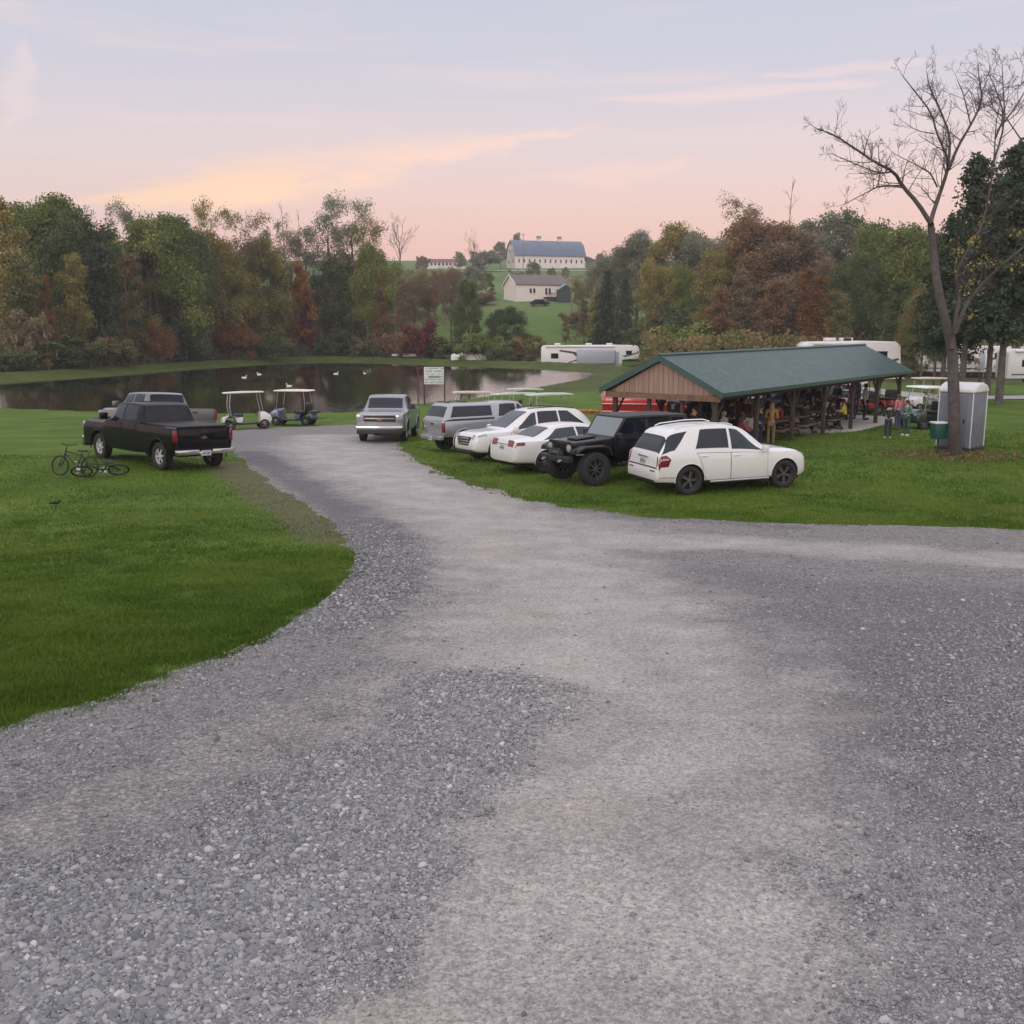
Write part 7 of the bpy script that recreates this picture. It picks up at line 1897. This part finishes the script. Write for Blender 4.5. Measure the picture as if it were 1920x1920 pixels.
# ------------------------------------------------------------------ campers
CWH = simple('camper_white', (.66, .66, .67), .35, 0, .3, .05); CGR = simple('camper_grey', (.32, .35, .42), .35, 0, .3, .08); CDK = simple('camper_graphic', (.04, .045, .06), .4, var=0); CGL = G_DARK
def camper(label, L, H, fifth=True, win=True, slide=False):
    root = thing('camper', label, 'camper'); W = 1.22; z0 = .55
    if fifth: prof = [(-L / 2, z0), (L / 2 - 2.5, z0), (L / 2 - 2.3, 1.55), (L / 2 - .25, 1.65), (L / 2, 2.1), (L / 2 - .12, H - .35), (L / 2 - .5, H - .05), (L / 2 - 3.2, H), (-L / 2 + .3, H - .08), (-L / 2, H - .35)]
    else: prof = [(-L / 2, z0), (L / 2 - .3, z0), (L / 2, 1.2), (L / 2 - .05, H - .5), (L / 2 - .35, H - .05), (-L / 2 + .3, H), (-L / 2, H - .3)]
    m = MB(); m.prism(prof, 'y', -W, W); m.build('body', CWH, root, bevel=.10, seg=3)
    for sd__ in (1, -1):
        y = sd__ * (W + .004)
        for x0, x1, a, b_ in ((-L / 2 + 1.3, -L / 2 + 2.3, 1.7, 2.4), (-.6, .5, 1.75, 2.4), (L / 2 - 4.6, L / 2 - 3.9, 1.75, 2.35), (L / 2 - 1.9, L / 2 - 1.1, H - 1.25, H - .75)):
            m = MB(); m.box(x0, x1, y - .012, y + .012, a, b_); f_ = m.build('window', BLK, root, bevel=.01); k = MB(); k.box(x0 + .06, x1 - .06, y - .018, y + .018, a + .06, b_ - .06); k.build('pane', CGL, f_)
        m = MB(); m.box(L / 2 - 3.5, L / 2 - 2.8, y - .014, y + .014, .75, 2.6); d = m.build('door', CGR, root, bevel=.02); k = MB(); k.box(L / 2 - 3.42, L / 2 - 3.3, y - .03, y + .03, 1.5, 1.65); k.build('handle', BLK, d)
        m = MB(); m.prism([(-L / 2 + 2.4, 2.65), (-L / 2 + 4.2, 2.35), (-L / 2 + 5.0, 1.7), (-L / 2 + 3.6, 1.2), (-L / 2 + 3.5, 1.05), (-L / 2 + 5.3, 1.55), (-L / 2 + 5.4, 1.9), (-L / 2 + 4.5, 2.6), (-L / 2 + 2.5, 2.85)], 'y', y - .006, y + .006); m.build('swoosh', CDK, root)
        m = MB(); m.prism([(-L / 2 + .4, 1.02), (L / 2 - 2.6, 1.02), (L / 2 - 2.4, .9), (-L / 2 + .4, .9)], 'y', y - .006, y + .006); m.prism([(L / 2 - 2.0, 1.9), (L / 2 - .2, 2.4), (L / 2 - .25, 2.55), (L / 2 - 2.4, 2.05)], 'y', y - .006, y + .006); m.build('stripe', CDK, root)
    if slide:
        m = MB(); m.box(-1.9, 3.3 if fifth else 2.6, -W - .5, -W + .02, .95, 2.9); s_ = m.build('slide_out', CGR, root, bevel=.25 if fifth else .05, seg=3)
        if not fifth: k = MB(); k.box(-1.0, .3, -W - .515, -W - .49, 1.6, 2.4); k.box(.9, 2.2, -W - .515, -W - .49, 1.7, 2.3); k.build('window', CGL, s_)
    m = MB(); m.tube([(-L / 2 + .6, -W - .09, H - .2), (L / 2 - 3.4, -W - .09, H - .2)], .12, 10); m.build('awning_roll', CWH, root)
    for x in (-L / 2 + 2.2, -.2, L / 2 - 4.0):
        m = MB(); m.cbox((x, 0, H + .10), (.8, .8, .24)); m.build('roof_unit', CWH, root, bevel=.05)
    add_wheels(root, (-L / 2 + 3.0, -L / 2 + 3.9), W - .14, .36, .24, 6, ALU, .2)
    for sd__ in (1, -1):
        m = MB(); m.tube([(L / 2 - 2.8, sd__ * .9, 0), (L / 2 - 2.8, sd__ * .9, .6)], .06, 6); m.build('jack', ALU, root)
    return root
def park(o, px0, px1, ytop, w, H, rot=0):
    a = at_w((px0 + px1) / 2, ytop, w); o.location = (a[0], a[1], a[2] - H - .1); o.rotation_euler = (0, 0, R(rot))
o = camper('long white camper with a dark swoosh and blue-grey slide standing beyond the pond', 13.2, 3.5, slide=True); park(o, 1013, 1200, 645, 138, 3.5, 0)
o = camper('white camper whose striped nose shows above the far end of the pavilion roof', 7.4, 3.8); park(o, 1505, 1679, 634, 79, 3.8, 0)
o.location.z = gz(o.location.x, o.location.y); o.scale = (1, 1, (at_w(1600, 635, 79)[2] - o.location.z) / 3.95)
o = camper('white camper with a grey slide at the right edge of the picture', 9.0, 3.4, False, slide=True); park(o, 1882, 2060, 652, 96, 3.4, 0)
o.location.z = gz(o.location.x, o.location.y); o.scale = (1, 1, (at_w(1900, 652, 96)[2] - o.location.z) / 3.5)

o = camper('white camper half hidden by the trunks of the dark spruces', 9.5, 3.4, False); park(o, 1748, 1868, 655, 112, 3.4, -12)
o.location.z = gz(o.location.x, o.location.y)
# ------------------------------------------------------------------ house, barn and shed on the far hill
def panel(root, nm, mat, x0, x1, y, z0, z1, t_=.03, frame=None):
    m = MB(); m.box(x0, x1, y - t_, y + t_, z0, z1); o = m.build(nm, frame or mat, root)
    if frame is not None:
        k = MB(); k.box(x0 + .12, x1 - .12, y - t_ - .02, y + t_ + .02, z0 + .12, z1 - .12); k.build('pane', mat, o)
    return o
SIDE = simple('beige_siding', (.70, .64, .60), .7, var=.06, vscale=.6); SHG = simple('brown_shingle', (.15, .12, .115), .85, var=.2, vscale=1.5); WTR = simple('white_trim', (.66, .65, .62), .6, var=.05)
w = 247; a = at_w(968, 563, w); b_ = at_w(1066, 560, w); c0 = a
hs = thing('house', 'beige ranch house with brown roof and white-trimmed gable on the hill below the barn', 'house', (a[0], a[1], gz(a[0], a[1]) - .3), math.atan2(b_[1] - a[1], b_[0] - a[0]) + R(22))
ct_ = math.cos(R(22)); Lh = float(np.linalg.norm((b_ - a)[:2])) / ct_; Wh = 8.0; Hh = 4.4; Rh = 6.6
m = MB(); m.prism([(0, -.6), (Wh, -.6), (Wh, Hh), (Wh / 2, Rh), (0, Hh)], 'x', 0, Lh); m.build('wall', SIDE, hs)
m = MB(); m.prism([(-.35, Hh - .12), (Wh / 2, Rh + .1), (Wh + .35, Hh - .12), (Wh + .35, Hh + .05), (Wh / 2, Rh + .3), (-.35, Hh + .05)], 'x', -.3, Lh + .3); m.build('roof', SHG, hs)
m = MB(); m.prism([(-.4, Hh - .3), (-.4, Hh + .08), (Wh / 2, Rh + .36), (Wh / 2, Rh - .02)], 'x', -.42, -.302); m.prism([(Wh + .4, Hh - .3), (Wh + .4, Hh + .08), (Wh / 2, Rh + .36), (Wh / 2, Rh - .02)], 'x', -.42, -.302); m.box(-.15, -.02, -.12, Wh + .1, -.6, 1.2); m.build('trim', WTR, hs)
for x0, x1, z0, z1 in ((3.6, 4.4, 2.3, 3.6), (4.6, 5.4, 2.3, 3.6), (8.0, 8.8, 2.0, 3.7), (9.0, 9.8, 2.0, 3.7), (11.4, 11.9, 2.7, 3.5)):
    panel(hs, 'window', G_DARK, x0 * Lh / 14.5, x1 * Lh / 14.5, -.02, z0, z1, .05, WTR)
DECK = simple('deck_red', (.10, .035, .035), .8, var=.2)
m = MB(); m.box(7.6 * Lh / 14.5, 13.2 * Lh / 14.5, -2.6, -.05, 1.2, 1.45); m.build('deck', DECK, hs)
m = MB()
for i in range(13): m.box(7.6 * Lh / 14.5 + i * .46, 7.6 * Lh / 14.5 + i * .46 + .09, -2.6, -2.5, 1.45, 2.3)
m.box(7.6 * Lh / 14.5, 13.2 * Lh / 14.5, -2.62, -2.48, 2.3, 2.42); m.build('deck_railing', DECK, hs)
sh_ = thing('shed', 'dark grey-green shed at the right end of the beige house', 'shed', at_w(1058, 556, 246), R(10)); sh_.location.z = gz(sh_.location.x, sh_.location.y)
m = MB(); m.prism([(-1.6, -1), (1.6, -1), (1.6, 2.9), (0, 3.9), (-1.6, 2.9)], 'y', -1.5, 1.5); m.build('wall', simple('shed_dark', (.035, .05, .045), .8), sh_)
m = MB(); m.prism([(-1.9, 2.7), (0, 3.95), (1.9, 2.7), (1.9, 2.9), (0, 4.15), (-1.9, 2.9)], 'y', -1.8, 1.8); m.build('roof', simple('shed_roof', (.20, .30, .27), .6), sh_)
hc = thing('parked_car', 'dark parked car below the deck of the beige house', 'car', at_w(1012, 561, 238), R(8)); hc.location.z = gz(hc.location.x, hc.location.y)
m = MB(); m.prism([(-2.2, .35), (2.2, .35), (2.25, .8), (1.3, .95), (.7, 1.5), (-1.1, 1.5), (-1.9, 1.0), (-2.25, .9)], 'y', -.85, .85); m.build('body', BLACK, hc, bevel=.12, seg=3); m = MB(); m.prism([(1.15, 1.0), (.65, 1.42), (-1.0, 1.42), (-1.6, 1.0)], 'y', -.865, .865); m.build('side_window', G_WIND, hc); add_wheels(hc, (-1.4, 1.4), .75, .33, .22)

w = 430; a = at_w(966, 494, w); b_ = at_w(1100, 497, w)
a[2] = at_w(1000, 477, w)[2] - 5.6 + 2.2
ba = thing('barn', 'big white gambrel barn with a blue-grey roof and two cupolas on the hilltop', 'barn', (a[0], a[1], a[2] - 2.2), R(16))
Lb = float(np.linalg.norm((b_ - a)[:2])) / math.cos(R(16)) * .99; Wb = 13.0; He = 5.6; Hm = 9.4; Hr = 11.3
BW = simple('barn_white', (.62, .58, .56), .7, var=.08, vscale=.4); BR = metal_roof('blue_barn_roof', (.10, .14, .20), .8, 'X', .4)
pr = [(0, -3), (Wb, -3), (Wb, He), (Wb - 2.6, Hm), (Wb / 2, Hr), (2.6, Hm), (0, He)]
m = MB(); m.prism(pr, 'x', 0, Lb); m.build('wall', BW, ba)
m = MB(); ro = [(-.6, He - .5), (2.5, Hm + .15), (Wb / 2, Hr + .25), (Wb - 2.5, Hm + .15), (Wb + .6, He - .5), (Wb + .6, He - .2), (Wb - 2.5, Hm + .45), (Wb / 2, Hr + .55), (2.5, Hm + .45), (-.6, He - .2)]
m.prism(ro, 'x', -.5, Lb + .5); m.build('roof', BR, ba)
for i in range(13):
    x = 1.6 + i * (Lb - 3) / 12; panel(ba, 'window', G_DARK, x - .42, x + .42, -.03, 2.2, 3.9, .06, BW)
for i, (y, z) in enumerate(((3.2, 2.4), (9.8, 2.4), (4.6, 6.6), (8.4, 6.6), (6.5, 9.4))):
    m = MB(); m.box(-.06, .03, y - .5, y + .5, z, z + 1.5); m.build('gable_window', G_DARK, ba)
for fx in (.40, .70):
    m = MB(); m.box(Lb * fx - .7, Lb * fx + .7, Wb / 2 - .7, Wb / 2 + .7, Hr + .2, Hr + 1.6); c = m.build('cupola', BW, ba); k = MB(); k.prism([(-.95, Hr + 1.6), (0, Hr + 2.5), (.95, Hr + 1.6)], 'x', Lb * fx - .9, Lb * fx + .9); k.build('cupola_roof', BR, c)
    for v_ in k.v[:0]: pass
for c in [o_ for o_ in bpy.data.objects if o_.name.startswith('cupola_roof')]: c.location.y = Wb / 2
m = MB(); m.box(Lb, Lb + 6, 1.5, Wb - 1.5, -3, 3.4); m.build('lean_to', BW, ba); m = MB(); m.prism([(Lb + .02, 5.2), (Lb + 6.6, 3.4), (Lb + 6.6, 3.7), (Lb + .02, 5.5)], 'y', .9, Wb - .9); m.build('lean_to_roof', SHG, ba)
w = 440; a = at_w(800, 489, w); b_ = at_w(872, 488, w)
ls = thing('long_shed', 'long low red-roofed farm shed on the hill crest left of the barn', 'shed', (a[0], a[1], a[2] - 2.0), math.atan2(b_[1] - a[1], b_[0] - a[0])); Ll = float(np.linalg.norm((b_ - a)[:2]))
m = MB(); m.box(0, Ll, 0, 8, -2, 1.6); m.build('wall', BW, ls); m = MB(); m.prism([(-.5, 1.4), (4, 3.0), (8.5, 1.4)], 'x', -.4, Ll + .4); m.build('roof', simple('red_roof', (.14, .05, .05), .7), ls)
for i in range(8): panel(ls, 'opening', WELL, Ll * (.1 + .1 * i), Ll * (.1 + .1 * i) + .8, -.02, .1, 1.1, .04)
# hillside road edge below the barn
pts = [at_w(x, y, 400) for x, y in ((905, 494), (960, 496), (1010, 503), (1060, 507), (1130, 511), (1200, 514))]
LV = []; 
for p in pts: LV += [(p[0], p[1] - 1.5, gz(p[0], p[1] - 1.5) + .35), (p[0], p[1] + 3.2, gz(p[0], p[1] + 3.2) + .35)]
tag(np_mesh('hill_road', np.array(LV), np.array([(2 * i, 2 * i + 1, 2 * i + 3, 2 * i + 2) for i in range(len(pts) - 1)]), simple('pale_asphalt', (.5, .47, .44), .9)), 'pale road crossing the hill below the barn', 'road', kind='structure')
# utility poles
def pole(label, px, ytop, w):
    a = at_w(px, ytop, w); zb = gz(a[0], a[1]); o = thing('utility_pole', label, 'pole', (a[0], a[1], zb)); h = a[2] - zb
    m = MB(); m.tube([(0, 0, -.5), (0, 0, h)], [.16, .11], 8); m.build('mast', simple('pole_wood', (.20, .17, .15), .9), o); m = MB(); m.cbox((0, 0, h - .7), (2.2, .12, .14)); m.build('crossarm', simple('pole_wood', (.20, .17, .15), .9), o)
pole('utility pole standing right of the beige house', 1072, 518, 215)
pole('tall utility pole on the hilltop at the left end of the barn roof', 981, 437, 420)
# white camper glimpsed through the left wood
o = camper('pale camper glimpsed between the trees of the left wood', 8, 3.0, False); q = at_w(390, 570, 168); o.location = (q[0], q[1], gz(q[0], q[1]) + .4); o.rotation_euler = (0, 0, R(-15)); o.scale = (.8, .8, .8)
# dark bird / leaf on the lawn
q = ground_at(105, 947)
bd_ = thing('crow', 'small black bird on the left lawn', 'bird', q, R(20)); bd_.scale = (.6,) * 3; m = MB(); m.ball((0, 0, .10), (.15, .06, .065), 12, 8); m.ball((.14, 0, .17), (.05, .04, .04), 10, 7); m.tube([(-.1, 0, .11), (-.26, 0, .07)], [.045, .03], 6); m.tube([(.12, 0, .13), (.14, 0, .17)], [.04, .035], 6); m.tube([(0, .02, .05), (0, .02, 0)], .006, 4); m.tube([(0, -.02, .05), (0, -.02, 0)], .006, 4); m.build('body', DARKC, bd_, smooth=80); k = MB(); k.tube([(.18, 0, .17), (.235, 0, .16)], [.015, .004], 6); k.build('bill', BLK, bd_)
# ------------------------------------------------------------------ evening haze
m = MB(); m.box(-960, 960, -110, 960, -4.5, 62)
t = NT('haze_air'); t.t.nodes.remove(t.b)
pv = t.n('ShaderNodeVolumePrincipled'); pv.inputs['Color'].default_value = (.92, .92, 1, 1); pv.inputs['Density'].default_value = .00035; pv.inputs['Anisotropy'].default_value = .0
t.l(pv.outputs[0], t.out.inputs['Volume'])
hz = m.build('haze', t.mat); tag(hz, 'thin evening haze over the valley', 'haze', kind='stuff')
